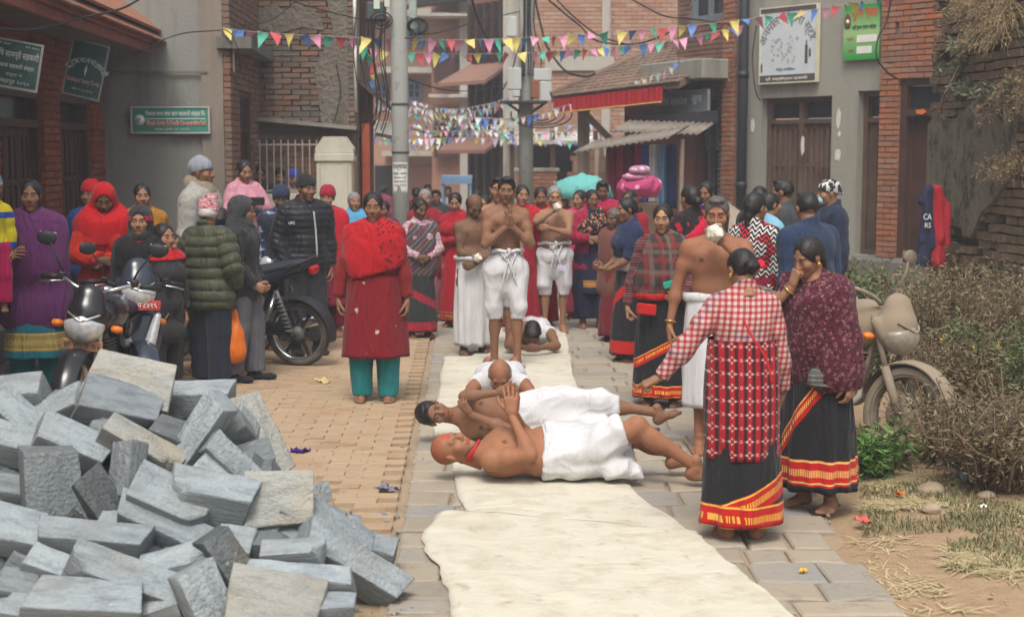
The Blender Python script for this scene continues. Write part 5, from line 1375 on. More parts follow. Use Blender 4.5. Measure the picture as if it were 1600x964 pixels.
# ================================================================ POLES, BOXES, WIRES
M_cable = plain('black_cable', (.018,.017,.016), .6, .1, 8, 0)
def wire(label, pts, r=.012, group=None, name='cable', cat='cable', mat=None):
 m = MB(); m.tube(catmull([P(*p) for p in pts], 8), r, 5); return tag(m.build(name, mat or M_cable), label, cat, group)
def poles():
 q = NT('pole_concrete', .85, .2); p = pos(q); c = q.mix(q.noise(3, 7, q.map(p, (1,1,.3))), (.36,.37,.34), (.25,.26,.24)); c = q.mix(q.ma('MULTIPLY', q.ramp(q.noise(9, 6, p), [(.6,0),(.7,1)]), .5), c, (.13,.13,.12)); q.col(c); q.bump(q.noise(30,5,p), .3, .006); Mp = q.m
 x = P(625.5,220,17.5).x; t = thing('utility_pole', 'thick grey concrete utility pole with a torn poster, left of the street centre', 'utility pole', (x, 17.5, 0))
 m = MB(); m.tube([(0,0,-.1), (0,0,2), (-.02,0,7)], [.102,.1,.098], 24); m.build('shaft', Mp, t)
 for zpx in (163, 238): z = P(626,zpx,17.5).z; m = MB(); m.tube([(0,0,z-.012), (0,0,z+.012)], .108, 24); m.build('joint_band', plain('dark_band', (.09,.09,.085), .6), t)
 # poster wrapped round the front
 z1 = P(626,254,17.5).z; z0 = P(626,303,17.5).z; V = []; Fq = []; n = 14
 for lay, rr in ((0,.105), (1,.103)):
  for i in range(n+1):
   a = -math.pi/2+(-.95+1.9*i/n); low = z0+.05*abs(math.sin(i*1.7))+(.06 if i in (5,6,7) else 0)
   for z in (low, z1): V.append((math.cos(a)*rr, math.sin(a)*rr, z))
 for i in range(n): Fq.append((i*2, i*2+2, i*2+3, i*2+1))
 Fq2 = [tuple(v+(n+1)*2 for v in f[::-1]) for f in Fq]
 po = obj('poster', mesh_np('poster', V, Fq+Fq2, True, None, [plain('poster_paper', (.62,.62,.58), .8, .12, 20)]), t)
 Mk = plain('black_print', (.03,.03,.03), .7)
 def curved(s, za, zb, half, bold=0):
  me = text_mesh(s, Mk, 'lettering', ex=.0005, bold=bold); k = np.zeros(len(me.vertices)*3, np.float32); me.vertices.foreach_get('co', k); k = k.reshape(-1,3); lo, hi = k.min(0), k.max(0)
  u = (k[:,0]-(lo[0]+hi[0])/2)/(hi[0]-lo[0])*2*half; zz = za+(k[:,1]-lo[1])/(hi[1]-lo[1])*(zb-za); rr = .1065+k[:,2]
  b = np.stack([np.sin(u)*rr, -np.cos(u)*rr, zz], 1).astype(np.float32); me.vertices.foreach_set('co', b.ravel()); me.update(); obj('lettering', me, po)
 d = z1-z0; curved('पञ्चायत', z1-.26*d, z1-.06*d, .85, .02); curved('भक्तपुर - काठमाडौं', z1-.4*d, z1-.3*d, .8, .01); curved('यही माघ १५ गते', z1-.52*d, z1-.44*d, .7, .01); curved('सबैलाई स्वागत छ', z1-.64*d, z1-.57*d, .75, .01); curved('९८४१-२३४५६', z1-.76*d, z1-.69*d, .7, .01)
 m = MB(); m.box((.16,-.02,P(0,10,17.5).z), (.09,.1,.55), bev=.01); m.build('meter_box', plain('grey_green_box', (.3,.36,.32), .5), t)
 # clutter of cables and old transformer on the left side
 m = MB(); m.box((-.28,.1,P(0,18,17.5).z), (.22,.25,.22), bev=.02); m.build('transformer', plain('dark_grey_green_case', (.06,.075,.07), .6), t)
 m = MB(); m.box((-.26,-.03,P(0,4,17.5).z), (.07,.02,.16)); m.box((-.14,-.03,P(0,2,17.5).z), (.06,.02,.14)); m.build('insulator', plain('pale_insulator', (.5,.58,.5), .4), t)
 random.seed(3)
 for k in range(7):
  cx_, cz_ = (.22, 3.28) if k < 3 else (-.2, 3.35); rr = random.uniform(.07,.16); m = MB()
  m.tube([(cx_+math.cos(a)*rr, -.12+.02*math.sin(a*2), cz_+math.sin(a)*rr*.8) for a in np.linspace(0, 6.28, 22)][:-1], .008, 5, closed=True); m.build('cable_coil', M_cable, t)
 for k in range(9):
  x0 = -.16-.05*random.random()*k; m = MB(); m.tube(catmull([(x0,.05,3.6), (x0-.06*random.random(),-.02,3.0), (x0+.06*random.random(),.0,2.4), (x0-.05,.05,1.7+random.random()*.6)], 6), .007, 5); m.build('hanging_cable', M_cable, t)
 x = P(822,220,25).x; t = thing('utility_pole', 'farther concrete utility pole carrying pale switch boxes on a platform', 'utility pole', (x, 25.0, 0))
 m = MB(); m.tube([(0,0,0), (0,0,3), (0,0,8)], [.125,.12,.11], 20); m.build('shaft', Mp, t)
 Mbx = plain('pale_grey_box', (.5,.52,.5), .5, .08, 5, .1)
 Z = lambda py: P(822,py,25).z; Xl = lambda px: P(px,150,25).x-x
 for nm, a, b, p0, p1, mt in (('switch_box',792,815,107,142,Mbx), ('switch_box',833,862,108,128,Mbx), ('switch_box',843,862,128,160,Mbx), ('meter_panel',829,842,126,155,plain('rust_red_panel', (.25,.09,.05), .7)), ('switch_box',800,813,142,153,Mbx), ('switch_box',790,808,28,60,Mbx)):
  m = MB(); m.box(((Xl(a)+Xl(b))/2,-.18,(Z(p0)+Z(p1))/2), (Xl(b)-Xl(a)-.01,.2,Z(p0)-Z(p1)-.01), bev=.012); m.build(nm, mt, t)
 m = MB(); m.box((-.02,-.2,Z(161)), (.74,.45,.05), bev=.01); m.build('platform', plain('dark_steel', (.035,.035,.04), .4), t)
 m = MB(); m.bar((-.3,-.1,Z(163)), (0,0,Z(182)), .04); m.bar((.3,-.1,Z(163)), (0,0,Z(182)), .04); m.build('bracket', plain('dark_steel', (.035,.035,.04), .4), t)
 for k in range(4): m = MB(); m.tube([(.25+math.cos(a)*(.15+.12*k), -.25, Z(180)+math.sin(a)*(.1+.04*k)) for a in np.linspace(2.9, 6.4, 12)], .012, 5); m.build('cable_loop', M_cable, t)
 for k in range(8): x0 = random.uniform(-.2,.25); m = MB(); m.tube(catmull([(x0,-.15,5.2), (x0*.6,-.13,4), (x0*1.2,-.16,3.4), (x0,-.2,Z(120))], 5), .012, 5); m.build('hanging_cable', M_cable, t)
poles()
def wires():
 g = 'overhead cables strung across the street'
 L_ = [('pale loose cable sagging across the tiled eave at the top left', [(-20,45,11),(60,45,12),(130,28,13),(190,14,14),(225,-5,15)], .012),
     ('thin cable running from under the eave to the canopy of the grey wall', [(150,80,15.5),(205,88,16),(250,65,16.4),(290,52,16.6),(345,48,16.8)], .007),
     ('thick black cable falling from the top edge to the pale switch boxes', [(735,-10,22),(750,40,23),(775,75,24),(800,60,24.6)], .022),
     ('thick black cable looping from the second pole down to the tiled roof', [(835,-5,25),(850,60,24.8),(862,85,24.5),(885,112,24.3),(915,120,24),(930,115,24)], .02),
     ('black cable dropping from the top edge to the tiled roof ridge', [(845,-10,23),(880,20,23.5),(905,40,24),(935,65,25),(1000,68,25),(1060,45,24)], .015),
     ('second black cable beside the one that drops to the roof ridge', [(860,-10,23),(900,30,23.5),(940,58,24),(990,72,24.5)], .012),
     ('long sagging cable running right to the upper shuttered window', [(980,-5,21),(1010,12,21),(1040,26,21),(1080,30,21.5),(1150,40,21.5)], .011),
     ('cable running from the posted pole to the upper left of the street', [(610,40,17.4),(560,30,17),(480,10,16.5),(430,-10,16)], .007),
     ('cable sagging between the two concrete poles', [(640,55,17.6),(680,52,19),(720,42,22),(760,30,24),(815,18,25)], .009),
     ('low cable sagging from the posted pole toward the second pole', [(640,125,17.6),(690,140,20),(740,142,23),(790,132,25)], .008),
     ('cable sloping across the green gas sign to the brick bay', [(1392,0,18.6),(1385,35,18.6),(1372,60,18.5),(1370,90,18.4),(1385,112,18.6),(1402,124,18.9)], .011),
     ('thin wire hanging beside the cement wall left of the doorway', [(1182,40,21.2),(1176,90,21.2),(1180,140,21.2),(1188,158,21.2)], .009),
     ('diagonal wire rising from the pale switch boxes to the upper right', [(775,160,25),(800,110,25),(820,30,25),(825,-10,25)], .012),
     ('wire hanging over the concrete canopy edge', [(348,45,16.8),(362,55,16.7),(372,80,16.7),(376,110,16.9)], .006),
     ('wire snaking down the crumbling plaster of the old brick house', [(525,100,19.3),(532,140,19.3),(528,170,19.3),(520,195,19.25)], .009),
     ('curved cable leaving the posted pole low on its right side', [(632,60,17.3),(648,58,17.3),(655,40,17.4),(640,28,17.4)], .008)]
 for lb, pts, r in L_: wire(lb, pts, r, g)
 for i, (a, b) in enumerate((((560,90,18),(600,160,17.6)), ((575,60,18),(610,30,17.5)), ((700,20,26),(800,-10,26)), ((640,200,18),(720,190,27)), ((380,40,17),(470,-5,17)))):
  mid = ((a[0]+b[0])/2, (a[1]+b[1])/2+14, (a[2]+b[2])/2)
  wire('thin sagging wire ' + ['beside the timber shop canopy', 'reaching the posted pole from the left', 'high in the middle of the street', 'crossing behind the posted pole low down', 'above the concrete canopy at the top left'][i], [a, mid, b], .006, g)
wires()
# ================================================================ BUNTING
def bunting():
 cols = {'red':(.48,.07,.08), 'green':(.05,.34,.24), 'yellow':(.52,.43,.11), 'blue':(.06,.16,.42), 'pink':(.56,.23,.35), 'white':(.6,.62,.64), 'hazy_lilac':(.42,.42,.58), 'hazy_mint':(.4,.55,.5), 'cream':(.6,.56,.4), 'hazy_rose':(.6,.42,.46)}  # pale lilac, mint, cream and rose have haze painted in for far strings
 mats = {}
 for k, c in cols.items():
  q = NT('pennant_'+k, .45, .4); q.col(q.mix(q.noise(6,3), c, tuple(min(1, x*1.3+.02) for x in c))); q.b.inputs['Transmission Weight'].default_value = .0; q.bump(q.noise(25,3), .5, .004); mats[k] = q.m
 meshes = {}
 random.seed(12)
 for k in cols:
  for v in range(4):
   tw = random.uniform(-.5,.5); cu = random.uniform(-.05,.07); n = 5; V = []; sk = random.uniform(-.15,.2)
   for i in range(n+1):
    f = i/n; w = .5*(1-f*.97); a = tw*f; y = cu*math.sin(f*3)
    for s_ in (-1,1): V.append((s_*w*math.cos(a)+sk*f*.5, y+s_*w*math.sin(a)+.05*math.sin(f*6), -f*1.4))
   V2 = [(x, y+.012, z) for x, y, z in V]; Fq = []
   for i in range(n): a = i*2; Fq.append((a, a+2, a+3, a+1)); b = a+len(V); Fq.append((b, b+1, b+3, b+2))
   meshes[k, v] = mesh_np('pennant', V+V2, Fq, True, None, [mats[k]])
 order = ['pink','yellow','blue','pink','green','red','yellow','blue','pink','green','red']
 def line(label, pts, size, sp, ks=None, maxn=300, seed=0, jit=.25):
  random.seed(seed); C_ = catmull([P(*p) for p in pts], 14); r = thing('bunting', label, 'bunting', tuple(C_[0]), 0, 'strings of coloured bunting over the street')
  m = MB(); m.tube([c-C_[0] for c in C_], .004 if size > .12 else .006, 4); m.build('string', plain('bunting_string', (.4,.36,.3), .8), r)
  d = 0; nxt = sp*.5; i = seed; ks = ks or order; rest = MB()
  for a, b in zip(C_[:-1], C_[1:]):
   L = (b-a).length
   while nxt <= d+L:
    p = a+(b-a)*((nxt-d)/L)-C_[0]; k = ks[i % len(ks)]
    if random.random() < .1: k = random.choice(list(ks))
    o = obj('pennant', meshes[k, random.randrange(4)], r, p); s_ = size*random.uniform(.85,1.1)
    dirv = b-a; rz = math.atan2(dirv.y, dirv.x)
    o.scale = (s_, s_, s_*random.uniform(.8,1.1)); o.rotation_euler = (random.gauss(0,jit), random.gauss(0,jit*.6), rz+random.gauss(0,jit))
    nxt += sp*random.uniform(.9,1.1); i += 1
   d += L
 line('nearest bunting of big pennants from the grey canopy across to the gas sign', [(346,44,16.9),(420,52,17.2),(600,61,17.6),(700,63,18.4),(860,58,19.4),(1000,47,20),(1100,38,20.3),(1170,30,20.3),(1300,11,19.8),(1400,-8,18.8)], .14, .15, seed=1, jit=.42)
 line('second bunting of medium pennants hanging just below the nearest one', [(560,72,18.4),(600,80,18.5),(700,85,19),(840,82,20),(960,74,20.8),(1060,62,21.2),(1160,40,21.4)], .13, .125, seed=4, jit=.5)
 line('crumpled bunting sagging under the second one left of the posted pole', [(560,62,19.2),(575,84,19.2),(590,105,19),(580,125,19),(588,142,19)], .13, .1, seed=6, jit=.6)
 line('bunting climbing from the tiled roof corner to the shutter shop balcony', [(700,178,25),(770,186,25),(820,183,24.6),(860,172,24.2),(930,152,23.6),(1000,125,22.8),(1045,105,22.3),(1066,92,22)], .12, .15, ['hazy_lilac','cream','white','hazy_mint','hazy_rose','white','blue'], seed=2)
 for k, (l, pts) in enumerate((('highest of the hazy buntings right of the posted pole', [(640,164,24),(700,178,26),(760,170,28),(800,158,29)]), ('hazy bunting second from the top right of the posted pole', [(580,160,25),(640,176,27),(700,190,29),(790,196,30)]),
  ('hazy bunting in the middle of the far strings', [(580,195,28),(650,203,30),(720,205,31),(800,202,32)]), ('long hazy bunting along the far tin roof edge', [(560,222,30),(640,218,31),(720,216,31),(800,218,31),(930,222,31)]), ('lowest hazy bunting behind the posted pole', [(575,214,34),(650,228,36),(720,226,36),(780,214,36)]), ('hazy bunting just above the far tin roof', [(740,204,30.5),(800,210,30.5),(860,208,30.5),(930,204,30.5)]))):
  line(l+', upper strand', [(a, b-7-3*(k % 2), c+.3) for a, b, c in pts], .10, .15, ['hazy_rose','hazy_lilac','hazy_mint','cream','blue','white'], seed=40+k, jit=.55)
  line(l, pts, .115, .13, ['blue','hazy_rose','hazy_lilac','hazy_mint','yellow','white','pink','hazy_lilac','cream','green'], seed=20+k, jit=.4)
bunting()
# ================================================================ CLOTH ON THE GROUND
def cloths():
 q = NT('cream_cloth', .9, .15); p = pos(q); c = q.mix(q.noise(1.6, 7, p), (.62,.59,.49), (.53,.49,.39)); c = q.mix(q.ma('MULTIPLY', q.ramp(q.noise(4.5, 8, p, .7), [(.48,0),(.72,1)]), .6), c, (.37,.30,.20)); c = q.mix(q.ma('MULTIPLY', q.ramp(q.noise(13, 5, p, .6), [(.62,0),(.70,1)]), .45), c, (.30,.23,.15)); q.col(c)
 q.bump(q.ma('ADD', q.noise(3.5, 3, q.map(p, (1,1.2,1), rot=(0,0,.5)), dist=1.0), q.ma('MULTIPLY', q.noise(160, 2, p), .12)), .7, .03); M_ = q.m
 def strip(label, rows, z, seed):
  A = catmull([G(*r[0]) for r in rows], 10); B = catmull([G(*r[1]) for r in rows], 10); m = 46; V = []; n = len(A)
  for lay in (0, 1):
   for i in range(n):
    for j in range(m+1):
     f = j/m; v = A[i]*(1-f)+B[i]*f; e = .007*(math.sin(i*.55+seed)+.5*math.sin(i*1.1+seed*3))
     if j == 0: v.x += e
     if j == m: v.x += e*.8
     if i in (0, n-1): v.y += .012*math.sin(j*.35+seed)
     V.append([v.x, v.y, z-lay*.003-(.010 if j in (0, m) else .003 if j in (1, m-1) else 0)])
  V = np.array(V); h = n*(m+1)
  w = .006*nz(V, 3.5, seed)+.003*nz(V*[1,2,1], 9, seed+2); ridge = .6*np.exp(-((V[:,1]*.6+V[:,0]-2-seed*.4+.2*np.sin(V[:,1]*3))*14)**2)*.012
  V[:,2] += np.abs(w)+ridge
  I = np.arange(h).reshape(n, m+1); Q = np.stack([I[:-1,:-1].ravel(), I[:-1,1:].ravel(), I[1:,1:].ravel(), I[1:,:-1].ravel()], 1)
  Q2 = Q[:, ::-1]+h; ed = []
  for i in range(n-1):
   for j in (0, m): a = i*(m+1)+j; ed.append((a, a+m+1, a+m+1+h, a+h))
  for j in range(m):
   for i in (0, n-1): a = i*(m+1)+j; ed.append((a, a+1, a+1+h, a+h))
  tag(obj('ground_cloth', mesh_np('ground_cloth', V, np.concatenate([Q, Q2, np.array(ed)]), True, None, [M_])), label, 'cloth', 'cream cloth lengths laid along the stone path')
 strip('farthest length of cream cloth, under the standing boy and the men behind', [((738,566),(893,566)), ((742,545),(888,545)), ((765,522),(885,522)), ((806,498),(880,498)), ((822,480),(868,480))], .020, 1)
 strip('cream cloth length under the boy lying on his side', [((692,712),(950,712)), ((676,672),(925,665)), ((684,620),(903,612)), ((690,580),(894,580)), ((694,560),(890,558))], .023, 2)
 strip('cream cloth length under the bald man lying on his back', [((742,845),(1096,848)), ((724,800),(1046,812)), ((706,735),(985,765)), ((698,690),(952,700))], .026, 3)
 strip('nearest broad length of cream cloth with a bulging left edge', [((680,1040),(1310,1040)), ((706,968),(1240,968)), ((696,925),(1188,925)), ((684,893),(1150,893)), ((662,862),(1118,866)), ((664,834),(1098,848)), ((690,803),(1090,838))], .029, 4)
cloths()
# ================================================================ HEAP OF STONE BLOCKS
def heap_hit(px, py):
 o = Vector((0,0,CAM_Z)); d = P(px, py, 1.0)-o; t = 4.8
 while t < 9:
  p = o+d*t; s_ = min((p.y-5.25)*.5, (-.42-p.x)*.62+.03, .86)
  if p.z < max(s_, .02): return p
  t += .02
 return o+d*t
def rock_mesh(L, W_, T, seed, mat):
 rnd = random.Random(seed); n = (7, 5, 3); V = []; idx = {}; ga = {7: (0,.022,.2,.4,.6,.8,.978,1), 5: (0,.035,.35,.65,.965,1), 3: (0,.07,.93,1)}
 def vid(i, j, k):
  if (i, j, k) in idx: return idx[i, j, k]
  x, y, z = ga[7][i]-.5, ga[5][j]-.5, ga[3][k]-.5
  idx[i, j, k] = len(V); V.append([x*L, y*W_, z*T]); return idx[i, j, k]
 Fq = []
 for a in range(n[0]):
  for b in range(n[1]):
   Fq.append([vid(a,b,0), vid(a,b+1,0), vid(a+1,b+1,0), vid(a+1,b,0)]); Fq.append([vid(a,b,n[2]), vid(a+1,b,n[2]), vid(a+1,b+1,n[2]), vid(a,b+1,n[2])])
 for a in range(n[0]):
  for c in range(n[2]):
   Fq.append([vid(a,0,c), vid(a+1,0,c), vid(a+1,0,c+1), vid(a,0,c+1)]); Fq.append([vid(a,n[1],c), vid(a,n[1],c+1), vid(a+1,n[1],c+1), vid(a+1,n[1],c)])
 for b in range(n[1]):
  for c in range(n[2]):
   Fq.append([vid(0,b,c), vid(0,b,c+1), vid(0,b+1,c+1), vid(0,b+1,c)]); Fq.append([vid(n[0],b,c), vid(n[0],b+1,c), vid(n[0],b+1,c+1), vid(n[0],b,c+1)])
 V = np.array(V);
 tx, ty = rnd.uniform(-.1,.1), rnd.uniform(-.1,.1)
 V[:,0] *= 1+V[:,1]/W_*tx*2; V[:,1] *= 1+V[:,0]/L*ty*2; V[:,0] += V[:,2]*rnd.uniform(-.25,.25)
 # chipped corners and edges
 key = np.abs(V)/np.array([L,W_,T])*2; edge = (key > .98).sum(1)
 ch = .005*np.abs(nz(V, 19, seed % 97))+.0015
 V -= V/np.maximum(np.linalg.norm(V, axis=1), 1e-6)[:, None]*(ch*(edge >= 2)+ch*1.2*(edge >= 3))[:, None]
 for k in range(rnd.choice((0,0,1,1))):
  c = np.array([rnd.choice((-1,1))*L/2, rnd.choice((-1,1))*W_/2, rnd.choice((-1,1))*T/2]); d = np.linalg.norm(V-c, axis=1); r = rnd.uniform(.04,.075); f = np.clip(1-d/r, 0, 1); V -= c*f[:, None]*.35
 V += .0028*np.stack([nz(V, 30, 3), nz(V, 30, 5), nz(V, 30, 7)], 1)
 return mesh_np('stone_block', V, np.array(Fq), False, None, [mat])
def heap():
 def rockmat(name, c1, c2, warm, lam=0):
  q = NT(name, .82, .25); r = q.n.new('ShaderNodeObjectInfo').outputs['Random']; tc = q.tc()
  off = q.n.new('ShaderNodeVectorMath'); off.operation = 'ADD'; q.l.new(tc, off.inputs[0]); q.l.new(q.comb(q.ma('MULTIPLY', r, 31.0), q.ma('MULTIPLY', r, 17.0), 0.0), off.inputs[1]); v = off.outputs[0]
  c = q.mix(q.noise(4, 8, v, .6), c1, c2)
  st = q.noise(5, 6, q.map(v, (1.2,4,26)), .7); c = q.mix(q.ma('MULTIPLY', q.ramp(st, [(.45,0),(.7,1)]), .7), c, tuple(x*.5 for x in c2))
  c = q.mix(q.ma('MULTIPLY', q.ramp(q.noise(3.2, 7, v, .65), [(.5,0),(.68,1)]), .55), c, warm)
  c = q.mix(q.ma('MULTIPLY', q.ramp(q.noise(26, 6, v, .75), [(.6,0),(.72,1)]), .6), c, (.5,.53,.54))
  hv = q.n.new('ShaderNodeHueSaturation'); q.l.new(c, hv.inputs['Color']); q.l.new(q.ma('MULTIPLY_ADD', r, .45, .78), hv.inputs['Value']); q.col(hv.outputs[0])
  q.bump(q.ma('ADD', st, q.ma('MULTIPLY', q.noise(55, 6, v), .7)), 1.0, .02); return q.m
 MB_ = rockmat('blue_grey_slate', (.35,.395,.415), (.24,.275,.295), (.26,.255,.225)); MWm = rockmat('tan_streaked_slate', (.41,.41,.37), (.3,.31,.29), (.40,.345,.24)); MD = rockmat('dark_slate', (.17,.19,.195), (.11,.125,.13), (.16,.14,.11))
 g = 'grey stone blocks dumped in a heap'
 B = [ # zoomed x, y (2.274 per photo px from 0,540), length, width, thickness in those px; slope, tilt, yaw, material, label, lift
     (470,140,290,175,75,-12,62,0,MWm,'pale tan streaked slab standing at the very top of the heap',.05),
     (415,215,270,150,100,-15,40,8,MB_,'thick block with a brown face lying against the topmost slab',.02),
     (75,160,160,120,80,5,38,0,MB_,'block with a dark front face highest at the left edge',.0),
     (55,240,200,100,80,-42,55,0,MB_,'block sliding down steeply under the highest left edge block',.0),
     (205,215,200,95,60,28,45,-10,MB_,'narrow block rising right between left edge and topmost slab',.0),
     (715,180,205,100,85,2,28,0,MB_,'flat block with pale top beside and right of the topmost slab',.0),
     (712,310,290,105,60,56,62,0,MB_,'long smooth block rising steeply right, below the pale flat one',.03),
     (905,320,310,140,75,-62,60,-12,MWm,'tan leaning slab on the upper right shoulder of the heap',.03),
     (582,305,120,110,80,-20,32,0,MD,'small dark cube shaped block under the brown faced block',-.02),
     (60,345,190,110,90,-15,40,0,MB_,'block at the left edge just above the short square one',.0),
     (258,345,255,120,85,-25,42,5,MB_,'pale smooth wedge lying left of centre in the upper heap',.03),
     (400,300,200,80,60,-25,40,0,MB_,'flat block partly covered by the pale smooth wedge',-.03),
     (500,355,300,90,85,-30,42,0,MWm,'brown sided long block sloping down right in the upper heap',.0),
     (192,515,300,190,75,-86,68,0,MB_,'large upright slab facing the street in the left of the heap',.05),
     (460,440,190,105,60,86,60,18,MB_,'small upright block with a bright narrow face right of the upright slab',.05),
     (340,535,210,120,70,-58,50,0,MD,'dark tilted block right behind the large upright slab',-.03),
     (815,400,210,85,65,-45,58,0,MB_,'narrow block leaning below the tan slab',.0),
     (760,440,150,90,60,-38,50,0,MB_,'short block tucked under the narrow leaning one',-.02),
     (618,560,280,145,95,-26,48,0,MB_,'eight sided pale block in the middle of the heap',.06),
     (745,545,290,130,140,-12,34,6,MB_,'thick block with pale top and brown broken front in the middle',.03),
     (992,545,240,185,70,3,74,0,MWm,'square rough faced pale block on the right side of the heap',.04),
     (1118,510,70,90,50,-80,40,0,MB_,'sliver of stone behind the square rough faced block',-.03),
     (38,510,110,95,75,-10,36,0,MB_,'short square block at the left edge halfway down',.0),
     (50,650,200,150,85,-14,42,0,MB_,'broad block at the left edge beside the large upright slab',.0),
     (575,635,330,110,85,-25,45,0,MB_,'long block under the eight sided pale one',.0),
     (330,690,380,100,95,-5,36,0,MB_,'long block with blunt end below the large upright slab',.03),
     (825,690,130,120,70,-10,40,0,MB_,'small block in the gap below the brown broken front',-.04),
     (1165,650,330,120,75,-31,46,0,MB_,'ribbed long block on the lower right slope',.03),
     (1245,770,400,110,110,-35,48,8,MB_,'longest dark grey block reaching lowest right onto the paving',.0),
     (1350,715,110,95,55,-15,32,0,MB_,'loose block at the right foot of the heap behind the longest one',.0),
     (1042,735,225,75,70,3,38,0,MB_,'brick shaped block lying level on the lower right slope',.03),
     (1072,832,370,80,90,-5,36,0,MB_,'long level block under the brick shaped one at lower right',.03),
     (805,750,210,110,70,-58,58,0,MD,'dark block tipped steeply in the lower middle of the heap',.02),
     (442,815,390,115,85,-20,50,0,MB_,'long pale smooth block across the lower left middle',.05),
     (210,790,265,95,75,-22,42,0,MB_,'block lying left of and above the long pale smooth one',.0),
     (618,770,240,110,85,15,38,0,MB_,'block tilted the other way behind the dark tipped one',-.02),
     (725,885,220,145,80,-68,58,0,MB_,'upright block at the bottom centre of the heap',.05),
     (300,915,390,150,110,-3,38,0,MB_,'widest block lying level at the bottom left',.02),
     (50,850,140,120,70,-10,34,0,MB_,'block at the left edge, second from the bottom',.0),
     (70,935,190,110,70,-8,34,0,MB_,'block at the left edge at the very bottom',.0),
     (985,905,330,190,85,-9,55,0,MWm,'tan stained broad slab at the bottom right of the heap',.03),
     (1192,920,130,80,70,0,36,0,MB_,'small block beside the tan stained slab at the bottom',.0),
     (960,690,160,90,60,0,25,0,MD,'dark recessed block below the square rough faced one',-.06),
     (1165,595,100,70,50,-30,34,0,MB_,'small pale block between the square rough block and the ribbed one',-.02),
     (1238,625,75,60,45,0,32,0,MB_,'smallest block peeping out behind the ribbed long block',-.02),
     (560,915,160,100,70,20,35,0,MB_,'block wedged between the widest and the bottom centre block',-.04),
     (410,620,140,80,60,0,35,0,MB_,'block showing a thin top edge left of the eight sided one',-.03)]
 c0 = (P(0,0,1)-Vector((0,0,CAM_Z)))
 for i, (zx, zy, L, W_, T, th, e, yw, mt, lb, lift) in enumerate(B):
  px, py = zx/2.274, 540+zy/2.274; p = heap_hit(px, py); k = p.y/F_PX/2.274; L, W_, T = L*k*1.04, W_*k*1.08, T*k*1.25
  o = obj('stone_block', rock_mesh(L, W_, T, 100+i, mt)); tag(o, lb, 'stone block', g)
  M_ = Matrix.Rotation(-R(th), 4, 'Y') @ Matrix.Rotation(R(yw), 4, 'Z') @ Matrix.Rotation(R(e-8), 4, 'X')
  o.matrix_world = Matrix.Translation(p+Vector((0,.02-lift,-.02+lift*.5))) @ M_
 random.seed(41); n = 0; used = set()
 for k in range(110):
  px, py = random.uniform(-60, 560), random.uniform(610, 1000); p = heap_hit(px, py)
  if p.x > -.95 or p.y > 6.95: continue
  L, W_, T = random.uniform(.26,.42), random.uniform(.15,.22), random.uniform(.09,.14)
  mt = random.choice((MB_, MB_, MD)); j = min(range(len(B)), key=lambda i: (B[i][0]/2.274-px)**2+(540+B[i][1]/2.274-py)**2); ddx, ddy = px-B[j][0]/2.274, py-540-B[j][1]/2.274
  side = ('right of' if ddx > 0 else 'left of') if abs(ddx) > abs(ddy) else ('below' if ddy > 0 else 'above'); lb = ('dark ' if mt is MD else 'half buried ')+'stone block just '+side+' the '+' '.join(B[j][9].split()[:7])
  if lb in used: continue
  used.add(lb); o = obj('stone_block', rock_mesh(L, W_, T, 300+k, mt)); tag(o, lb, 'stone block', g)
  o.matrix_world = Matrix.Translation(p+Vector((0,.20,-.10))) @ Euler((random.uniform(-.8,.8), random.uniform(-.7,.7), random.uniform(0,3))).to_matrix().to_4x4(); n += 1
 m = MB(); V = []; nn = 24
 X, Y = np.meshgrid(np.linspace(-4.2,-1.25,nn), np.linspace(5.35,8.4,nn), indexing='ij'); Pn = np.stack([X.ravel(), Y.ravel(), 0*X.ravel()], 1)
 Pn[:,2] = np.clip(np.minimum(np.minimum((Pn[:,1]-5.25)*.5, (-.42-Pn[:,0])*.62), (8.0-Pn[:,1])*.6)-.3, -.05, .5)
 I = np.arange(nn*nn).reshape(nn, nn); Q = np.stack([I[:-1,:-1].ravel(), I[1:,:-1].ravel(), I[1:,1:].ravel(), I[:-1,1:].ravel()], 1)
 m = MB(); rs = random.Random(6)
 for k in range(150):
  px, py = rs.gauss(560, 45), rs.uniform(800, 970); p = G(px, py); r = abs(rs.gauss(.0, .005))+.002
  m.box((p.x, p.y, r*.3), (r*2.4, r*1.8, r), rot=Euler((rs.random(), rs.random(), rs.random()*3)))
 tag(m.build('stone_chips', MB_), 'small grey stone chips broken off around the foot of the heap', 'stone chips', kind='stuff')
 tag(obj('rubble', mesh_np('rubble', Pn, Q, True, None, [MD])), kind='stuff', label='dark stone rubble filling the core of the heap', cat='rubble')
heap()
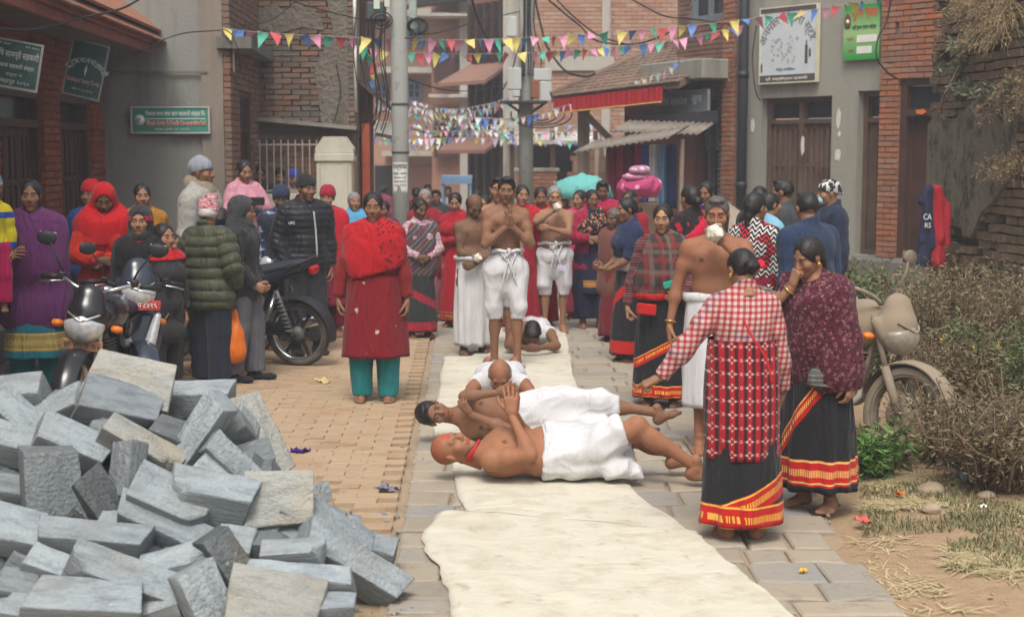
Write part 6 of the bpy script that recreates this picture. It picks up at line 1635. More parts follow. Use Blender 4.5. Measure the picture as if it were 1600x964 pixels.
# ================================================================ VEGETATION
def leaf_mesh(name, pts, size, mat, seed, droop=.4, asp=.35, bend=.3):
 """small bent leaves at many points"""
 rs = np.random.RandomState(seed); n = len(pts); d = rs.normal(size=(n,3)); d[:,2] = d[:,2]*.6-droop*.2+.1; d /= np.linalg.norm(d, axis=1)[:,None]
 s_ = np.cross(d, rs.normal(size=(n,3))); s_ /= np.linalg.norm(s_, axis=1)[:,None]; nn = np.cross(d, s_)
 L = (size*rs.uniform(.6,1.3,n))[:,None]; a = pts; b = pts+d*L*.5+s_*L*asp*.5+nn*L*bend*.1; c = pts+d*L-nn*L*bend*.4; e = pts+d*L*.5-s_*L*asp*.5+nn*L*bend*.1
 V = np.concatenate([a,b,c,e]); i = np.arange(n); Q = np.stack([i, i+n, i+2*n, i+3*n], 1)
 return mesh_np(name, V, Q, False, None, [mat])
def leaf_mat(name, stops, rough=.7):
 if name in _mc: return _mc[name]
 q = NT(name, rough, .25); r = q.rnd(); q.col(q.ramp(r, [(i/(len(stops)-1), s_) for i, s_ in enumerate(stops)]))
 _mc[name] = q.m; return q.m
def bush(name, label, cat, loc, rad, hgt, nb, nl, size, mat, smat, seed, up=.8, flowers=0, group=None, spread=1.0, droop=.3, asp=.35, twist=.35, fl_col=(.75,.42,.02)):
 rs = np.random.RandomState(seed); t = thing(name, label, cat, loc, 0, group); m = MB(); pts = []
 for b in range(nb):
  a = rs.uniform(0, 6.28); r = rs.uniform(.05,1)**.6*rad*spread; h = hgt*rs.uniform(.5,1.05); p0 = np.array([math.cos(a)*r*.25, math.sin(a)*r*.25, 0.0]); p2 = np.array([math.cos(a)*r, math.sin(a)*r, h*up])
  path = [p0]
  for k in range(1, 6):
   f = k/5; q_ = p0*(1-f)+p2*f; q_[2] = h*up*(f**.75); q_ += rs.normal(size=3)*twist*.1*rad; path.append(q_)
  m.tube([Vector(p) for p in path], [.008*(1-.13*k)*(1+rad*.3) for k in range(6)], 4, cap=False)
  for k in range(nl//nb):
   f = rs.uniform(.15,1)**.7*5; i = min(int(f), 4); q_ = path[i]*(1-f+i)+path[i+1]*(f-i); pts.append(q_+rs.normal(size=3)*rad*.10)
 tag(m.build('stem', smat, t), kind='stuff')
 tag(obj('foliage', leaf_mesh('foliage', np.array(pts), size, mat, seed, droop, asp*.6 if name == 'dry_bush' else asp), t), kind='stuff')
 if flowers:
  f = MB();
  for k in range(flowers):
   q_ = pts[rs.randint(len(pts))]+rs.normal(size=3)*.03; s_ = .013; M_ = Matrix.Translation(Vector(q_)+Vector((0,-.03,.03)))
   fb = MB(); fb.lathe([(0,-.004),(s_*.6,-.002),(s_,.003),(s_*.55,.012),(0,.014)], n=8); fb.v = [v+Vector(q_)+Vector((0,-.03,.03)) for v in fb.v]; fb.build('flower', plain('marigold', fl_col, .7), t)
 return t
def veg():
 dry = leaf_mat('dry_leaves', [(.12,.095,.05), (.19,.145,.08), (.28,.21,.125), (.13,.12,.055), (.24,.2,.13)]); grn = leaf_mat('green_leaves', [(.06,.10,.03), (.09,.13,.04), (.13,.155,.06), (.16,.155,.08)]); fresh = leaf_mat('fresh_green_leaves', [(.07,.16,.03), (.11,.22,.05), (.15,.25,.07)]); pale = leaf_mat('grey_green_leaves', [(.14,.17,.1), (.2,.23,.15), (.27,.29,.2)])
 st = plain('dry_stem', (.16,.11,.07), .9, .2, 8, 0); gs = plain('green_stem', (.09,.1,.045), .8, .2, 8, 0)
 def gl(px, Y): x = P(px,0,Y).x; return (x, Y, ground_z(x, Y))
 g = 'weeds along the right edge of the street'
 bush('weed_bush', 'sparse green weedy bush behind the navy sweater man, nearest the doorway', 'bush', gl(1345,14.5), .42, .85, 26, 2400, .055, grn, gs, 1, flowers=2, group=g)
 bush('weed_bush', 'green bush behind the upright mirror of the dusty motorbike', 'bush', gl(1405,13.0), .5, .85, 30, 3400, .055, grn, gs, 2, flowers=4, group=g)
 bush('weed_bush', 'low green bush between shawl woman and dusty motorbike', 'bush', gl(1360,11.2), .4, .62, 24, 2600, .05, grn, gs, 3, group=g)
 bush('dry_bush', 'tall brown dried marigold bush behind the motorbike cowl', 'bush', gl(1480,10.8), .48, 1.12, 90, 5200, .045, dry, st, 4, flowers=6, group=g)
 bush('dry_bush', 'wide brown dried bush against the mossy wall at the right edge', 'bush', gl(1570,11.0), .6, 1.15, 100, 6200, .045, dry, st, 5, flowers=7, group=g)
 bush('dry_bush', 'dense grey brown bush right beside the motorbike front wheel', 'bush', gl(1500,9.6), .42, .72, 80, 4600, .04, dry, st, 6, flowers=4, group=g)
 bush('weed_bush', 'green marigold bush with orange flowers at the right edge', 'bush', gl(1590,9.6), .42, .78, 34, 4600, .042, grn, gs, 7, flowers=8, group=g)
 bush('dry_bush', 'tangled heap of dead brown stems lowest at the right edge', 'bush', gl(1590,7.75), .56, .66, 110, 5600, .04, dry, st, 8, group=g, twist=1.2)
 bush('dry_bush', 'flattened dead plants in front of the green marigold bush', 'bush', gl(1530,8.4), .42, .42, 80, 4200, .038, dry, st, 9, group=g, twist=1.2)
 bush('weed_plant', 'fresh green weed growing through the dusty motorbike front wheel', 'plant', gl(1378,8.15), .22, .34, 20, 1100, .06, fresh, gs, 10, group=g, asp=.25)
 bush('weed_plant', 'fresh green weed just right of the dusty front wheel', 'plant', gl(1462,8.55), .22, .28, 20, 900, .055, fresh, gs, 11, group=g, asp=.25)
 bush('weed_plant', 'withered broad leaved weed hanging against the wheel spokes', 'plant', gl(1408,8.3), .2, .3, 12, 500, .075, leaf_mat('withered_leaves', [(.2,.19,.1),(.28,.24,.14),(.15,.16,.07)]), st, 12, group=g, asp=.5)
 # plants on the mossy wall
 root = leaf_mat('dry_roots', [(.34,.25,.12), (.42,.31,.16), (.26,.19,.095), (.36,.28,.16)])
 def wp(px, py, off=.1):
  x, z = WX.at(px, py, off); v = WX.A+WX.u*x+WX.n*off; return (v.x, v.y, z)
 g2 = 'plants growing on the mossy wall'
 rs = np.random.RandomState(9)
 for i, (px, py, w, h, lb) in enumerate(((1560,40,.75,1.0,'large curtain of dry tan roots hanging at the top right of the mossy wall'), (1595,150,.55,.9,'dry tan roots hanging at the right edge below the largest curtain'), (1515,10,.4,.5,'small tuft of dry roots highest on the left of the mossy wall'), (1580,260,.45,.6,'lowest dry root tuft over the rendered patch'))):
  t = thing('hanging_plant', lb, 'hanging plant', wp(px, py), WX.rz, g2); m = MB(); pts = []
  for k in range(int(150*w)):
   x = rs.uniform(-w/2, w/2); z = rs.uniform(0,.3)*h; path = [Vector((x, -.02, z))]; d = np.array([rs.normal()*.10, -abs(rs.normal())*.06, -.07])
   for j in range(5): d = d+np.array([rs.normal()*.05, rs.normal()*.02, -.012]); path.append(path[-1]+Vector(d*h*.6));
   m.tube(path, .0025, 3, cap=False);
   for j in range(14): f = rs.uniform(0,4.9); a = int(f); pp = path[a].lerp(path[a+1], f-a); pts.append([pp.x+rs.normal()*.03, pp.y+rs.normal()*.02, pp.z+rs.normal()*.03])
  tag(m.build('root', st if i % 2 else plain('tan_root', (.28,.2,.11), .9, .2, 8, 0), t), kind='stuff'); tag(obj('foliage', leaf_mesh('foliage', np.array(pts), .045, root, 30+i, .8, .16), t), kind='stuff')
 for i, (px, py, lb) in enumerate(((1507,85,'grey green leafy sprig high on the left of the mossy wall'), (1495,120,'grey green sprig below the highest one on the mossy wall'), (1580,150,'grey green leafy plant at the right edge of the mossy wall'), (1500,155,'small low sprig on the left of the mossy wall'), (1545,165,'pale sprig in the middle of the mossy wall'))):
  t = bush('wall_sprig', lb, 'plant', wp(px, py, .12), .2, .22, 10, 170, .085, pale, gs, 50+i, group=g2, asp=.3)
 # bare twig
 m = MB(); m.tube(catmull([Vector(wp(1470,180,.2)), Vector(wp(1475,150,.4)), Vector(wp(1485,130,.3)), Vector(wp(1500,100,.15))], 6), .007, 5); tag(m.build('twig', st), 'thin bare twig sticking out at the left edge of the mossy wall', 'twig')
 # grass and straw
 def blades(name, lb, n, reg, hh, mat, seed, flat=0):
  rs = np.random.RandomState(seed); V = [];
  u = rs.uniform(size=(n,2)); base = []
  for a, b in u:
   px = reg[0]+(reg[1]-reg[0])*a; py = reg[2]+(reg[3]-reg[2])*b; q_ = G(px, py); base.append((q_.x, q_.y, ground_z(q_.x, q_.y)+.005))
  base = np.array(base)
  cl = nz(base, 4.5, seed) > -.05; base = base[cl]; n = len(base)
  an = rs.uniform(0,6.28,n); h = hh*rs.uniform(.5,1.3,n); w = .0035
  lean = rs.uniform(.1,.7,n) if not flat else rs.uniform(2,5,n)*1.0
  top = base+np.stack([np.cos(an)*h*lean, np.sin(an)*h*lean, h*(1 if not flat else .35)*rs.uniform(.3,1,n)], 1)
  side = np.stack([-np.sin(an)*w, np.cos(an)*w, 0*an], 1); mid = (base+top)/2+np.stack([0*an,0*an,h*.12],1)
  V = np.concatenate([base-side, base+side, mid+side*.8, mid-side*.8, top]); i = np.arange(n)
  Fq = [tuple(x) for x in np.stack([i, i+n, i+2*n, i+3*n],1)]+[tuple(x) for x in np.stack([i+3*n, i+2*n, i+4*n],1)]
  tag(obj(name, mesh_np(name, V, Fq, False, None, [mat])), lb, name, kind='stuff')
 gm = leaf_mat('short_grass', [(.12,.14,.055), (.18,.18,.08), (.26,.22,.12), (.11,.12,.05), (.3,.25,.14)]); sm = leaf_mat('straw', [(.5,.41,.21), (.6,.5,.29), (.4,.32,.17)])
 blades('grass', 'short patchy grass around the foot of the dusty motorbike', 5200, (1345,1600,700,840), .045, gm, 1)
 blades('grass', 'patchy grass strip along the earth bank further right', 2500, (1480,1620,800,900), .04, gm, 2)
 blades('straw', 'loose straw scattered on the earth beside the shawl woman', 2600, (1350,1480,735,800), .035, sm, 3, 1)
 blades('straw', 'thin straw litter among the grass behind the loose stones', 1500, (1400,1600,700,790), .03, sm, 5, 1)
 blades('straw', 'sparse straw strewn over the bare earth at the lower right', 900, (1300,1600,840,960), .028, sm, 6, 1)
 blades('straw', 'bundle of straw lying at the lower right edge', 4200, (1490,1620,790,910), .04, sm, 4, 1)
veg()
# ================================================================ LITTER AND SMALL STONES
def litter():
 def crumple(name, label, cat, px, py, w, h, mat, seed, z=0, group=None):
  rs = np.random.RandomState(seed); n = 7; V = []; p = G(px, py); gz = max(ground_z(p.x, p.y), 0)+z
  X, Y = np.meshgrid(np.linspace(-.5,.5,n), np.linspace(-.5,.5,n), indexing='ij'); Pn = np.stack([X.ravel()*w, Y.ravel()*h, np.abs(rs.normal(size=n*n))*min(w,h)*.22+.006], 1); Pn[:,:2] += rs.normal(size=(n*n,2))*w*.05
  I = np.arange(n*n).reshape(n,n); Q = np.stack([I[:-1,:-1].ravel(), I[1:,:-1].ravel(), I[1:,1:].ravel(), I[:-1,1:].ravel()],1)
  V = np.concatenate([Pn, Pn-[0,0,.003]]); Q = np.concatenate([Q, Q[:,::-1]+n*n])
  o = obj(name, mesh_np(name, V, Q, False, None, [mat]), None, (p.x, p.y, gz)); tag(o, label, cat, group); o.rotation_euler = (0,0,rs.uniform(0,3))
 crumple('wrapper', 'crumpled shiny purple wrapper alone on the brick paving', 'wrapper', 470, 708, .10, .08, plain('purple_foil', (.09,.03,.28), .25, .5, 40, .2, metal=.4), 1)
 crumple('wrapper', 'flattened dark and white wrapper near the edge of the stone path', 'wrapper', 606, 766, .14, .06, plain('dirty_foil', (.2,.2,.26), .4, .6, 40, .2), 2)
 crumple('paper_scrap', 'pale yellow paper scrap on the paving behind the red dressed woman', 'paper scrap', 505, 598, .16, .07, plain('pale_yellow_paper', (.55,.45,.2), .7), 3)
 crumple('wrapper', 'red and white wrapper on the earth beside the shawl woman', 'wrapper', 1348, 822, .09, .06, plain('red_wrapper', (.6,.12,.1), .5, .5, 40), 4, .02)
 crumple('wrapper', 'small white scrap in the dead plants at the right', 'wrapper', 1535, 828, .05, .04, M_white, 5, .08)
 crumple('wrapper', 'blue grey plastic scrap beside the small stones', 'wrapper', 1510, 775, .12, .08, plain('blue_grey_plastic', (.12,.14,.2), .4), 6, .05)
 crumple('petal', 'single orange petal on the stone path in the foreground', 'petal', 1255, 898, .035, .025, plain('marigold', (.75,.42,.02), .7), 7, .012)
 crumple('wrapper', 'small orange wrapper in the grass near the motorbike', 'wrapper', 1405, 787, .05, .04, plain('orange_sticker', (.6,.16,.03), .6), 8, .03)
 Ms = plain('pale_field_stone', (.34,.27,.19), .9, .25, 12, .5, .01)
 random.seed(8)
 for i, (px, py, r, lb) in enumerate(((1452,780,.075,'flat tan stone lying in the grass, largest of the loose stones'), (1454,805,.05,'smaller flat stone just in front of the largest one'), (1540,790,.045,'orange brown stone beside the blue grey plastic scrap'), (1365,745,.05,'broken brick lump behind the feet of the shawl woman'), (1400,738,.03,'round pebble under the dusty motorbike'), (1445,725,.05,'grey stone behind the grass right of the motorbike'), (1350,925,.02,'pebble on the bare earth at the lower right'))):
  p = G(px, py); F_ = field_of([E((0,0,0), (r,r*.8,r*.5), .01), E((r*.3,.0,.0), (r*.7,r*.6,r*.55), .02)], r/5); V, Q = F_.mesh(); V = V+vnormals(V, Q)*(nz(V, .8/r, i)*r*.12)[:,None]
  tag(obj('loose_stone', mesh_np('loose_stone', V, Q, False, None, [Ms]), None, (p.x, p.y, ground_z(p.x, p.y)+r*.3)), lb, 'stone', 'loose stones at the right edge')
 # pebbles and crumbs
 m = MB(); rs = random.Random(4)
 for k in range(420):
  px, py = rs.uniform(400,1600), rs.uniform(560,960); p = G(px, py)
  if 1.34+.03*p.y < p.x or p.x < ex(p.y,-1)+.1 or rs.random() < .15:
   r = rs.uniform(.004,.012); m.box((p.x, p.y, max(ground_z(p.x,p.y),0)+r*.3), (r*2,r*1.6,r), rot=Euler((rs.random(),rs.random(),rs.random()*3)))
 tag(m.build('gravel', Ms), 'fine crumbs of stone scattered over the ground', 'gravel', kind='stuff')
 # hanging jacket
 x = P(1468,0,14.8).x; t = thing('jacket', 'navy and red jacket hung up on a stick in front of the dark doorway', 'jacket', (x, 14.8, 0))
 m = MB(); m.tube([(0,.03,0), (.02,.03,1.5)], .015, 6); m.build('stick', M_wood2, t)
 z1, z0 = P(1468,290,14.8).z, P(1468,415,14.8).z
 for nm, xs, c in (('navy_half', (-.15,-.02), (.02,.024,.06)), ('red_half', (-.0,.14), (.36,.015,.025))):
  pr = [C((xs[0]*.25+xs[1]*.25,0,z1-.05), ((xs[0]+xs[1])/2,0,z0+.05), .05, .075, .02, ((0,1,0), .6)), C(((xs[0]+xs[1])*.3,0,z1-.04), ((xs[0]+xs[1])*.55,-.03,z0+.25), .04, .035, .02)]
  garment_free(nm, pr+[C((xs[0]*.2,0,z1-.02), (xs[0]*.6+xs[1]*.6,.02,z1-.16), .035, .05, .03), C((xs[1],0,z1-.2), (xs[1]+.01,-.02,z0+.2+.1*xs[1]), .028, .035, .02)], plain(nm+'_cloth', c, .85), t, 5, amp=.022, freq=16)
 text(t, 'CA', -.115, -.035, z1-.34, z1-.28, M_white, -.075); text(t, 'RS', -.1, -.04, z1-.42, z1-.37, M_white, -.08)
def garment_free(name, prims, mat, parent, seed=0, h=.012, amp=.01, freq=14):
 F_ = field_of(prims, h); V, Q = F_.mesh(); V = relax(V, Q, 1, .5); V = cloth_disp(V, Q, amp, freq, (0,0,1), 4, seed)
 return obj(name, mesh_np(name, V, Q, True, None, [mat]), parent)
litter()
# ================================================================ MOTORBIKES
def bike(label, loc, heading, lean=0, steer=0, paint=(.02,.022,.03), dust=0, fairing=True, plate=None, scooter=False, group='motorbikes parked in the street', mirrors=(1,1), wr=.29, name='motorbike'):
 """forward is local +X; heading = direction of travel in degrees"""
 t = thing(name, label, 'motorbike' if not scooter else 'scooter', loc, R(heading), group); t.rotation_euler = (R(lean), 0, R(heading))
 d = dust; dc = (.26,.205,.14); k = 'd' if dust else 'c'; hh = abs(hash_(paint))
 Pt = plain('bike_paint_%s%d' % (k, hh), paint, .22 if not d else .7, .1, 4, 0 if not d else .1, spec=.6, dust=d, dustc=dc)
 Bk = plain('bike_black_plastic_'+k, (.02,.02,.021), .5, .2, 6, .1, dust=d*.8, dustc=dc); Ty = plain('tyre_rubber_'+k, (.022,.021,.02), .85, .2, 12, .3, dust=max(d, .45), dustc=(.22,.18,.13))
 Cr = plain('bike_chrome_'+k, (.55,.56,.57), .22 if not d else .6, .1, 6, 0, metal=.9 if not d else .3, dust=d, dustc=dc); Se = plain('bike_seat_'+k, (.02,.025,.035), .55, .15, 10, .2, dust=d*.7, dustc=dc)
 En = plain('bike_engine_'+k, (.12,.12,.12), .5, .3, 10, .3, metal=.4, dust=max(.3,d)); Gl = NT('headlamp_glass', .12, .6); Gl.col(Gl.mix(Gl.vor(30), (.45,.48,.5) if not d else (.2,.17,.13), (.7,.73,.75) if not d else (.3,.27,.22))); Gl.b.inputs['Metallic'].default_value = .35 if not d else 0; Or = plain('orange_indicator', (.65,.17,.02), .3, .1)
 fx, rx = .64, -.62; r = wr
 def wheel(x, parent, w=.1):
  wl_ = MB(); prof = [(r-w*.55,-w*.42),(r-w*.15,-w*.5),(r-.01,-w*.28),(r,0),(r-.01,w*.28),(r-w*.15,w*.5),(r-w*.55,w*.42),(r-w*.55,-w*.42)]
  wl_.lathe(prof, (0,0,0), 40, axis='y'); ty = wl_.build('tyre', Ty, parent, loc=(x,0,r)); ty.name = 'wheel'
  m = MB(); q_ = r-w*.5; m.lathe([(q_-.018,-w*.35),(q_+.004,-w*.38),(q_-.012,-w*.1),(q_-.012,w*.1),(q_+.004,w*.38),(q_-.018,w*.35),(q_-.03,0),(q_-.018,-w*.35)], n=36, axis='y'); m.build('rim', Cr if not d else Ty, ty)
  m = MB(); m.lathe([(0,-.05),(.045,-.05),(.06,-.03),(.06,.03),(.045,.05),(0,.05)], n=18, axis='y')
  if x > 0: m.lathe([(.03,-.055),(.115,-.055),(.115,-.05),(.03,-.05)], n=24, axis='y')
  m.build('hub', En, ty); m = MB()
  if d:
   for i in range(26): a = 2*math.pi*i/26; s_ = 1 if i % 2 else -1; m.tube([(math.cos(a)*.055,s_*.03,math.sin(a)*.055), (math.cos(a+.25*s_)*(q_-.02),0,math.sin(a+.25*s_)*(q_-.02))], .0028, 4)
  else:
   for i in range(6): a = 2*math.pi*i/6; m.bar((math.cos(a)*.05,0,math.sin(a)*.05), (math.cos(a+.12)*(q_-.01),0,math.sin(a+.12)*(q_-.01)), .03, .02, up=(0,1,0))
  m.build('spokes', Bk if not d else Cr, ty); return ty
 wheel(rx, t)
 f = bpy.data.objects.new('front_fork', None); link(f); f.parent = t; f.location = (.36,0,.80); f.rotation_euler = (0,0,R(steer)); off = Vector((-.36,0,-.80))
 def fm(m, nm, mt): m.v = [v+off for v in m.v]; return m.build(nm, mt, f)
 w = wheel(fx, f); w.location = (fx-.36,0,r-.80)
 for s_ in (-1,1):
  m = MB(); m.tube([(fx,s_*.085,r), (fx-.14,s_*.085,.56)], .026, 10); m.tube([(fx-.14,s_*.085,.56), (.37,s_*.085,.86)], .018, 10); fm(m, 'fork_tube', Cr if not scooter else Bk)
  m = MB(); m.lathe([(0,-.045),(.022,-.035),(.026,0),(.018,.03),(0,.035)], (0,0,0), 10, axis='y'); m.v = [Vector((v.x*1.3+.43, v.y+s_*.19, v.z+.73)) for v in m.v]; fm(m, 'indicator', Or)
  hx, hz = (.24, .99) if not scooter else (.3,1.0)
  m = MB(); m.tube(catmull([(.36,s_*.02,.93), (.36,s_*.14,hz-.01), (hx+.02,s_*.25,hz+.02), (hx-.06,s_*.36,hz)], 5), .013, 8); fm(m, 'handlebar', Cr if not scooter else Bk)
  m = MB(); m.tube([(hx+.01,s_*.27,hz+.015), (hx-.06,s_*.39,hz)], .019, 10); m.box((hx+.035,s_*.235,hz+.03), (.06,.05,.05), bev=.012); fm(m, 'grip', Bk)
  m = MB(); m.tube(catmull([(hx+.05,s_*.22,hz), (hx+.08,s_*.3,hz-.01), (hx+.03,s_*.38,hz-.03)], 4), .006, 6); fm(m, 'lever', Cr)
  if mirrors[0 if s_ < 0 else 1]:
   m = MB(); m.tube(catmull([(hx+.02,s_*.22,hz+.03), (hx+.06,s_*.26,hz+.12), (hx+.03,s_*.33,hz+.23)], 5), .007, 6); st_ = fm(m, 'mirror_stalk', Bk)
   F_ = field_of([E((0,0,0), (.02,.068,.048), .01)], .008); V, Q = F_.mesh(); V = V+np.array([hx+.02-.36, s_*.36, hz+.26-.8]); obj('mirror', mesh_np('mirror', V, Q, True, None, [Bk]), st_)
   m = MB(); m.box((hx+.0-.36, s_*.36, hz+.26-.8), (.004,.11,.075), bev=.03); m.build('mirror_glass', Cr, st_)
 # fender hugs the tyre
 def fender(a0, a1, cx, wd, rr, par, mt, o_=None, nm='fender'):
  V = []; n = 16; Fq = []
  for lay in (0,1):
   for i in range(n+1):
    a = R(a0+(a1-a0)*i/n)
    for j in range(5): y = (j/4-.5)*wd; q_ = rr-lay*.006-abs(j-2)**2*.006; V.append(Vector((cx+math.cos(a)*q_, y, r+math.sin(a)*q_))+(o_ or Vector()))
  for lay in (0,1):
   for i in range(n):
    for j in range(4): k_ = lay*(n+1)*5+i*5+j; q_ = (k_, k_+1, k_+6, k_+5); Fq.append(q_ if lay else q_[::-1])
  return obj(nm, mesh_np(nm, [tuple(v) for v in V], np.array(Fq), True, None, [mt]), par)
 fender(20, 165, fx, .15, r+.035, f, Pt if not d else Pt, off); fender(60, 190, rx, .17, r+.05, t, Bk)
 def blob(nm, prims, mt, par, o_=None, h=.012, clips=()):
  F_ = field_of(prims, h, clips=clips); V, Q = F_.mesh(); V = relax(V, Q, 1, .4)
  if o_ is not None: V = V+np.array(o_)
  return obj(nm, mesh_np(nm, V, Q, True, None, [mt]), par)
 # headlamp unit
 hz = .80 if not scooter else 1.0; hx = .50 if not scooter else .44
 if fairing:
  cw = blob('headlight_cowl', [E((hx-.02,0,hz), (.12,.135,.15), .03), E((hx-.03,0,hz+.13), (.07,.10,.08), .04), C((hx-.08,.13,hz+.02), (hx-.02,.10,hz-.06), .03, .03, .03), C((hx-.08,-.13,hz+.02), (hx-.02,-.10,hz-.06), .03, .03, .03)], Pt, f, off)
  blob('headlight', [E((hx+.02,0,hz-.05), (.105,.13,.115), .02)], Gl.m, cw, off, clips=[((hx+.04,0,0), (-1,0,-.15)), ((0,0,hz+.02), (0,.4,1)), ((0,0,hz+.02), (0,-.4,1))])
  m = MB(); m.tube(catmull([(hx+.06,.105,hz+.03), (hx+.11,.04,hz+.0), (hx+.115,0,hz-.015), (hx+.11,-.04,hz+.0), (hx+.06,-.105,hz+.03)], 5), .008, 6); m.v = [v+off for v in m.v]; m.build('chrome_brow', Cr, cw)
  blob('windscreen', [E((hx+.0,0,hz+.12), (.085,.085,.10), .02)], plain('smoked_screen_'+k, (.015,.015,.017), .12 if not d else .7, .1, 5, 0, spec=.7, dust=d, dustc=dc), cw, off, clips=[((hx+.02,0,0), (-1,0,.1))])
 else:
  blob('headlight_cowl', [E((hx,0,hz), (.09,.1,.1), .02)], Bk, f, off); blob('headlight', [E((hx+.04,0,hz), (.06,.085,.085), .02)], Gl.m, f, off)
 if plate:
  m = MB(); pz = .62 if not scooter else .86; m.box((.53,0,pz), (.012,.3,.075) if scooter else (.012,.26,.07), bev=.004); p = fm(m, 'number_plate', plain('plate_'+plate[0], plate[1], .6, .15, 20, .2, dust=.3))
  if plate[2]: lt = text(p, plate[2], -.12, .12, -.018, .018, M_white if plate[0] != 'rust' else plain('dark_print', (.08,.08,.085), .6), 0); lt.location = (.545-.36-.0, 0, pz-.80); lt.rotation_euler = (0,0,R(90));
 if scooter:
  blob('front_apron', [C((.36,0,.88), (.46,0,.4), .10, .14, .03, ((1,0,0),.5)), E((.42,.1,.62), (.05,.1,.2), .04), E((.42,-.1,.62), (.05,.1,.2), .04)], Pt, f, off)
  for s_ in (-1,1): blob('side_lamp', [C((.50,s_*.14,.78), (.51,s_*.09,.58), .03, .045, .02)], Gl.m, f, off)
  blob('leg_shield', [C((.28,0,.9), (.30,0,.36), .15, .17, .03, ((1,0,0),.3))], Bk, t); blob('floorboard', [C((.25,0,.3), (-.05,0,.3), .13, .13, .03, ((0,0,1),.4))], Bk, t)
  blob('body_shell', [C((-.15,0,.55), (-.65,0,.62), .17, .12, .05), C((-.1,0,.4), (-.5,0,.45), .15, .12, .05)], Pt, t); blob('seat', [C((-.12,0,.76), (-.6,0,.8), .14, .11, .03, ((0,0,1),.45))], Se, t)
 else:
  tk = blob('tank', [C((.24,0,.80), (-.08,0,.80), .155, .115, .05, ((0,1,0),.9)), E((.12,.09,.78), (.17,.06,.09), .05), E((.12,-.09,.78), (.17,.06,.09), .05)], Pt, t)
  m = MB(); m.lathe([(0,.015),(.035,.012),(.04,0)], (.1,0,.945), 14); m.build('fuel_cap', Cr, tk)
  blob('seat', [C((-.12,0,.80), (-.32,0,.78), .12, .13, .03, ((0,0,1),.5)), C((-.36,0,.83), (-.66,0,.90), .115, .085, .03, ((0,0,1),.5))], Se, t)
  for s_ in (-1,1):
   blob('side_panel', [C((-.12,s_*.10,.66), (-.36,s_*.11,.70), .075, .06, .03, ((0,1,0),.35))], Pt, t); blob('tail_panel', [C((-.36,s_*.095,.76), (-.76,s_*.04,.92), .055, .03, .03, ((0,1,0),.5))], Pt, t)
   m = MB(); m.tube([(rx,s_*.11,r), (rx+.12,s_*.13,.68)], .016, 8);
   for i in range(9): z = .33+i*.035; m.tube([(rx+.02+.12*(z-r)/.4,s_*.12,z), (rx+.02+.12*(z-r)/.4,s_*.12,z+.014)], .034, 10)
   m.build('shock_absorber', En, t)
   m = MB(); m.bar((-.12,s_*.09,.34), (rx,s_*.09,r), .045, .03); m.build('swingarm', Bk, t)
   m = MB(); m.tube([(-.1,s_*.12,.36), (-.12,s_*.24,.34)], .014, 8); m.tube([(-.42,s_*.14,.42), (-.43,s_*.22,.42)], .012, 8); m.build('footrest', Bk, t)
  m = MB(); m.tube(catmull([(-.60,.12,.86), (-.74,.10,.93), (-.80,0,.95), (-.74,-.10,.93), (-.60,-.12,.86)], 5), .013, 8); m.build('grab_rail', Bk, t)
  m = MB(); m.box((-.80,0,.85), (.05,.13,.07), bev=.015); m.build('tail_light', plain('tail_light_red', (.4,.01,.01), .3), t)
  blob('engine', [E((.08,0,.40), (.16,.13,.13), .03), C((.10,0,.45), (.20,0,.62), .08, .075, .02), C((-.1,.04,.38), (.12,.1,.38), .1, .1, .03)], En, t, clips=())
  m = MB()
  for i in range(6): m.box((.15+i*.014,0,.50+i*.025), (.2,.2,.008))
  m.build('cooling_fins', En, t)
  m = MB(); m.tube(catmull([(.24,-.05,.52), (.34,-.07,.36), (.12,-.13,.22), (-.2,-.14,.24)], 6), .02, 10); m.tube([(-.2,-.14,.24), (-.75,-.17,.38)], [.035,.05], 12); m.build('exhaust', Cr, t)
  m = MB(); m.tube([(.36,0,.86), (.05,0,.66), (-.3,0,.72), (-.7,0,.82)], .02, 8); m.tube([(.34,0,.78), (.28,0,.4), (0,0,.24), (-.14,0,.34), (-.12,0,.68)], .018, 8); m.build('frame', Bk, t)
  m = MB(); m.box((-.37,.105,.37), (.42,.012,.07), bev=.005); m.build('chain_guard', Bk, t)
 m = MB(); m.tube([(-.04,.1,.28), (-.10,.30,.02)], .011, 6); m.box((-.10,.31,.012), (.06,.05,.012)); m.build('side_stand', Bk, t)
 return t
def hash_(c): return int(sum(v*997*(i+3) for i, v in enumerate(c)))
def bikes():
 p = P(118,0,9.3); bike('black motorbike with a bikini fairing and clear headlight, nearest behind the stone heap', (p.x-.09, 9.85, 0), -93, -7, 4, (.015,.015,.018), 0, True, ('rust', (.36,.17,.08), 'बा ४५ प ७६'), group='motorbikes parked in the street')
 p = P(222,0,10.1); bike('dark blue grey scooter with a red number plate beside the nearest black motorbike', (p.x-.32, 10.5, 0), -66, -4, 4, (.03,.04,.06), 0, True, ('red', (.5,.03,.04), 'बा ३ प ८४१६'), True, mirrors=(1,0), name='scooter').scale = (.92,.92,.92)
 p = P(455,0,12.6); bike('black motorbike seen from behind its seat, parked in front of the black puffer jacket man', (p.x-.56, 12.78, 0), 163, -6, 12, (.022,.028,.04), 0, True)
 p = P(408,0,13.7); bike('motorbike with a red tank mostly hidden between the hooded man and the beanie man', (p.x+.15, 14.05, 0), -105, -5, -10, (.3,.02,.02), 0, False)
 p = G(1408,727); bike('dust covered motorbike abandoned in the weeds at the right', (p.x-.36, p.y+.58, .0), -58, -9, 8, (.15,.12,.09), .95, True, wr=.295, mirrors=(0,1))
bikes()
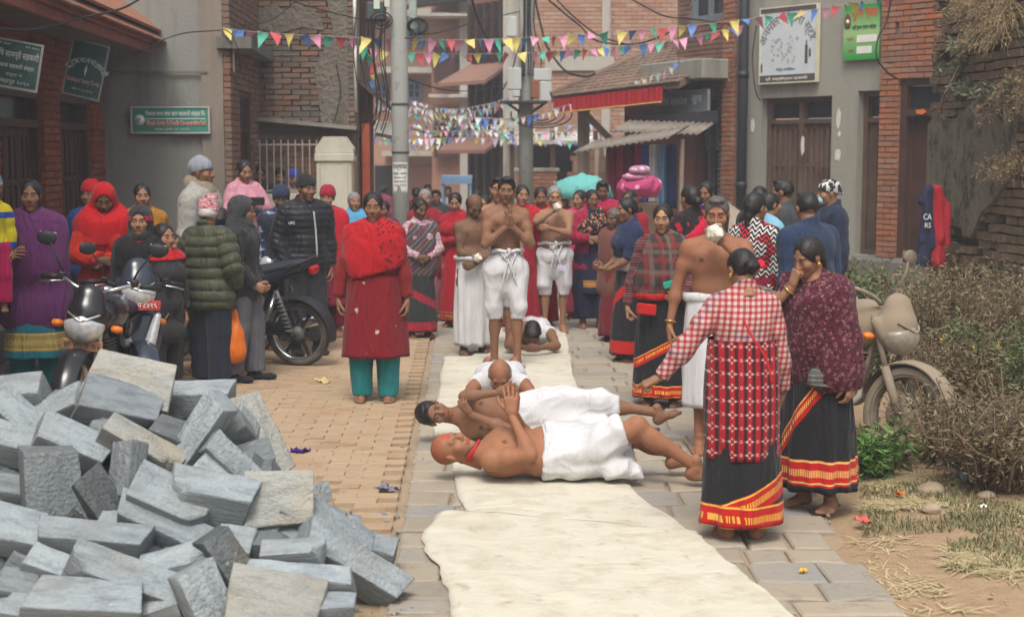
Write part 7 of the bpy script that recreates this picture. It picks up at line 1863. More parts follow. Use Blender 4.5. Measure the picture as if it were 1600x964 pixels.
# ================================================================ CLOTH PATTERNS
def patt(name, fn, rough=.88, spec=.2, bump=.25, bs=90, fold=1.0):
 if name in _mc: return _mc[name]
 q = NT(name, rough, spec); x, y, z = q.sep(q.tc()); c = fn(q, x, y, z); n = q.noise(7, 5); c = q.mix(q.ma('MULTIPLY', n, .35), c, q.mix(1.0, c, (.55,.53,.52), 'MULTIPLY')); q.col(c)
 q.b.inputs['Sheen Weight'].default_value = .08; w = q.noise(5, 2, q.map(q.tc(), (1.7,1.7,.36), rot=(.3,.5,0)), .5, dist=1.2); w2 = q.noise(12, 2, q.map(q.tc(), (1.5,1.5,.42), rot=(-.4,.3,0)), .5, dist=.8); w = q.ma('ADD', q.ma('ABSOLUTE', q.ma('SUBTRACT', w, .5)), q.ma('MULTIPLY', q.ma('ABSOLUTE', q.ma('SUBTRACT', w2, .5)), .22)); n1 = q.bump(w, fold*(.85 if rough > .55 else .5), .06); q.bump(q.noise(bs, 3), bump, .004, n1); _mc[name] = q.m; return q.m
def hem_skirt(name, base, red, gold, z0, w, diag=None, dw=.05):
 """dark skirt with a coloured band at the hem and one running up diagonally"""
 def fn(q, x, y, z):
  c = base; zz = q.ma('ADD', z, q.ma('MULTIPLY', q.noise(3, 2), .015))
  zz = q.ma('SUBTRACT', zz, .0075)
  def stripe(c, v, lo, hi, col): return q.mix(q.band(v, lo, hi), c, col)
  ticks = q.ma('GREATER_THAN', q.wave(26, q.comb(q.ma('ADD', x, y), 0.0, 0.0)), .45)
  if diag:
   v = q.ma('SUBTRACT', zz, q.ma('MULTIPLY_ADD', x, diag[1], diag[0])); c = stripe(c, v, -dw, dw, red)
   if gold: c = q.mix(q.ma('MULTIPLY', q.band(v, -dw*.3, dw*.3), ticks), c, gold); c = stripe(c, v, dw*.78, dw*.95, gold)
  c = stripe(c, zz, z0, z0+w, red)
  if gold: c = q.mix(q.ma('MULTIPLY', q.band(zz, z0+w*.35, z0+w*.62), ticks), c, gold); c = stripe(c, zz, z0+w*.9, z0+w*.98, gold); c = stripe(c, zz, z0+w*.08, z0+w*.14, gold)
  return c
 return patt(name, fn)
BK, RD, GD = (.016,.016,.018), (.48,.014,.012), (.75,.42,.06)
def stripes(name, base, cols, axis, seed=0, fs=60):
 """woven stripes of several colours"""
 def fn(q, x, y, z):
  v = {'z': z, 'x': x, 'd': q.ma('ADD', x, z), 'e': q.ma('SUBTRACT', z, x)}[axis]; c = base
  for i, (cc, f, th) in enumerate(cols): c = q.mix(q.ma('GREATER_THAN', q.ma('SINE', q.ma('MULTIPLY_ADD', v, f, i*1.7+seed)), th), c, cc)
  return c
 return patt(name, fn)
def plaid(name, base, cols):
 def fn(q, x, y, z):
  c = base
  for i, (cc, f, th) in enumerate(cols):
   for v in (z, q.ma('ADD', x, q.ma('MULTIPLY', y, .6))): c = q.mix(q.ma('MULTIPLY', q.ma('GREATER_THAN', q.ma('SINE', q.ma('MULTIPLY_ADD', v, f, i*2.1)), th), .62), c, cc)
  return c
 return patt(name, fn)
def blossoms(name, base, cols, sc=14, th=.3, ring=False, area=None):
 def fn(q, x, y, z):
  c = base
  for i, cc in enumerate(cols):
   v = q.vor(sc*(1+.45*i), q.map(q.tc(), (1,1,1), (i*3.3,i*1.7,0))); v = q.ma('ADD', v, q.ma('MULTIPLY_ADD', q.noise(sc*3.2, 2), .5, -.25))
   f = q.band(v, th*.55, th) if ring or i % 2 else q.ma('LESS_THAN', v, th)
   if area: f = q.ma('MULTIPLY', f, area(q, x, y, z))
   c = q.mix(f, c, cc)
  return c
 return patt(name, fn)
def cl(name, c, rough=.9, var=.16, bump=.25, fold=1.0): return patt(name, lambda q, x, y, z: q.mix(q.noise(5, 5), tuple(v*(1-var) for v in c), tuple(min(1, v*(1+var)) for v in c)), rough, .2, bump, 90, fold)
WHITE = cl('white_dhoti_cotton', (.62,.62,.635), var=.12, fold=.5)
HB = hair_mat(); HG = hair_mat((.19,.185,.18), 'hair_grey'); HS = hair_mat((.08,.075,.07), 'hair_salt'); HW = hair_mat((.4,.39,.38), 'hair_white')
TOR = ['torso','uaL','uaR','faL','faR']
NSEED = [0]
def sd(): NSEED[0] += 1; return NSEED[0]
def place(px, Y, top, label, yaw=0, sex='f', hair='bun', hm=None, hh=.012, z=0.0, group=None, closed=False, stub=0, tika=None, hk=1.0, scalp=None, cat='person', **kw):
 """a figure whose crown stands at (px, top) of the photograph when it is Y metres away"""
 c = P(px, top, Y); H = (c.z-z)*kw.pop('hs', 1.0); t = thing('person', label, cat, (c.x, Y, z), R(yaw), group or 'people watching the procession')
 rs = np.random.RandomState(int(abs(px)*7+top)); j = rs.uniform(-1, 1, 4)
 if Y > 11.6 and yaw == 0 or Y > 13: t.rotation_euler.z += R(11*j[0]); kw.setdefault('head', (16*j[1], 6+7*j[2], 6*j[3])); kw.setdefault('lean', 1.5+2*j[2])
 f = Fig(H+kw.pop('hx', 0), sex, hk=hk, **kw); f.t = t; f.closed = closed; f.stubble = stub; f.tika = tika; f.res = hh*(1 if Y < 12 else 1.25)
 if hm is None: hm = HB
 if hm is HG or hm is HW: f.haircol = (.2,.19,.18)
 if scalp: f.scalp = scalp
 f.hair, f.hmat = hair, hm; return f
def done(f, hide=(), shoes=None, nohand=''):
 if nohand: f.nohand = nohand
 obj('body', f.body(f.res, shoes, hide), f.t)
 if f.hair: headgear(f, f.hair, f.hmat, f.t)
 return f
def prep(f): f.parts(); return f
def top(f, mat, infl=.014, hem=.80, neck=1.40, name='blouse', sleeves=1, quilt=None, amp=.004, cuffs=None, front=None, res=None, seed=None):
 """upper garment with sleeves; hem and neck heights for a 1.6 m figure"""
 use = ['torso']+(['uaL','uaR'] if sleeves >= .5 else [])+(['faL','faR'] if sleeves >= 1 else [])
 J, q = f.J, f.q; P_ = dict(f.P); ex_ = []
 n = J['neck']+f.up*(.035 if neck > 1.38 else -.02)*q
 pz = A3(0,0,hem*q)
 if hem < .84: ex_ = [E((J['pelvis'][0], J['pelvis'][1], (hem+.1)*q), ((.17*f.w)*q+infl+f.fat*.5, .125*q+infl+f.fat*.5, .16*q), .04)]
 cl_ = [(n, f.up*.9+f.front*.45)]
 if hem < 1.0: F_ = [(pz, (0,0,-1))]
 else: F_ = [(J['pelvis']+f.up*(hem-.88)*q, -f.up)]
 # forearms below the hem must survive, so sleeves are cut separately
 g = garment(name, _sub(f, ['torso']), mat, ['torso'], infl, f.t, res or f.res*1.05, ex_, cl_+F_, amp, 12, (0,0,1), 3, seed or sd(), quilt)
 for s_ in 'LR':
  if sleeves <= 0: break
  us = ['ua'+s_]+(['fa'+s_] if sleeves >= 1 else []); cc = []
  if sleeves >= 1: cc.append((J['wr'+s_]-unit(J['wr'+s_]-J['el'+s_])*.008, J['wr'+s_]-J['el'+s_]))
  else: cc.append((J['sh'+s_]+(J['el'+s_]-J['sh'+s_])*sleeves*1.4, J['el'+s_]-J['sh'+s_]))
  d = unit(J['el'+s_]-J['sh'+s_]); garment('sleeve', f, mat, us, infl*1.02, f.t, res or f.res*1.05, (), cc, amp, 16, (d[2],d[0],d[1]), 2.5, sd(), (quilt[0], quilt[1], d) if quilt else None)
 return g
def _sub(f, u): return f
def legs(f, mat, infl=.022, hem=.12, name='trousers', amp=.006, puff=0, shoes=None):
 J, q = f.J, f.q; ex_ = [E(J['pelvis']+A3(0,0,-.02), ((.15*f.w)*q+infl+f.fat*.3, .115*q+infl+f.fat*.4, .14*q), .04)]
 for s_ in 'LR':
  ex_ += [C(J['hip'+s_], J['knee'+s_], .088*q+infl, (.062+puff)*q+infl, .03), C(J['knee'+s_], J['ank'+s_]*1.0, (.062+puff)*q+infl, (.05+puff*.4)*q+infl, .02)]
 garment(name, f, mat, [], infl, f.t, f.res*1.1, ex_, [((0,0,hem*q), (0,0,-1)), ((0,0,1.0*q), (0,0,1))], amp, 10, (0,0,1), 3, sd())
def shoe(f, mat):
 V2, Q2 = T('shoe')
 for n in 'LR':
  W_ = V2.copy()*f.q*1.04; Q_ = Q2
  if n == 'L': W_[:, 0] *= -1; Q_ = Q2[:, ::-1]
  W_ = W_@f.foot_frame(n).T+f.J['ank'+n]; obj('shoe', mesh_np('shoe', W_, Q_, True, None, [mat]), f.t)
def cape(f, mat, low=.75, neck=1.40, wide=1.0, name='shawl', amp=.016, dirv=(.25,0,1), front=0, res=None, post=None, split=None, tilt=0, side=0, deep=1.0):
 """shawl wrapped round shoulders and arms down to `low`"""
 J, q = f.J, f.q; w = .175*q*f.w*wide; pr = []
 for s_, k in (('L',1), ('R',-1)): pr.append(C(J['neck']+f.side*k*.03-f.up*.01, J['sh'+s_]-f.up*.01, .062*q, .072*q, .04)); pr.append(C(J['sh'+s_], J['sh'+s_]*A3(1.12,1,0)+A3(0,0,(low+.14)*q), .078*q, .085*q*wide, .06))
 pr += [E(J['chest']+f.front*.015, (w*1.12, (.135*q+f.fat)*deep, .2*q), .06, frame(f.up, -f.front)), E(A3(J['pelvis'][0]+side, J['pelvis'][1]-.01, (low+.12)*q), (w*1.15, (.15*q+f.fat)*deep, .24*q), .08)]
 pr.append(E(J['waist']+f.front*.03, (w*1.08, (.14*q+f.fat)*deep, .22*q), .06)); n = J['neck']+f.up*(neck-1.40)*q
 cl_ = [(n+f.up*.05, f.up*.8+f.front*.6), (A3(0,0,low*q), (tilt,0,-1))]
 if split: cl_ += split
 subs = [E(J['neck']+f.up*.07+f.front*.05, (.062*q,.075*q,.07*q), .02)]
 return garment(name, f, mat, [], 0, f.t, res or f.res, pr, cl_, amp, 9, dirv, 3.5, sd(), None, post, subs)
def sash(f, mat, side=1, infl=.03, wd=.14, lo=1.0, name='shawl', amp=.009, both=True, tail=None):
 """length of cloth laid across the breast and over one shoulder (side +1 its left)"""
 J, q = f.J, f.q; c = J['chest']+f.up*.03*q; d = unit(f.side*side*.75*1+f.up*.66); n = unit(np.cross(d, f.front))
 cl_ = [(c+n*wd*q, n), (c-n*wd*q, -n)]
 g = garment(name, f, mat, ['torso','uaL' if side > 0 else 'uaR'], infl, f.t, f.res, (), cl_+[(J['neck']+f.up*.04, f.up), (J['pelvis']+f.up*(lo-.88)*q, -f.up)], amp, 15, tuple(d), 4, sd())
 if tail: C_ = [C(J['sh'+('L' if side > 0 else 'R')]-f.front*.07, A3(J['sh'+('L' if side > 0 else 'R')])*A3(1.1,1,0)+A3(0,.1,tail*q), .05, .09, .03, ((0,1,0),.5))]; garment('shawl_end', f, mat, [], 0, f.t, f.res, C_, (), amp, 15, (0,0,1), 4, sd())
 return g
def sari(f, mat, r1=(.21,.18), top_=.98, hem=.08, pleats=12, amp=.014, **k):
 q = f.q; c = f.J['waist']; return skirt('skirt', mat, f.t, top_*q, hem*q, ((.15*f.w+f.fat)*q, (.125+f.fat)*q), (r1[0]*q, r1[1]*q), (c[0]*.5, c[1]*.5), pleats=pleats, amp=amp, **k)
def waistband(f, mat, z=1.0, h=.06, name='waistband', infl=.03):
 q = f.q; c = f.J['waist']; m = MB(); m.lathe([((.152*f.w+f.fat)*q+infl-.01, (z-h/2)*q), ((.155*f.w+f.fat)*q+infl, (z-h/4)*q), ((.155*f.w+f.fat)*q+infl, (z+h/4)*q), ((.15*f.w+f.fat)*q+infl-.01, (z+h/2)*q)], (0,0,0), 30)
 m.v = [Vector((v.x, v.y*.82+c[1], v.z+.004*math.sin(v.x*40))) for v in m.v]; return m.build(name, mat, f.t)
def dhoti(f, mat, hem=.45, infl=.03, puff=.03, amp=.019, long=False):
 J, q = f.J, f.q
 pr = [E(J['pelvis']+A3(0,-.01,-.01), ((.158*f.w+f.fat*.6)*q+infl*.5, (.12+f.fat*.7)*q+infl*.5, .13*q), .05), C(J['pelvis']+A3(0,-.02,.06), J['pelvis']+A3(0,-.03,-.17*q), .10*q, .11*q, .05, ((0,1,0),.7))]
 for s_, k in (('L',1), ('R',-1)):
  m = J['knee'+s_]; a = J['ank'+s_]; e = m+(a-m)*((J['knee'+s_][2]-hem*q)/max(m[2]-a[2], .01)); pr += [C(J['hip'+s_]+A3(0,-.01,0), m+A3(k*.012,-.01,.06), .108*q, .066*q+puff*.4, .03), C(m+A3(k*.012,-.01,.06), e, .066*q+puff*.4, .05*q+puff*.25, .015)]
 o = garment('dhoti', f, mat, [], 0, f.t, f.res, pr, [((0,0,(hem)*q), (0,0,-1)), (J['pelvis']+A3(0,0,.13*q), (0,.12,1))], amp, 13, (.35,0,1), 3.2, sd())
 m = MB(); w = (.148*f.w+f.fat*.6)*q; z = J['pelvis'][2]+.115*q; fy = (.125+f.fat*.75)*q+infl*.3; cy = J['pelvis'][1]
 m.tube([(math.cos(a)*w*1.0, cy+math.sin(a)*fy, z+.008*math.sin(a*5)) for a in np.linspace(0, 6.28, 34)[:-1]], .016*q, 8, closed=True)
 m.tube(catmull([(.01,cy-fy-.01,z+.01), (.0,cy-fy-.035,z-.01), (-.02,cy-fy-.02,z-.05)], 5), [.014]*5+[.011]*6, 8); m.lathe([(0,-.02),(.018,-.01),(.02,.008),(0,.02)], (.0,cy-fy-.025,z+.01), 10)
 for k, (xa, xb, zb, r_) in enumerate(((.01,-.07,.34,.012), (-.03,.08,.30,.014), (-.06,.06,.20,.01), (.06,-.02,.26,.009))): m.tube(catmull([(xa,cy-fy-.01,z-.02), ((xa+xb)/2,cy-fy-.016,z-zb*.5), (xb,cy-fy+.005,z-zb)], 5), [r_*(1-.06*i) for i in range(11)], 6)
 m.build('folds', mat, o); return o
def necklace(f, mat, r=.07, drop=.08, th=.005, name='necklace', beads=False):
 J = f.J; c = J['neck']; U, Fr, S = Vector(f.up), Vector(f.front), Vector(f.side); pts = []
 for a in np.linspace(0, 2*math.pi, 26)[:-1]: fr = (1-math.cos(a))/2; pts.append(Vector(c)+S*math.sin(a)*r*f.q+Fr*(-.03+.12*f.q*fr+.02*fr)+U*(.035-drop*fr*1.3)*f.q)
 m = MB(); m.tube(pts, th, 6, closed=True)
 return m.build(name, mat, f.t)
def bangle(f, side, mat, n=1, r=.033):
 a = f.J['wr'+side]; d = Vector(unit(a-f.J['el'+side])); m = MB(); x = d.orthogonal().normalized(); y = d.cross(x)
 for k in range(n): c = Vector(a)-d*(.02+.014*k); m.tube([c+x*math.cos(t_)*r*f.q+y*math.sin(t_)*r*f.q for t_ in np.linspace(0,6.28,16)[:-1]], .0045, 5, closed=True)
 m.build('bangle', mat, f.t)
M_gold = plain('gold_jewellery', (.65,.42,.1), .3, .1, 9, 0, metal=.7); M_redb = plain('red_beads', (.5,.02,.02), .4, .2, 60, .5)
def ball(f, name, c, r, mat, dims=(1,1,1)):
 m = MB(); m.lathe([(math.sin(a)*r, -math.cos(a)*r) for a in np.linspace(.02, 3.12, 9)], n=12); m.v = [Vector((v.x*dims[0], v.y*dims[1], v.z*dims[2]))+Vector(c) for v in m.v]; return m.build(name, mat, f.t)
def headpt(f, x, y, z): return f.J['head']+f.Rh@A3(x,y,z)*f.hs
def specs(f):
 m = MB()
 for s_ in (-1,1): c = (.031*s_,-.1,.003); m.tube([Vector(headpt(f, c[0]+math.cos(a)*.022, c[1], c[2]+math.sin(a)*.016)) for a in np.linspace(0,6.28,14)[:-1]], .0022, 5, closed=True); m.tube([Vector(headpt(f, .053*s_,-.098,.006)), Vector(headpt(f, .078*s_,0,.008))], .002, 5)
 m.tube([Vector(headpt(f, -.01,-.103,.006)), Vector(headpt(f, .01,-.103,.006))], .002, 5); m.build('spectacles', plain('dark_steel', (.035,.035,.04), .4), f.t)
def mask(f, col=(.3,.5,.6)):
 F_ = field_of([E((0,-.075,-.06), (.047,.042,.042), .01)], .006, clips=[((0,-.07,0), (0,1,0))]); V, Q = F_.mesh(); V = (V*f.hs)@f.Rh.T+f.J['head']; obj('face_mask', mesh_np('face_mask', V, Q, True, None, [cl('pale_blue_mask', col)]), f.t)
def clasp(f, y=-.19, z=1.0, dx=.035):
 f.arm('L', (dx,y,z), pole=(1,.3,-.5), hdir=(-.8,-.2,-.3), palm=(0,1,-.2), hand='grip'); f.arm('R', (-dx,y-.015,z+.01), pole=(-1,.3,-.5), hdir=(.8,-.15,-.2), palm=(0,1,0), hand='grip')
# ================================================================ THE PEOPLE
JK = dict(quilt=(.062,.014))
def walkers():
 f = place(583,10.77,298,'woman in bright red shawl, maroon cardigan and teal trousers standing alone on the brick paving',0,'f','tied',hh=.009,closed=True,fat=.012,w=1.12,skin='tan',head=(2,4,0),hs=.985)
 f.arm('R',(-.29,-.02,.74),hdir=(.05,-.12,-1),palm=(1,0,0)); f.arm('L',(.27,-.03,.74),hdir=(-.02,-.1,-1),palm=(-1,0,0)); prep(f)
 red = cl('maroon_knit', (.20,.013,.013)); top(f, red, .024, .85, 1.36, 'cardigan'); ku = blossoms('kurta_red_motif', (.19,.008,.014), [(.5,.4,.32)], 7, .10)
 skirt('kurta', ku, f.t, .98*f.q, .36*f.q, (.20*f.q,.17*f.q), (.262*f.q,.215*f.q), pleats=5, amp=.016); legs(f, cl('teal_cotton', (.015,.20,.21)), .012, .05, puff=.03, amp=.016)
 cape(f, blossoms('red_shawl_paisley', (.40,.007,.013), [(.13,.008,.012)], 30, .36, area=lambda q,x,y,z: q.ma('GREATER_THAN', q.ma('ADD', x, q.ma('MULTIPLY', z, .3)), .40)), 1.0, 1.42, .9, amp=.020, dirv=(.8,0,-.6), tilt=.22, deep=1.08); necklace(f, M_redb, .05, .04, .006); bangle(f,'R',M_redb,3); bangle(f,'L',M_gold,1)
 for k in (-1,1): m = MB(); m.box((.085*k*f.q,-.152,.86), (.09,.012,.10), bev=.004); m.build('pocket', red, f.t)
 ball(f, 'brooch', (0,-.185*f.q,1.03*f.q), .016, M_gold, (1.2,.4,.8)); done(f)
 f = place(790,12.4,277,'bare chested boy in white dhoti praying in the middle of the cloth path',0,'m','short',hh=.009,skin='tan',w=.96,feet=.085,toes=14,step=.07)
 for s_,k in (('L',1),('R',-1)): f.arm(s_, (.017*k,-.165,1.205), pole=(k*.7,-.05,-1), hdir=(-.12*k,-.1,1), palm=(-k,0,0), hand='flat')
 prep(f); dhoti(f, WHITE, .43, puff=.012, infl=.02); necklace(f, plain('brown_cord', (.1,.04,.02), .8), .05, .16, .003); done(f)
 f = place(778,13.6,279,'bare chested man mostly hidden behind the praying boy',4,'m','short',skin='mid',w=.9); prep(f); dhoti(f, WHITE, .4); done(f)
 f = place(739,13.3,311,'balding bare chested man with bowed head and long white dhoti, left of the praying boy',8,'m','thin',HB,skin='dark',fat=.02,head=(5,34,0),lean=2,hx=.03,stub=.35,closed=True)
 f.arm('R',(.06,-.17,.99),pole=(-1,.2,-.6),hdir=(1,-.1,-.15),palm=(0,1,0)); f.arm('L',(-.03,-.21,.93),pole=(1,.2,-.6),hdir=(-.9,-.2,-.3),palm=(0,1,0),hand='grip'); prep(f)
 skirt('dhoti', WHITE, f.t, 1.0*f.q, .1*f.q, (.165*f.q,.14*f.q), (.17*f.q,.15*f.q), pleats=9, amp=.022, bulge=.012); waistband(f, WHITE, .985, .05, 'waist_roll', .022); necklace(f, plain('brown_cord', (.1,.04,.02), .8), .06, .12, .003); done(f)
 shell(f, (-.02,-.235,.90), 'white conch shell held at the waist of the balding man', .055)
 f = place(866,14.9,293,'grey haired man with a round belly in white dhoti raising a conch to his mouth',0,'m','topknot',HG,skin='mid',fat=.035,w=1.08,head=(0,12,0),tika=(.6,.3,.05))
 f.arm('R',(-.02,-.24,1.36),pole=(-1,-.2,-.6),hdir=(.6,.1,.6),palm=(.3,1,0),hand='grip'); f.arm('L',(-.08,-.26,1.17),pole=(1,.1,-.5),hdir=(-1,-.1,.1),palm=(0,1,0),hand='relaxed'); prep(f); dhoti(f, WHITE, .42, puff=.04)
 m = MB(); m.box((.05,-.215,.74*f.q), (.085,.008,.05), rot=Euler((0,.2,0))); m.build('name_card', plain('pale_violet_card', (.5,.45,.65), .6), f.t); done(f); shell(f, (.0,-.27,1.40*f.q), 'white conch shell at the mouth of the round bellied man', .06)
 f = place(1120,9.0,310,'bare chested grey haired man blowing a conch behind the women on the right',-6,'m','short',HS,hh=.009,skin='ruddy',w=1.1,fat=.012,head=(-4,8,0),closed=True,step=-.10,feet=.09,lean=1)
 f.hmat = HS; f.arm('R',(-.30,-.05,.74),pole=(-.6,.8,0),hdir=(.0,-.15,-1),palm=(1,0,0)); f.arm('L',(.04,-.24,1.33),pole=(1,-.1,-.9),hdir=(-.6,-.1,.5),palm=(-.3,.9,0),hand='grip'); prep(f);
 skirt('dhoti', WHITE, f.t, 1.0*f.q, .30*f.q, (.178*f.q,.155*f.q), (.195*f.q,.235*f.q), pleats=8, amp=.018, bulge=.012); waistband(f, WHITE, .985, .06, 'waist_roll', .022); bangle(f,'R',M_gold); done(f); shell(f, (-.02,-.29,1.40*f.q), 'large white and brown conch shell held to the mouth of the man on the right', .075)
 f = place(1036,10.6,318,'woman in dark plaid shawl and black skirt with red bands, right of the cloth path',-12,'f','tied',hh=.009,skin='mid',w=1.1,fat=.01,head=(-2,4,0),tika=(.5,.3,.1),hs=.985)
 f.arm('R',(-.28,-.06,.76),pole=(-.7,.8,0),hdir=(.05,-.1,-1),palm=(1,0,0),hand='grip'); f.arm('L',(.18,-.14,.92),pole=(.8,.6,0),hdir=(-.5,-.5,-.3)); prep(f); bl = stripes('maroon_check_blouse', (.07,.018,.025), [((.25,.16,.13),330,.75),((.15,.03,.04),200,.6)], 'z'); top(f, bl, .016, .98)
 cape(f, plaid('dark_plaid_wool', (.045,.035,.03), [((.22,.03,.03),60,.55),((.15,.115,.10),44,.8)]), .86, 1.40, .92, amp=.018, dirv=(.7,0,.7), split=[(A3(-.09,0,1.22), (-1,-.1,.45))])
 sari(f, hem_skirt('black_skirt_a', BK, RD, GD, .08, .09, (.42,.55), .035), (.235,.19), pleats=15, amp=.02); waistband(f, cl('black_sash', (.015,.015,.017)), 1.0, .16, infl=.035); m = waistband(f, cl('red_sash', RD), .90, .06, 'sash_edge', .045); necklace(f, M_redb, .06, .12, .007)
 m = MB(); m.box((-.09,-.19,.80*f.q), (.14,.02,.08), bev=.008, rot=Euler((0,.08,0))); m.build('pouch', cl('red_sash', RD), f.t); m = MB(); m.box((.07,-.205,1.0*f.q), (.08,.012,.05), bev=.01, rot=Euler((0,-.3,0))); m.build('flower_pin', cl('green_pink_pin', (.02,.35,.25)), f.t); done(f)
 f = place(987,12.85,312,'woman in profile with navy short sleeved blouse holding her hands out toward the path',-72,'f','bun',skin='tan',head=(0,6,0),lean=3)
 f.arm('R',(-.06,-.26,.93),pole=(-.4,.6,-1),hdir=(.1,-1,.1),palm=(.5,0,1),hand='grip'); f.arm('L',(.06,-.27,.92),pole=(.4,.6,-1),hdir=(-.1,-1,.1),palm=(-.5,0,1),hand='grip'); prep(f); top(f, cl('navy_cotton', (.02,.03,.075)), .03, .93, sleeves=.75); sari(f, hem_skirt('black_skirt_b', BK, RD, None, .09, .11, (.55,.9), .05), (.22,.2)); waistband(f, cl('grey_pink_sash', (.24,.19,.2)), .97, .12); done(f)
 f = place(962,14.2,330,'thin elderly woman in brown shawl just left of the navy blouse woman',-50,'f','bun',HS,skin='dark'); prep(f); cape(f, cl('brown_wool', (.16,.06,.045)), .55); sari(f, cl('dark_maroon_sari', (.16,.012,.02))); done(f)
 f = place(925,15.3,295,'woman with spectacles in maroon cardigan and black floral scarf, right of the round bellied man',0,'f','tied',skin='tan',w=1.12,fat=.01,hs=.98); clasp(f,-.2,1.06,.04); prep(f)
 top(f, cl('maroon_cardigan', (.28,.012,.045)), .026, .62, name='cardigan', res=.014); m = garment('kurta_front', f, cl('navy_kurta', (.018,.02,.05)), ['torso'], .03, f.t, .014, (), [(A3(.055,0,0), (1,0,0)), (A3(-.055,0,0), (-1,0,0)), ((0,0,1.25), (0,0,1)), ((0,0,.8), (0,0,-1)), ((0,0,0), (0,1,0))], .003)
 skirt('kurta', hem_skirt('navy_gold_kurta', (.018,.02,.05), (.35,.12,.04), (.6,.35,.08), .44, .07), f.t, .95*f.q, .42*f.q, (.16,.13), (.2,.16), pleats=6, amp=.01); legs(f, cl('navy_kurta', (.018,.02,.05)), .03, .12, puff=.035)
 sash(f, blossoms('black_floral_scarf', (.018,.016,.018), [(.55,.16,.08),(.5,.35,.25)], 22, .3), 1, .045, .10, 1.05, 'scarf'); specs(f); done(f)
 for px, Y, tp, lb, kw, c, hd in ((815,14.9,291,'smiling woman in red blouse just behind the praying boy on the right',dict(skin='mid',head=(10,0,6)),(.4,.012,.03),'bun'), (845,15.4,295,'woman in red shawl between the praying boy and the round bellied man',dict(skin='tan'),(.36,.01,.02),'tied'), (757,15.2,309,'dark haired woman half hidden behind the balding man on his right',dict(skin='mid',head=(-15,0,0)),(.25,.02,.03),'bun'),
  (905,16.2,300,'woman in profile behind the conch man and the spectacled woman',dict(skin='mid',head=(-40,0,0)),(.5,.05,.12),'bun'), (984,15.2,300,'woman in maroon shawl lifting her hand to her head',dict(skin='tan',head=(-20,0,0)),(.3,.015,.03),'bun')):
  f = place(px,Y,tp,lb,0,'f',hd,**kw)
  if px == 984: f.arm('R',(-.02,-.12,1.42),pole=(-1,-.3,-.3),hdir=(.7,-.2,.5),palm=(0,1,0));
  prep(f); m_ = cl('cloth_%d' % px, c); top(f, m_, .02, .9); cape(f, m_, .62) if hd == 'tied' or px > 900 else sash(f, m_, 1, .03, .15); sari(f, cl('sari_%d' % px, tuple(v*.7 for v in c))); done(f)
 f = place(940,16.6,284,'tall man in magenta jacket with shaved head behind the spectacled woman',5,'m','short',skin='dark',w=1.1); prep(f); top(f, cl('magenta_jacket', (.36,.012,.07)), .03, .8, name='jacket'); legs(f, cl('dark_trousers', (.03,.03,.035))); done(f)
def shell(f, c, label, r):
 c = Vector(c); m = MB(); pr = [(0,-r*1.3),(r*.25,-r*1.1),(r*.42,-r*.5),(r*.72,-.1*r),(r*.78,.2*r),(r*.5,.5*r),(r*.42,.62*r),(r*.25,.85*r),(r*.2,.95*r),(0,1.2*r)]; m.lathe(pr, n=18)
 for i, v in enumerate(m.v): a = math.atan2(v.y, v.x); s_ = 1+.12*math.sin(a*5+v.z*30); m.v[i] = Vector((v.x*s_, v.y*s_, v.z))
 q = patt('conch_shell', lambda q,x,y,z: q.mix(q.ma('GREATER_THAN', q.noise(26,4), .6), (.68,.63,.52), (.2,.13,.09)), .35, .5)
 w = f.t.matrix_basis @ c; o = m.build('conch_shell', q, loc=w); o.rotation_euler = (R(100), R(20), f.t.rotation_euler.z+R(35)); tag(o, label, 'conch shell', 'conch shells held by the men')
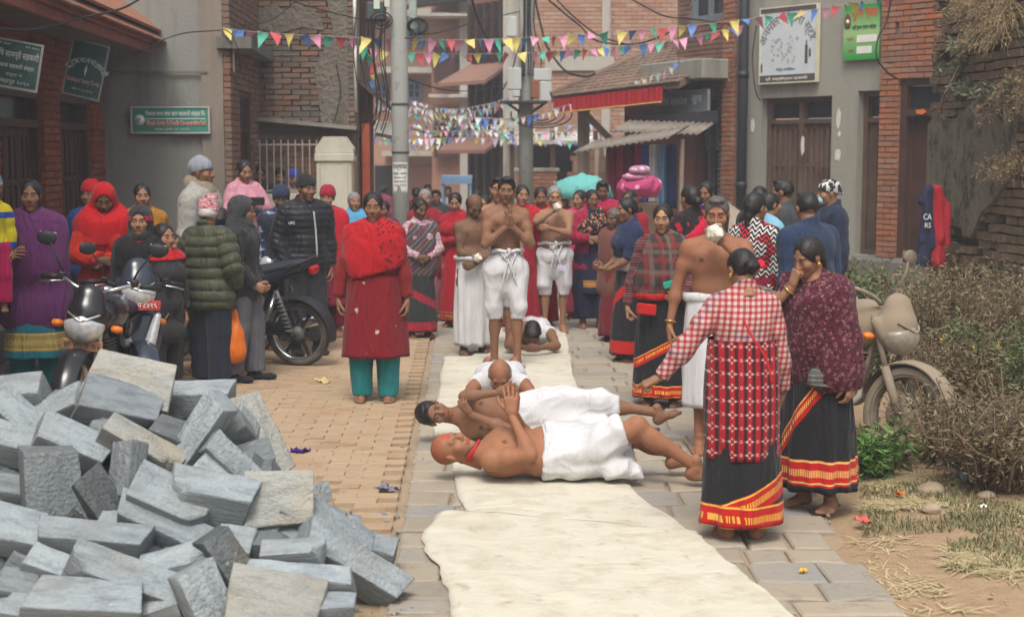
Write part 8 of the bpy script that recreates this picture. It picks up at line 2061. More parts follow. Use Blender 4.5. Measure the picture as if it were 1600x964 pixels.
def foreground():
 f = place(1164,6.9,402,'woman seen from behind in checked blouse and red shawl, pointing at the lying men',184,'f',None,hh=.008,skin='mid',w=1.06,fat=.008,head=(18,22,-4),lean=5,feet=.085,toes=20,hs=1.0,hx=.03,hk=.93); f.hair = 'bun'
 f.arm('L',(.50,-.08,.83),pole=(.3,.7,-.3),hdir=(.75,-.2,-.38),palm=(0,-.3,-1),hand='point'); f.arm('R',(-.25,-.10,.80),pole=(-.5,.8,0),hdir=(.2,-.5,-1)); prep(f)
 chk = patt('red_cream_check', lambda q,x,y,z: (lambda a,b: q.mix(a, q.mix(b, (.52,.43,.34), (.40,.13,.14)), q.mix(b, (.40,.13,.14), q.mix(q.ma('GREATER_THAN', q.noise(16, 1), .56), (.36,.015,.04), (.08,.07,.16)))))(q.ma('GREATER_THAN', q.ma('SINE', q.ma('MULTIPLY', q.ma('ADD', x, q.ma('MULTIPLY', z, .12)), 225)), .1), q.ma('GREATER_THAN', q.ma('SINE', q.ma('MULTIPLY', z, 225)), .1)))
 top(f, chk, .017, .95, 1.43)
 ik = patt('red_white_ikat', lambda q,x,y,z: (lambda u,v: q.mix(q.band(q.ma('ADD', v, q.ma('MULTIPLY', q.ma('ABSOLUTE', u), .7)), .25, .85), q.mix(q.ma('GREATER_THAN', q.ma('ABSOLUTE', u), .8), (.34,.012,.02), (.05,.012,.018)), q.mix(q.ma('GREATER_THAN', q.ma('MULTIPLY', q.ma('COSINE', q.ma('MULTIPLY', x, 240)), q.ma('COSINE', q.ma('MULTIPLY', z, 200))), -.15), (.50,.38,.35), (.34,.012,.02))))(q.ma('SINE', q.ma('MULTIPLY', x, 78)), q.ma('ABSOLUTE', q.ma('SINE', q.ma('MULTIPLY', z, 50)))))
 q_ = f.q; c = f.J['waist']; skirt('shawl', ik, f.t, 1.12*q_, .47*q_, (.19*q_,.165*q_), (.20*q_,.18*q_), (c[0],c[1]-.015), pleats=5, amp=.012, bulge=.012, shift=(0,.03))
 skirt('skirt', hem_skirt('black_skirt_gold', BK, RD, GD, .075, .12, (.20,-.45), .055), f.t, .75*q_, .105*q_, (.185*q_,.16*q_), (.235*q_,.20*q_), (0,0), pleats=9, amp=.016)
 m = MB(); m.tube(catmull([(.03,.13,1.2*q_+.03), (.0,.16,1.16*q_), (-.07,.17,1.03*q_), (-.10,.165,.9*q_)], 5), .006, 6); m.build('red_cord', M_redb, f.t)
 for k in range(5): h_ = headpt(f, -.085+.012*math.cos(k*1.25), .075, .01+.012*math.sin(k*1.25)); ball(f, 'hair_flower', h_, .013, cl('red_petals', (.65,.02,.05)))
 bangle(f,'L',M_gold,2); ball(f, 'earring', headpt(f, .076,.0,-.035), .012, M_gold, (.5,1,1)); done(f)
 f = place(1284,7.5,377,'woman in maroon paisley shawl covering her mouth with her hand, right of the path',-48,'f','tied',hh=.008,skin='mid',w=1.18,fat=.02,head=(-12,22,6),lean=9,feet=.10,toes=14,hx=.03,hk=.94,closed=True)
 f.arm('R',(-.045,-.21,1.31),pole=(-.9,-.35,-1),hdir=(.25,.1,1),palm=(.4,1,0),hand='fist'); f.arm('L',(.26,-.03,.76),pole=(.5,.8,0),hdir=(.0,-.12,-1),palm=(-1,0,0)); prep(f)
 ps = blossoms('maroon_paisley', (.085,.014,.028), [(.17,.045,.06),(.24,.12,.12),(.02,.008,.012)], 26, .34, ring=True); cape(f, ps, .70, 1.36, 1.12, amp=.018, dirv=(.6,0,1), res=.0095, split=[(A3(-.20*f.q,-.10,1.0), (-1,-.55,0))], side=.03, tilt=.12)
 J = f.J; garment('shawl_sleeve', f, ps, ['uaL'], .035, f.t, .01, [C(J['elL'], J['elL']+(J['wrL']-J['elL'])*.65, .06,.065,.03)], [(J['elL']+(J['wrL']-J['elL'])*.62, J['wrL']-J['elL'])], .01, 12, (0,0,1), 3, 9)
 garment('blouse', f, cl('dark_maroon_blouse', (.06,.012,.018)), ['torso','uaR'], .012, f.t, .01, (), [((0,0,.9), (0,0,-1)), (J['neck']-f.up*.04, f.up+f.front*.7)], .003)
 sari(f, hem_skirt('black_skirt_broad', BK, RD, (.75,.5,.15), .16, .13, (.50,1.5), .055), (.25,.215), .92, .14, pleats=13, amp=.022)
 m = MB(); m.box((.13,-.15,.80*f.q), (.14,.05,.10), bev=.02, rot=Euler((.1,.1,.6))); m.build('waist_pouch', stripes('striped_pouch', (.1,.09,.09), [((.3,.2,.15),260,.4),((.05,.13,.14),200,.6)], 'z'), f.t); necklace(f, plain('brown_cord', (.1,.04,.02), .8), .05, .13, .004); bangle(f,'R',M_gold,1); ball(f, 'earring', headpt(f, .076,.0,-.035), .009, M_gold); done(f)
 f = place(1264,10.3,304,'broad man in navy sweater seen from behind, wearing a pale face mask',-142,'m','short',hh=.010,skin='mid',w=1.42,fat=.03,head=(-25,4,0)); prep(f); top(f, cl('navy_wool', (.022,.04,.085), .95), .03, .78, name='sweater'); legs(f, cl('dark_trousers', (.03,.03,.035)), .025); mask(f); specs(f); done(f)
def crowd_right():
 f = place(1080,12.2,292,'woman with black hair in black and red embroidered top, seen from behind left',-150,'f','bun',skin='mid',w=1.05); prep(f); top(f, blossoms('black_red_vines', (.02,.016,.018), [(.45,.015,.03)], 12, .35, ring=True), .03, .8, seed=3); sari(f, cl('dark_maroon_sari', (.16,.012,.02))); ball(f,'hair_flower',headpt(f,-.03,.13,-.05),.018,cl('violet_band',(.3,.12,.5))); sash(f, cl('crimson_scarf', (.5,.01,.04)), -1, .045, .05, 1.0, 'scarf'); done(f)
 f = place(1106,14.4,286,'woman in black shawl facing the camera above the conch blower',-25,'f','bun',skin='tan'); prep(f); cape(f, cl('black_wool', (.014,.014,.016)), .5); sari(f, cl('black_wool', (.014,.014,.016))); done(f)
 f = place(1180,10.7,304,'woman in black, white and red zigzag blouse behind the conch blower',150,'f','tied',skin='mid',w=1.1,head=(-20,0,0)); prep(f); top(f, patt('zigzag_print', lambda q,x,y,z: q.mix(q.ma('GREATER_THAN', q.ma('SINE', q.ma('ADD', q.ma('MULTIPLY', z, 170), q.ma('MULTIPLY', q.ma('SINE', q.ma('MULTIPLY', x, 120)), 2.5))), .1), (.02,.02,.02), q.mix(q.ma('GREATER_THAN', q.noise(11,1), .52), (.6,.58,.55), (.5,.02,.04)))), .02, .85); sari(f, cl('maroon_sari2', (.22,.012,.04)), (.24,.2)); done(f)
 f = place(1187,13.6,294,'dark haired person just behind the zigzag blouse woman',170,'f','bob',skin='mid'); prep(f); cape(f, cl('black_wool', (.014,.014,.016)), .5); done(f)
 f = place(1203,12.6,304,'woman in light blue top between the zigzag blouse woman and the grey jacket man',110,'f','bun',skin='mid'); prep(f); top(f, cl('light_blue_cotton', (.2,.42,.55)), .02, .7); sari(f, cl('navy_kurta', (.018,.02,.05))); done(f)
 f = place(1225,13.0,283,'man with brown black hair in dark grey jacket looking left',-110,'m','short',skin='tan',w=1.05); prep(f); top(f, cl('charcoal_jacket', (.05,.055,.06)), .03, .8, name='jacket'); legs(f, cl('dark_trousers', (.03,.03,.035))); done(f)
 f = place(1298,12.9,284,'person in navy jacket with black and white bandana and lowered face mask by the doorway',-80,'m','bandana',None,skin='mid',w=1.05,head=(-5,4,0)); f.hmat = patt('bandana_print', lambda q,x,y,z: q.mix(q.ma('GREATER_THAN', q.noise(26,2), .52), (.03,.03,.03), (.6,.6,.58))); prep(f); top(f, cl('dark_navy_jacket', (.018,.024,.05)), .035, .8, name='jacket'); legs(f, cl('dark_trousers', (.03,.03,.035))); mask(f, (.25,.42,.5)); done(f)
def crowd_mid():
 f = place(655,14.5,314,'woman with dark patterned shawl over checked blouse beside the posted pole',18,'f','bun',skin='dark',head=(10,16,6)); prep(f); clasp(f,-.17,.95,.05); prep(f)
 top(f, plaid('pale_pink_check', (.5,.4,.42), [((.4,.12,.18),150,.6)]), .016, .95); cape(f, stripes('dark_patterned_shawl', (.06,.07,.06), [((.07,.05,.12),70,.3),((.22,.18,.12),110,.75),((.2,.03,.03),45,.85)], 'e'), .72, 1.36, .95, split=[(A3(-.07,0,1.3), (-1,-.1,.3))]); sari(f, hem_skirt('grey_black_red_hem', (.03,.035,.033), (.32,.02,.035), None, .08, .09, (.4,-.5), .04), (.2,.17)); done(f)
 f = place(664,16.0,299,'grey haired woman in dark red shawl behind the checked blouse woman',10,'f','tied',HG,skin='mid'); prep(f); cape(f, cl('dark_red_wool', (.24,.012,.02)), .5); sari(f, cl('pale_pink_sari', (.35,.1,.13))); done(f)
 f = place(712,15.4,304,'woman in crimson sari with gold hem, arms folded, left of the balding man',-8,'f','tied',skin='mid',head=(8,14,0)); f.arm('R',(.05,-.17,1.06),pole=(-1,.2,-.6),hdir=(1,-.1,0),palm=(0,1,0)); prep(f); top(f, cl('crimson', (.32,.008,.02)), .02, .95); sash(f, cl('crimson', (.32,.008,.02)), 1, .035, .17, .9, tail=.5); sari(f, hem_skirt('crimson_gold_sari', (.38,.008,.02), (.3,.01,.02), (.55,.3,.06), .09, .08), (.2,.17)); bangle(f,'R',M_gold,2); done(f)
 f = place(553,16.2,304,'grey haired woman in sky blue shawl behind the red dressed woman',12,'f','tied',HG,skin='mid'); prep(f); cape(f, cl('sky_blue_wool', (.09,.3,.5)), .5); sari(f, cl('pale_pink_sari', (.35,.1,.13))); done(f)
 f = place(600,16.9,318,'woman in dark plum shawl just left of the posted pole',0,'f','bun',skin='tan'); prep(f); cape(f, cl('plum_wool', (.1,.02,.05)), .5); sari(f, cl('plum_wool', (.1,.02,.05))); done(f)
 # hazy people down the street
 spec = [(650,22,296,(.2,.02,.05),'in dark red at the foot of the far shutter'),(668,24,291,(.05,.07,.14),'in dark blue beside the market cart'),(745,23,300,(.06,.06,.07),'in dark clothes walking behind the market cart'),(700,26,294,(.35,.33,.32),'in pale grey left of the market cart'),(770,21,300,(.05,.05,.06),'in black between cart and second pole'),(880,19,304,(.35,.08,.03),'in orange under the turquoise tarpaulin'),(600,27,293,(.25,.06,.12),'in plum far left of the street'),(682,20,300,(.04,.045,.05),'in charcoal just right of the posted pole')]
 for i, (px, Y, tp, c, lb) in enumerate(spec):
  f = place(px,Y,tp,'distant hazy person '+lb,0 if i % 2 else 160,'m' if i % 2 else 'f','short' if i % 2 else 'bun',skin='tan',hh=.015,group='people far down the street'); prep(f); top(f, cl('far_cloth_%d' % i, c), .03, .7); legs(f, cl('dark_trousers', (.03,.03,.035))); done(f)
def crowd_left():
 f = place(48,10.6,283,'woman in purple shawl over a teal skirt with gold border at the left edge',6,'f','tied',skin='tan',w=1.1,fat=.01,head=(6,2,0),hh=.010); f.arm('R',(-.12,-.2,1.08),pole=(-1,.2,-.8),hdir=(.4,-.5,.2)); prep(f)
 cape(f, cl('purple_wool', (.11,.025,.105)), .56, 1.42, 1.12, amp=.012); sari(f, hem_skirt('teal_gold_skirt', (.01,.13,.17), (.3,.22,.06), (.5,.38,.13), .42, .13), (.23,.2), .7, .36); legs(f, cl('teal_cotton2', (.01,.13,.16)), .005, .1, puff=.03); done(f)
 f = place(-13,10.3,293,'small child in yellow jacket and bright knitted cap carried at the left edge',14,'m','beanie',None,skin='mid',z=.72,hk=1.15); f.hmat = stripes('rainbow_knit', (.05,.2,.5), [((.6,.03,.05),120,.0),((.6,.45,.05),90,.5),((.05,.4,.2),150,.7)], 'z'); prep(f); top(f, stripes('yellow_blue_jacket', (.6,.5,.02), [((.02,.08,.4),30,.8)], 'z'), .02, .75, name='jacket'); legs(f, cl('hot_pink_trousers', (.5,.01,.1)), .03); done(f)
 f = place(163,11.5,290,'woman with bright red shawl over her head and orange red fleece, hands joined',10,'f','wrap',None,skin='dark',w=1.06,fat=.01,head=(4,24,0),lean=2,hh=.010,closed=True); f.hmat = cl('scarlet_wool', (.43,.006,.010)); clasp(f,-.24,1.02,.02); prep(f)
 top(f, cl('orange_red_fleece', (.48,.022,.01)), .036, .74, name='fleece', amp=.01); cape(f, cl('scarlet_wool', (.43,.006,.010)), 1.14, 1.42, 1.0, amp=.010); sari(f, blossoms('red_floral_skirt', (.28,.01,.03), [(.55,.4,.25),(.5,.1,.1)], 26, .3), (.22,.2)); done(f)
 f = place(143,12.6,286,'person in red knitted hat and blue jacket half hidden behind the red shawled woman',-15,'m','beanie',None,skin='mid'); f.hmat = cl('red_knit', (.5,.01,.015)); prep(f); top(f, stripes('blue_white_jacket', (.03,.1,.38), [((.55,.57,.6),16,.2)], 'x'), .03, .75, name='jacket'); legs(f, cl('dark_trousers', (.03,.03,.035))); done(f)
 f = place(222,12.6,289,'young woman in mustard hooded sweatshirt smiling behind the children',10,'f','tied',skin='mid',head=(8,0,0)); prep(f); top(f, cl('mustard_fleece', (.36,.16,.015)), .035, .75, name='sweatshirt'); legs(f, cl('dark_trousers', (.03,.03,.035))); done(f)
 f = place(219,11.15,331,'child in black jacket and red banded cap in front of the mustard sweatshirt woman',4,'m','hood',None,skin='mid',hk=1.06); f.hmat = stripes('dark_cap_red_band', (.03,.03,.03), [((.4,.03,.03),34,.8)], 'z'); prep(f); top(f, cl('black_wool', (.014,.014,.016)), .035, .6, name='jacket'); legs(f, cl('dark_trousers', (.03,.03,.035))); text(f.t, 'RKE', .03, .10, .93, .96, M_white, -.165); done(f)
 f = place(254,11.2,360,'little girl with dark hair and red collar looking right beside the black jacketed child',50,'f','tied',skin='mid',hk=1.1); prep(f); top(f, cl('black_grey_coat', (.03,.03,.032)), .035, .5, name='coat'); garment('collar', f, cl('red_knit', (.5,.01,.015)), ['torso'], .05, f.t, .012, (), [(f.J['neck']-A3(0,0,.05), (0,0,-1)), (f.J['neck']+A3(0,0,.04), (0,0,1))], .004); legs(f, cl('dark_trousers', (.03,.03,.035))); done(f)
 f = place(312,12.4,247,'man in grey knitted cap and pale grey jacket in profile against the cement wall',78,'m','beanie',None,skin='tan',w=1.1); f.hmat = cl('light_grey_knit', (.27,.29,.34)); prep(f); top(f, cl('pale_grey_canvas', (.34,.33,.30)), .04, .72, name='jacket', amp=.01); garment('hood', f, cl('khaki_lining', (.25,.21,.15)), [], 0, f.t, .013, [C(f.J['neck']-f.front*.05, f.J['neck']+f.up*.03-f.front*.06, .10, .09, .03), C(f.J['neck']+f.front*.04, f.J['neck']-f.up*.04+f.front*.07, .075, .07, .03)], (), .008, 12, (0,0,1), 2, 4); legs(f, cl('dark_trousers', (.03,.03,.035))); done(f)
 f = place(324,11.55,318,'old man in pink patterned topi hat and olive quilted jacket seen from behind',148,'m','thin',HW,skin='ruddy',w=1.22,fat=.015,head=(25,2,0),hh=.009,hs=1.0); f.arm('L',(.20,-.12,.90),pole=(.8,.6,-.2),hdir=(-.4,-.6,-.5)); f.arm('R',(-.20,-.12,.88),pole=(-.8,.6,-.2),hdir=(.3,-.7,-.5)); prep(f)
 headgear(f, 'topi', patt('pink_topi_weave', lambda q,x,y,z: q.mix(q.ma('GREATER_THAN', q.ma('SINE', q.ma('ADD', q.ma('MULTIPLY', z, 200), q.ma('MULTIPLY', q.noise(24,2), 9))), .35), (.58,.2,.24), q.mix(q.ma('GREATER_THAN', q.noise(40,1), .55), (.62,.5,.48), (.1,.06,.08)))), f.t, 'topi_hat'); specs(f)
 top(f, cl('olive_nylon', (.060,.066,.038), .5), .038, .68, name='jacket', quilt=(.085,.02), amp=.012); legs(f, cl('navy_trousers', (.02,.024,.04)), .04, .06); shoe(f, cl('black_leather', (.02,.02,.02), .4)); done(f, shoes='none')
 f = place(345,12.15,330,'person in long bright blue quilted coat standing hidden behind the topi hat man',170,'f','bob',skin='mid',w=1.35); f.arm('R',(-.24,-.0,.74),pole=(-1,.5,0),hdir=(0,0,-1)); prep(f); top(f, cl('bright_blue_nylon', (.01,.17,.36), .4), .06, .42, name='coat', quilt=(.05,.014), amp=.01); legs(f, cl('red_leggings', (.4,.01,.03)), .02); done(f)
 f = place(268,12.0,372,'slim person behind the little girl draped in a yellow and teal patterned shawl',60,'f','tied',skin='mid'); prep(f); cape(f, patt('yellow_teal_print', lambda q,x,y,z: q.mix(q.ma('GREATER_THAN', q.noise(9,1), .53), q.mix(q.ma('GREATER_THAN', q.noise(14,1), .55), (.42,.24,.02), (.02,.02,.02)), (.02,.25,.26))), .35, 1.36, .8); done(f)
 f = place(376,11.75,312,'man in dark grey hood, black jacket and spectacles looking toward the black motorbike',80,'m','hood',None,skin='mid',w=1.08,head=(6,4,0),hh=.010,step=.06); f.hmat = cl('dark_grey_fleece', (.045,.047,.052)); f.arm('R',(-.12,-.14,.86),pole=(-.6,.8,-.2),hdir=(.2,-.8,-.3)); f.arm('L',(.14,-.10,.86),pole=(.6,.8,-.2),hdir=(-.2,-.8,-.4)); prep(f); specs(f)
 top(f, cl('black_softshell', (.022,.023,.026), .6), .04, .72, name='jacket', amp=.01); legs(f, cl('grey_trousers', (.13,.13,.15)), .035, .08, amp=.012); shoe(f, cl('black_canvas', (.02,.02,.022))); done(f, shoes='none')
 f = place(380,14.4,258,'girl in pink hooded jacket filming with a dark phone beside the brick corner',15,'f','tied',skin='mid',z=.45,hk=1.08); f.arm('L',(.06,-.2,1.1),pole=(1,0,-1),hdir=(-.4,-.6,.5),palm=(-.5,.8,0),hand='grip'); f.arm('R',(-.02,-.2,1.1),pole=(-1,0,-1),hdir=(.4,-.6,.5),palm=(.5,.8,0),hand='grip'); prep(f); top(f, cl('pink_fleece', (.55,.25,.31)), .035, .7, name='jacket'); legs(f, cl('dark_trousers', (.03,.03,.035))); done(f)
 o = MB().box((0,0,0), (.15,.02,.08), bev=.008).build('phone', cl('black_leather', (.02,.02,.02), .4), loc=f.t.matrix_basis @ Vector((.06,-.26,1.16*f.q))); o.rotation_euler = (0,0,.3); tag(o, 'dark phone held up by the girl in the pink jacket', 'phone')
 m = MB(); m.box((0,0,.22), (.9,.6,.44), bev=.02); p = P(392,0,14.5); tag(m.build('stone_bench', M_slabc, loc=(p.x, 14.5, 0)), 'low stone bench the girl in the pink jacket stands on', 'bench')
 for px, tp, lb, c, hd, hm in ((406,266,'child leftmost of the three faces behind the iron railing',(.03,.03,.04),'tied',HB),(436,270,'dark haired child in the middle of the three faces behind the railing',(.05,.04,.04),'short',HB),(458,274,'child in blue cap rightmost of the three faces behind the railing',(.5,.3,.35),'beanie',cl('royal_blue_knit', (.04,.07,.4)))):
  f = place(px,19.05,tp,lb,10,'f',hd,hm,skin='mid',z=.35,hk=1.12,group='children behind the railing'); prep(f); top(f, cl('kid_%d' % px, c), .03, .7); legs(f, cl('dark_trousers', (.03,.03,.035))); done(f)
 f = place(440,13.6,294,'man in navy knitted cap and blue checked shirt behind the black motorbike',-8,'m','beanie',None,skin='dark',head=(10,14,0),stub=.2); f.hmat = cl('navy_knit', (.025,.035,.07)); prep(f); top(f, plaid('blue_white_plaid', (.03,.06,.17), [((.4,.45,.5),75,.8),((.01,.02,.05),75,.3)]), .025, .75, name='shirt'); garment('vest', f, cl('navy_vest', (.02,.026,.045)), ['torso'], .045, f.t, .013, (), [((0,0,.85), (0,0,-1)), (f.J['neck'], f.up*.9+f.front*.4)], .006); legs(f, cl('dark_trousers', (.03,.03,.035))); done(f)
 f = place(476,13.3,273,'man in black knitted cap and black quilted jacket standing by the motorbike seat',14,'m','beanie',None,skin='tan',w=1.12,fat=.015,head=(18,2,0),stub=.3,hh=.010,hs=.985); f.hmat = cl('black_knit', (.018,.018,.02)); f.arm('R',(-.2,-.08,.84),pole=(-.8,.6,0)); prep(f); top(f, cl('black_nylon', (.014,.015,.019), .42), .036, .76, name='jacket', quilt=(.055,.013)); legs(f, cl('dark_trousers', (.03,.03,.035)), .03); shoe(f, cl('black_leather', (.02,.02,.02), .4))
 m = MB(); m.tube(catmull([(.02,-.20,1.3*f.q), (.03,-.225,1.1*f.q), (.035,-.235,.9*f.q)], 5), .009, 6); m.build('zip', cl('pale_zip', (.4,.4,.4)), f.t); text(f.t, 'UFC', -.20, -.14, 1.19*f.q, 1.215*f.q, M_white, -.155); done(f, shoes='none')
 f = place(512,14.6,295,'woman in crimson knitted cap and red shawl behind the black motorbike tail',5,'f','beanie',None,skin='mid',w=1.05); f.hmat = cl('crimson_knit', (.3,.008,.03)); prep(f); cape(f, cl('red_wool2', (.42,.008,.02)), .72, 1.44); skirt('kurta', blossoms('maroon_star_kurta', (.2,.012,.03), [(.4,.3,.3)], 10, .12), f.t, .9*f.q, .35*f.q, (.17,.13), (.2,.16), pleats=6, amp=.01); legs(f, cl('maroon_trousers', (.14,.01,.02)), .03); done(f)
 # orange bag
 c = P(366,525,11.55); F_ = field_of([E((0,0,-.03), (.085,.06,.15), .03), E((0,0,-.12), (.095,.065,.1), .03), C((-.03,0,.1), (-.005,0,.2), .02, .012, .02), C((.03,0,.1), (.012,0,.2), .02, .012, .02)], .008); V, Q = F_.mesh(); V = cloth_disp(V, Q, .009, 16, (0,0,1), 3, 7)
 tag(obj('plastic_bag', mesh_np('plastic_bag', V, Q, True, None, [cl('orange_plastic', (.62,.15,.015), .4)]), None, c), 'bright orange plastic bag hanging beside the olive jacket', 'bag')
walkers(); foreground(); crowd_right(); crowd_mid(); crowd_left()
# ================================================================ THE MEN ON THE GROUND
class Lying(Fig):
 def __init__(s, J, front, side, up, Rh, skin, q=1.0, w=1.0, fat=0, toed=None, footup=None, hs=1.0):
  s.J = {k: A3(v) for k, v in J.items()}; s.front, s.side, s.up = unit(front), unit(side), unit(up); s.Rh = Rh; s.skin = SKIN[skin]; s.q = q; s.w = w; s.fat = fat; s.sex = 'm'; s.hs = hs; s.H = 1.6*q
  s.toed = toed; s.footup = footup; s.hand = {}
def hrot(face, up): y = -unit(face); z = A3(up); z = unit(z-y*np.dot(z, y)); return np.stack([np.cross(y, z), y, z], 1)
def lying():
 g = 'devout men lying on the cloth path'
 # bald man on his back, knees drawn up to the right
 c = G(860,755); t = thing('person', 'bald man with orange painted head lying on his back nearest the camera', 'person', (c.x, c.y, .045), 0, g)
 J = dict(head=(-.55,.03,.145), neck=(-.425,.03,.12), chest=(-.235,.03,.13), waist=(-.05,.03,.125), pelvis=(.13,.03,.13), shR=(-.34,-.13,.115), shL=(-.34,.17,.13), elR=(-.115,-.20,.16), elL=(-.13,.2,.17), wrR=(-.215,-.06,.345), wrL=(-.205,.03,.35), hipR=(.18,-.06,.12), hipL=(.18,.12,.12), kneeR=(.475,-.10,.30), kneeL=(.50,.10,.20), ankR=(.80,-.13,.075), ankL=(.72,.15,.08))
 f = Lying(J, (0,-.25,1), (0,1,.25), (-1,0,0), hrot((.28,-.55,.85), (-1,-.1,.25)), 'ruddy', 1.02, 1.1, .03, {'R': A3(1,-.1,.12), 'L': A3(1,.1,.1)}, {'R': A3(-.1,-.2,1), 'L': A3(0,0,1)}, 1.04)
 f.skin = (.33,.155,.085); f.hand = {'R': (A3(-.05,.05,1), A3(0,1,0), 'open'), 'L': (A3(-.02,-.05,1), A3(0,-1,0), 'flat')}; f.t = t; f.res = .008; f.scalp = (.36,.125,.065); f.tika = (.45,.06,.04); f.closed = True; f.stubble = .1; f.haircol = (.25,.2,.17); f.parts()
 obj('body', f.body(.0085), t)
 m = MB();
 for k in range(3): m.tube([Vector(J['neck'])+Vector((-.012*k-.005,0,0))+Vector((.045*math.sin(a)*(1 if math.sin(a) > 0 else .3)*(1+.6*k)*.6, math.cos(a)*.068, math.sin(a)*.062+.012)) for a in np.linspace(0,6.28,24)[:-1]], .005, 6, closed=True)
 m.build('bead_necklace', M_redb, t)
 A_ = {k: A3(v) for k, v in J.items()}
 pr = [E(A_['pelvis'], (.165,.165,.142), .05), E(A_['waist']+A3(.06,0,0), (.10,.155,.142), .04), C(A_['hipR']+A3(0,0,.02), A_['kneeR']+A3(-.10,0,-.03), .112, .088, .03), C(A_['hipL'], A_['kneeL']+A3(-.02,0,0), .10, .085, .03), E((.30,.0,.08), (.17,.15,.07), .04), C((.35,-.12,.06), (.53,-.1,.03), .06, .03, .05)]
 garment('dhoti', f, WHITE, ['torso','thL','thR'], .020, t, .0085, pr, [((-.04,0,.1), (-1,0,.05)), ((.43,0,.2), (1,0,.42)), ((0,0,.004), (0,0,-1))], .022, 13, (.75,.3,.6), 3.5, 21)
 m = MB()
 for k in range(3): m.tube([(-.035+.012*k+.006*math.sin(a*3+k), .03+math.cos(a)*(.168+.003*k), .135+math.sin(a)*.142) for a in np.linspace(0,6.28,30)[:-1]], .0075, 6, closed=True)
 m.build('waist_cord', WHITE, t)
 # boy on his side
 c = G(850,692); t = thing('person', 'black haired boy lying on his side facing the camera just behind the bald man', 'person', (c.x, c.y, .03), 0, g)
 J = dict(head=(-.70,-.02,.165), neck=(-.565,-.01,.145), chest=(-.38,0,.15), waist=(-.20,.0,.145), pelvis=(-.02,.0,.15), shR=(-.47,-.03,.055), shL=(-.46,.02,.265), elR=(-.24,-.20,.10), elL=(-.50,-.19,.30), wrR=(-.46,-.24,.20), wrL=(-.30,-.25,.335), hipR=(.02,-.01,.09), hipL=(.02,0,.23), kneeR=(.36,-.10,.09), kneeL=(.35,-.04,.235), ankR=(.60,.02,.075), ankL=(.73,-.04,.17))
 f = Lying(J, (0,-1,.15), (0,.15,1), (-1,0,0), hrot((.45,-1,.25), (-1,-.3,.15)), 'tan', .93, .95, 0, {'R': A3(.8,-.5,.2), 'L': A3(.9,-.1,.5)}, {'R': A3(-.3,-.2,1), 'L': A3(-.5,0,.9)}, .98)
 f.hand = {'R': (A3(-.55,-.1,.75), A3(0,.6,.4), 'grip'), 'L': (A3(.9,-.15,.35), A3(0,1,0), 'relaxed')}; f.t = t; f.parts(); obj('body', f.body(.0085), t); f.hair = 'short'; headgear(f, 'short', HB, t)
 A_ = {k: A3(v) for k, v in J.items()}
 pr = [E(A_['pelvis'], (.17,.125,.16), .05), E(A_['waist']+A3(.09,0,0), (.10,.11,.145), .04), C(A_['hipR'], A_['kneeR'], .09, .068, .03), C(A_['hipL'], A_['kneeL'], .095, .072, .03), E((.16,-.03,.16), (.18,.09,.11), .04), C(A_['kneeL'], A_['kneeL']+A3(.09,0,-.02), .085, .065, .03)]
 garment('dhoti', f, WHITE, ['torso','thL','thR'], .018, t, .009, pr, [((-.17,0,.1), (-1,0,-.1)), ((.47,0,.0), (1,0,0)), ((0,0,.004), (0,0,-1))], .020, 14, (.9,.1,.4), 3.5, 22)
 # prostrate men, heads toward the camera
 def prone(px, py, label, skin, hair, hm, arms, Rhd, cloth, sc=.95, hz=.17):
  c = G(px, py); t = thing('person', label, 'person', (c.x, c.y, .02), 0, g)
  J = dict(head=(0,0,hz), neck=(0,.13,hz-.01), chest=(0,.33,.14), waist=(0,.50,.12), pelvis=(0,.67,.12), shL=(-.16,.19,.15), shR=(.16,.19,.15), hipL=(-.08,.72,.1), hipR=(.08,.72,.1), kneeL=(-.11,1.08,.07), kneeR=(.11,1.08,.07), ankL=(-.11,1.45,.09), ankR=(.11,1.45,.09), **arms)
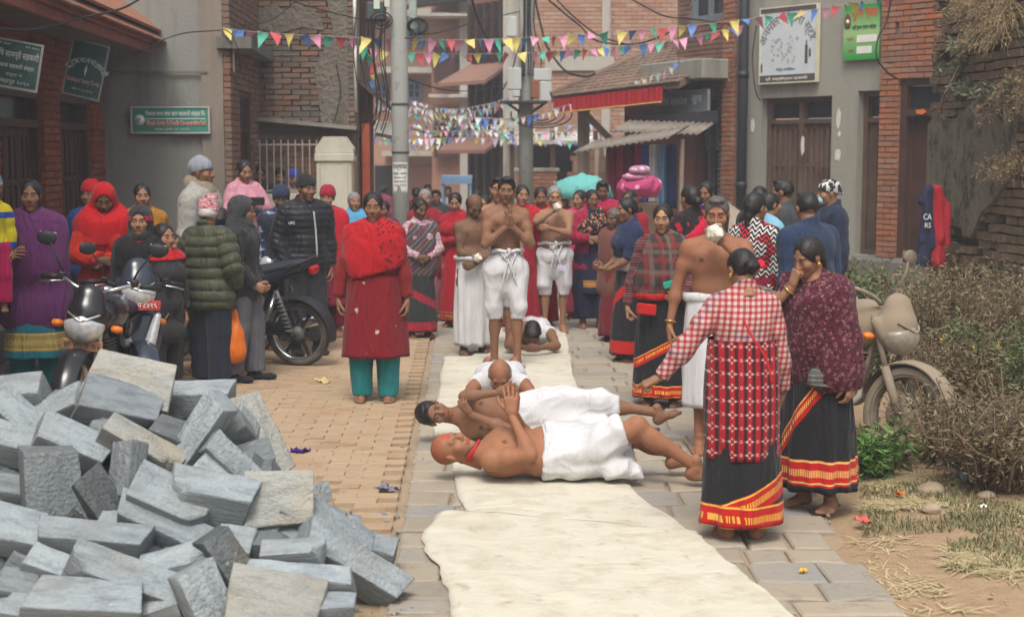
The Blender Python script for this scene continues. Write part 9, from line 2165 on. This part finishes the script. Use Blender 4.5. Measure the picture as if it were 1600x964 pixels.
  f = Lying(J, (0,-.1,-1), (-1,0,0), (0,-1,.1), Rhd, skin, sc, 1.0, .01, {'L': A3(0,.8,-.4), 'R': A3(0,.8,-.4)}, {'L': A3(0,-.4,-1), 'R': A3(0,-.4,-1)}, 1.0)
  f.hand = {'L': (A3(.8,-.5,.1), A3(.5,.5,0), 'grip'), 'R': (A3(-.8,-.5,.1), A3(-.5,.5,0), 'grip')}; f.t = t; f.haircol = (.2,.19,.18); f.parts(); obj('body', f.body(.010), t)
  if hair: headgear(f, hair, hm, t)
  garment('dhoti', f, WHITE, ['th'+s_ for s_ in 'LR'], .03, t, .013, [E(J['pelvis'], (.17,.18,.13), .04)], [((0,0,.004),(0,0,-1)), ((0,1.15,0),(0,1,0))], .012, 12, (.2,1,0), 3, 5)
  if cloth: garment('shoulder_cloth', f, WHITE, ['torso'], .018, t, .011, (), cloth, .006, 14, (1,.4,0), 3, 8)
 prone(781,642,'grey haired man lying face down behind the boy, crown of his head toward the camera','ruddy','thin',HG, dict(elL=(-.24,.02,.09), elR=(.24,.02,.09), wrL=(-.08,-.14,.06), wrR=(.08,-.14,.06)), hrot((0,-.75,-.62), (0,-.6,.8)), [((0,.10,0), (0,-1,0)), ((0,.5,0), (0,1,0))], .98, .235)
 prone(832,553,'dark haired man lying face down with hands joined ahead of him, behind the praying boy','tan','short',HB, dict(elL=(-.22,-.10,.07), elR=(.22,-.10,.07), wrL=(-.06,-.24,.07), wrR=(.06,-.24,.07)), hrot((0,-.5,-.85), (0,-.85,.5)), [((.05,.0,0), (-1,0,0)), ((0,.12,0), (0,-1,0)), ((0,.55,0), (0,1,0))], .95, .17)
lying()
m = MB(); m.box((0, 55, 5.45), (150, 130, 12.9)); hz = m.build('haze'); tag(hz, kind='stuff')
q = NT('haze_air'); q.n.remove(q.b); v = q.n.new('ShaderNodeVolumePrincipled'); v.inputs['Color'].default_value = (.86,.88,.95,1); v.inputs['Density'].default_value = .0040; v.inputs['Anisotropy'].default_value = .1
q.l.new(v.outputs[0], q.n['Material Output'].inputs['Volume']); hz.data.materials.append(q.m)
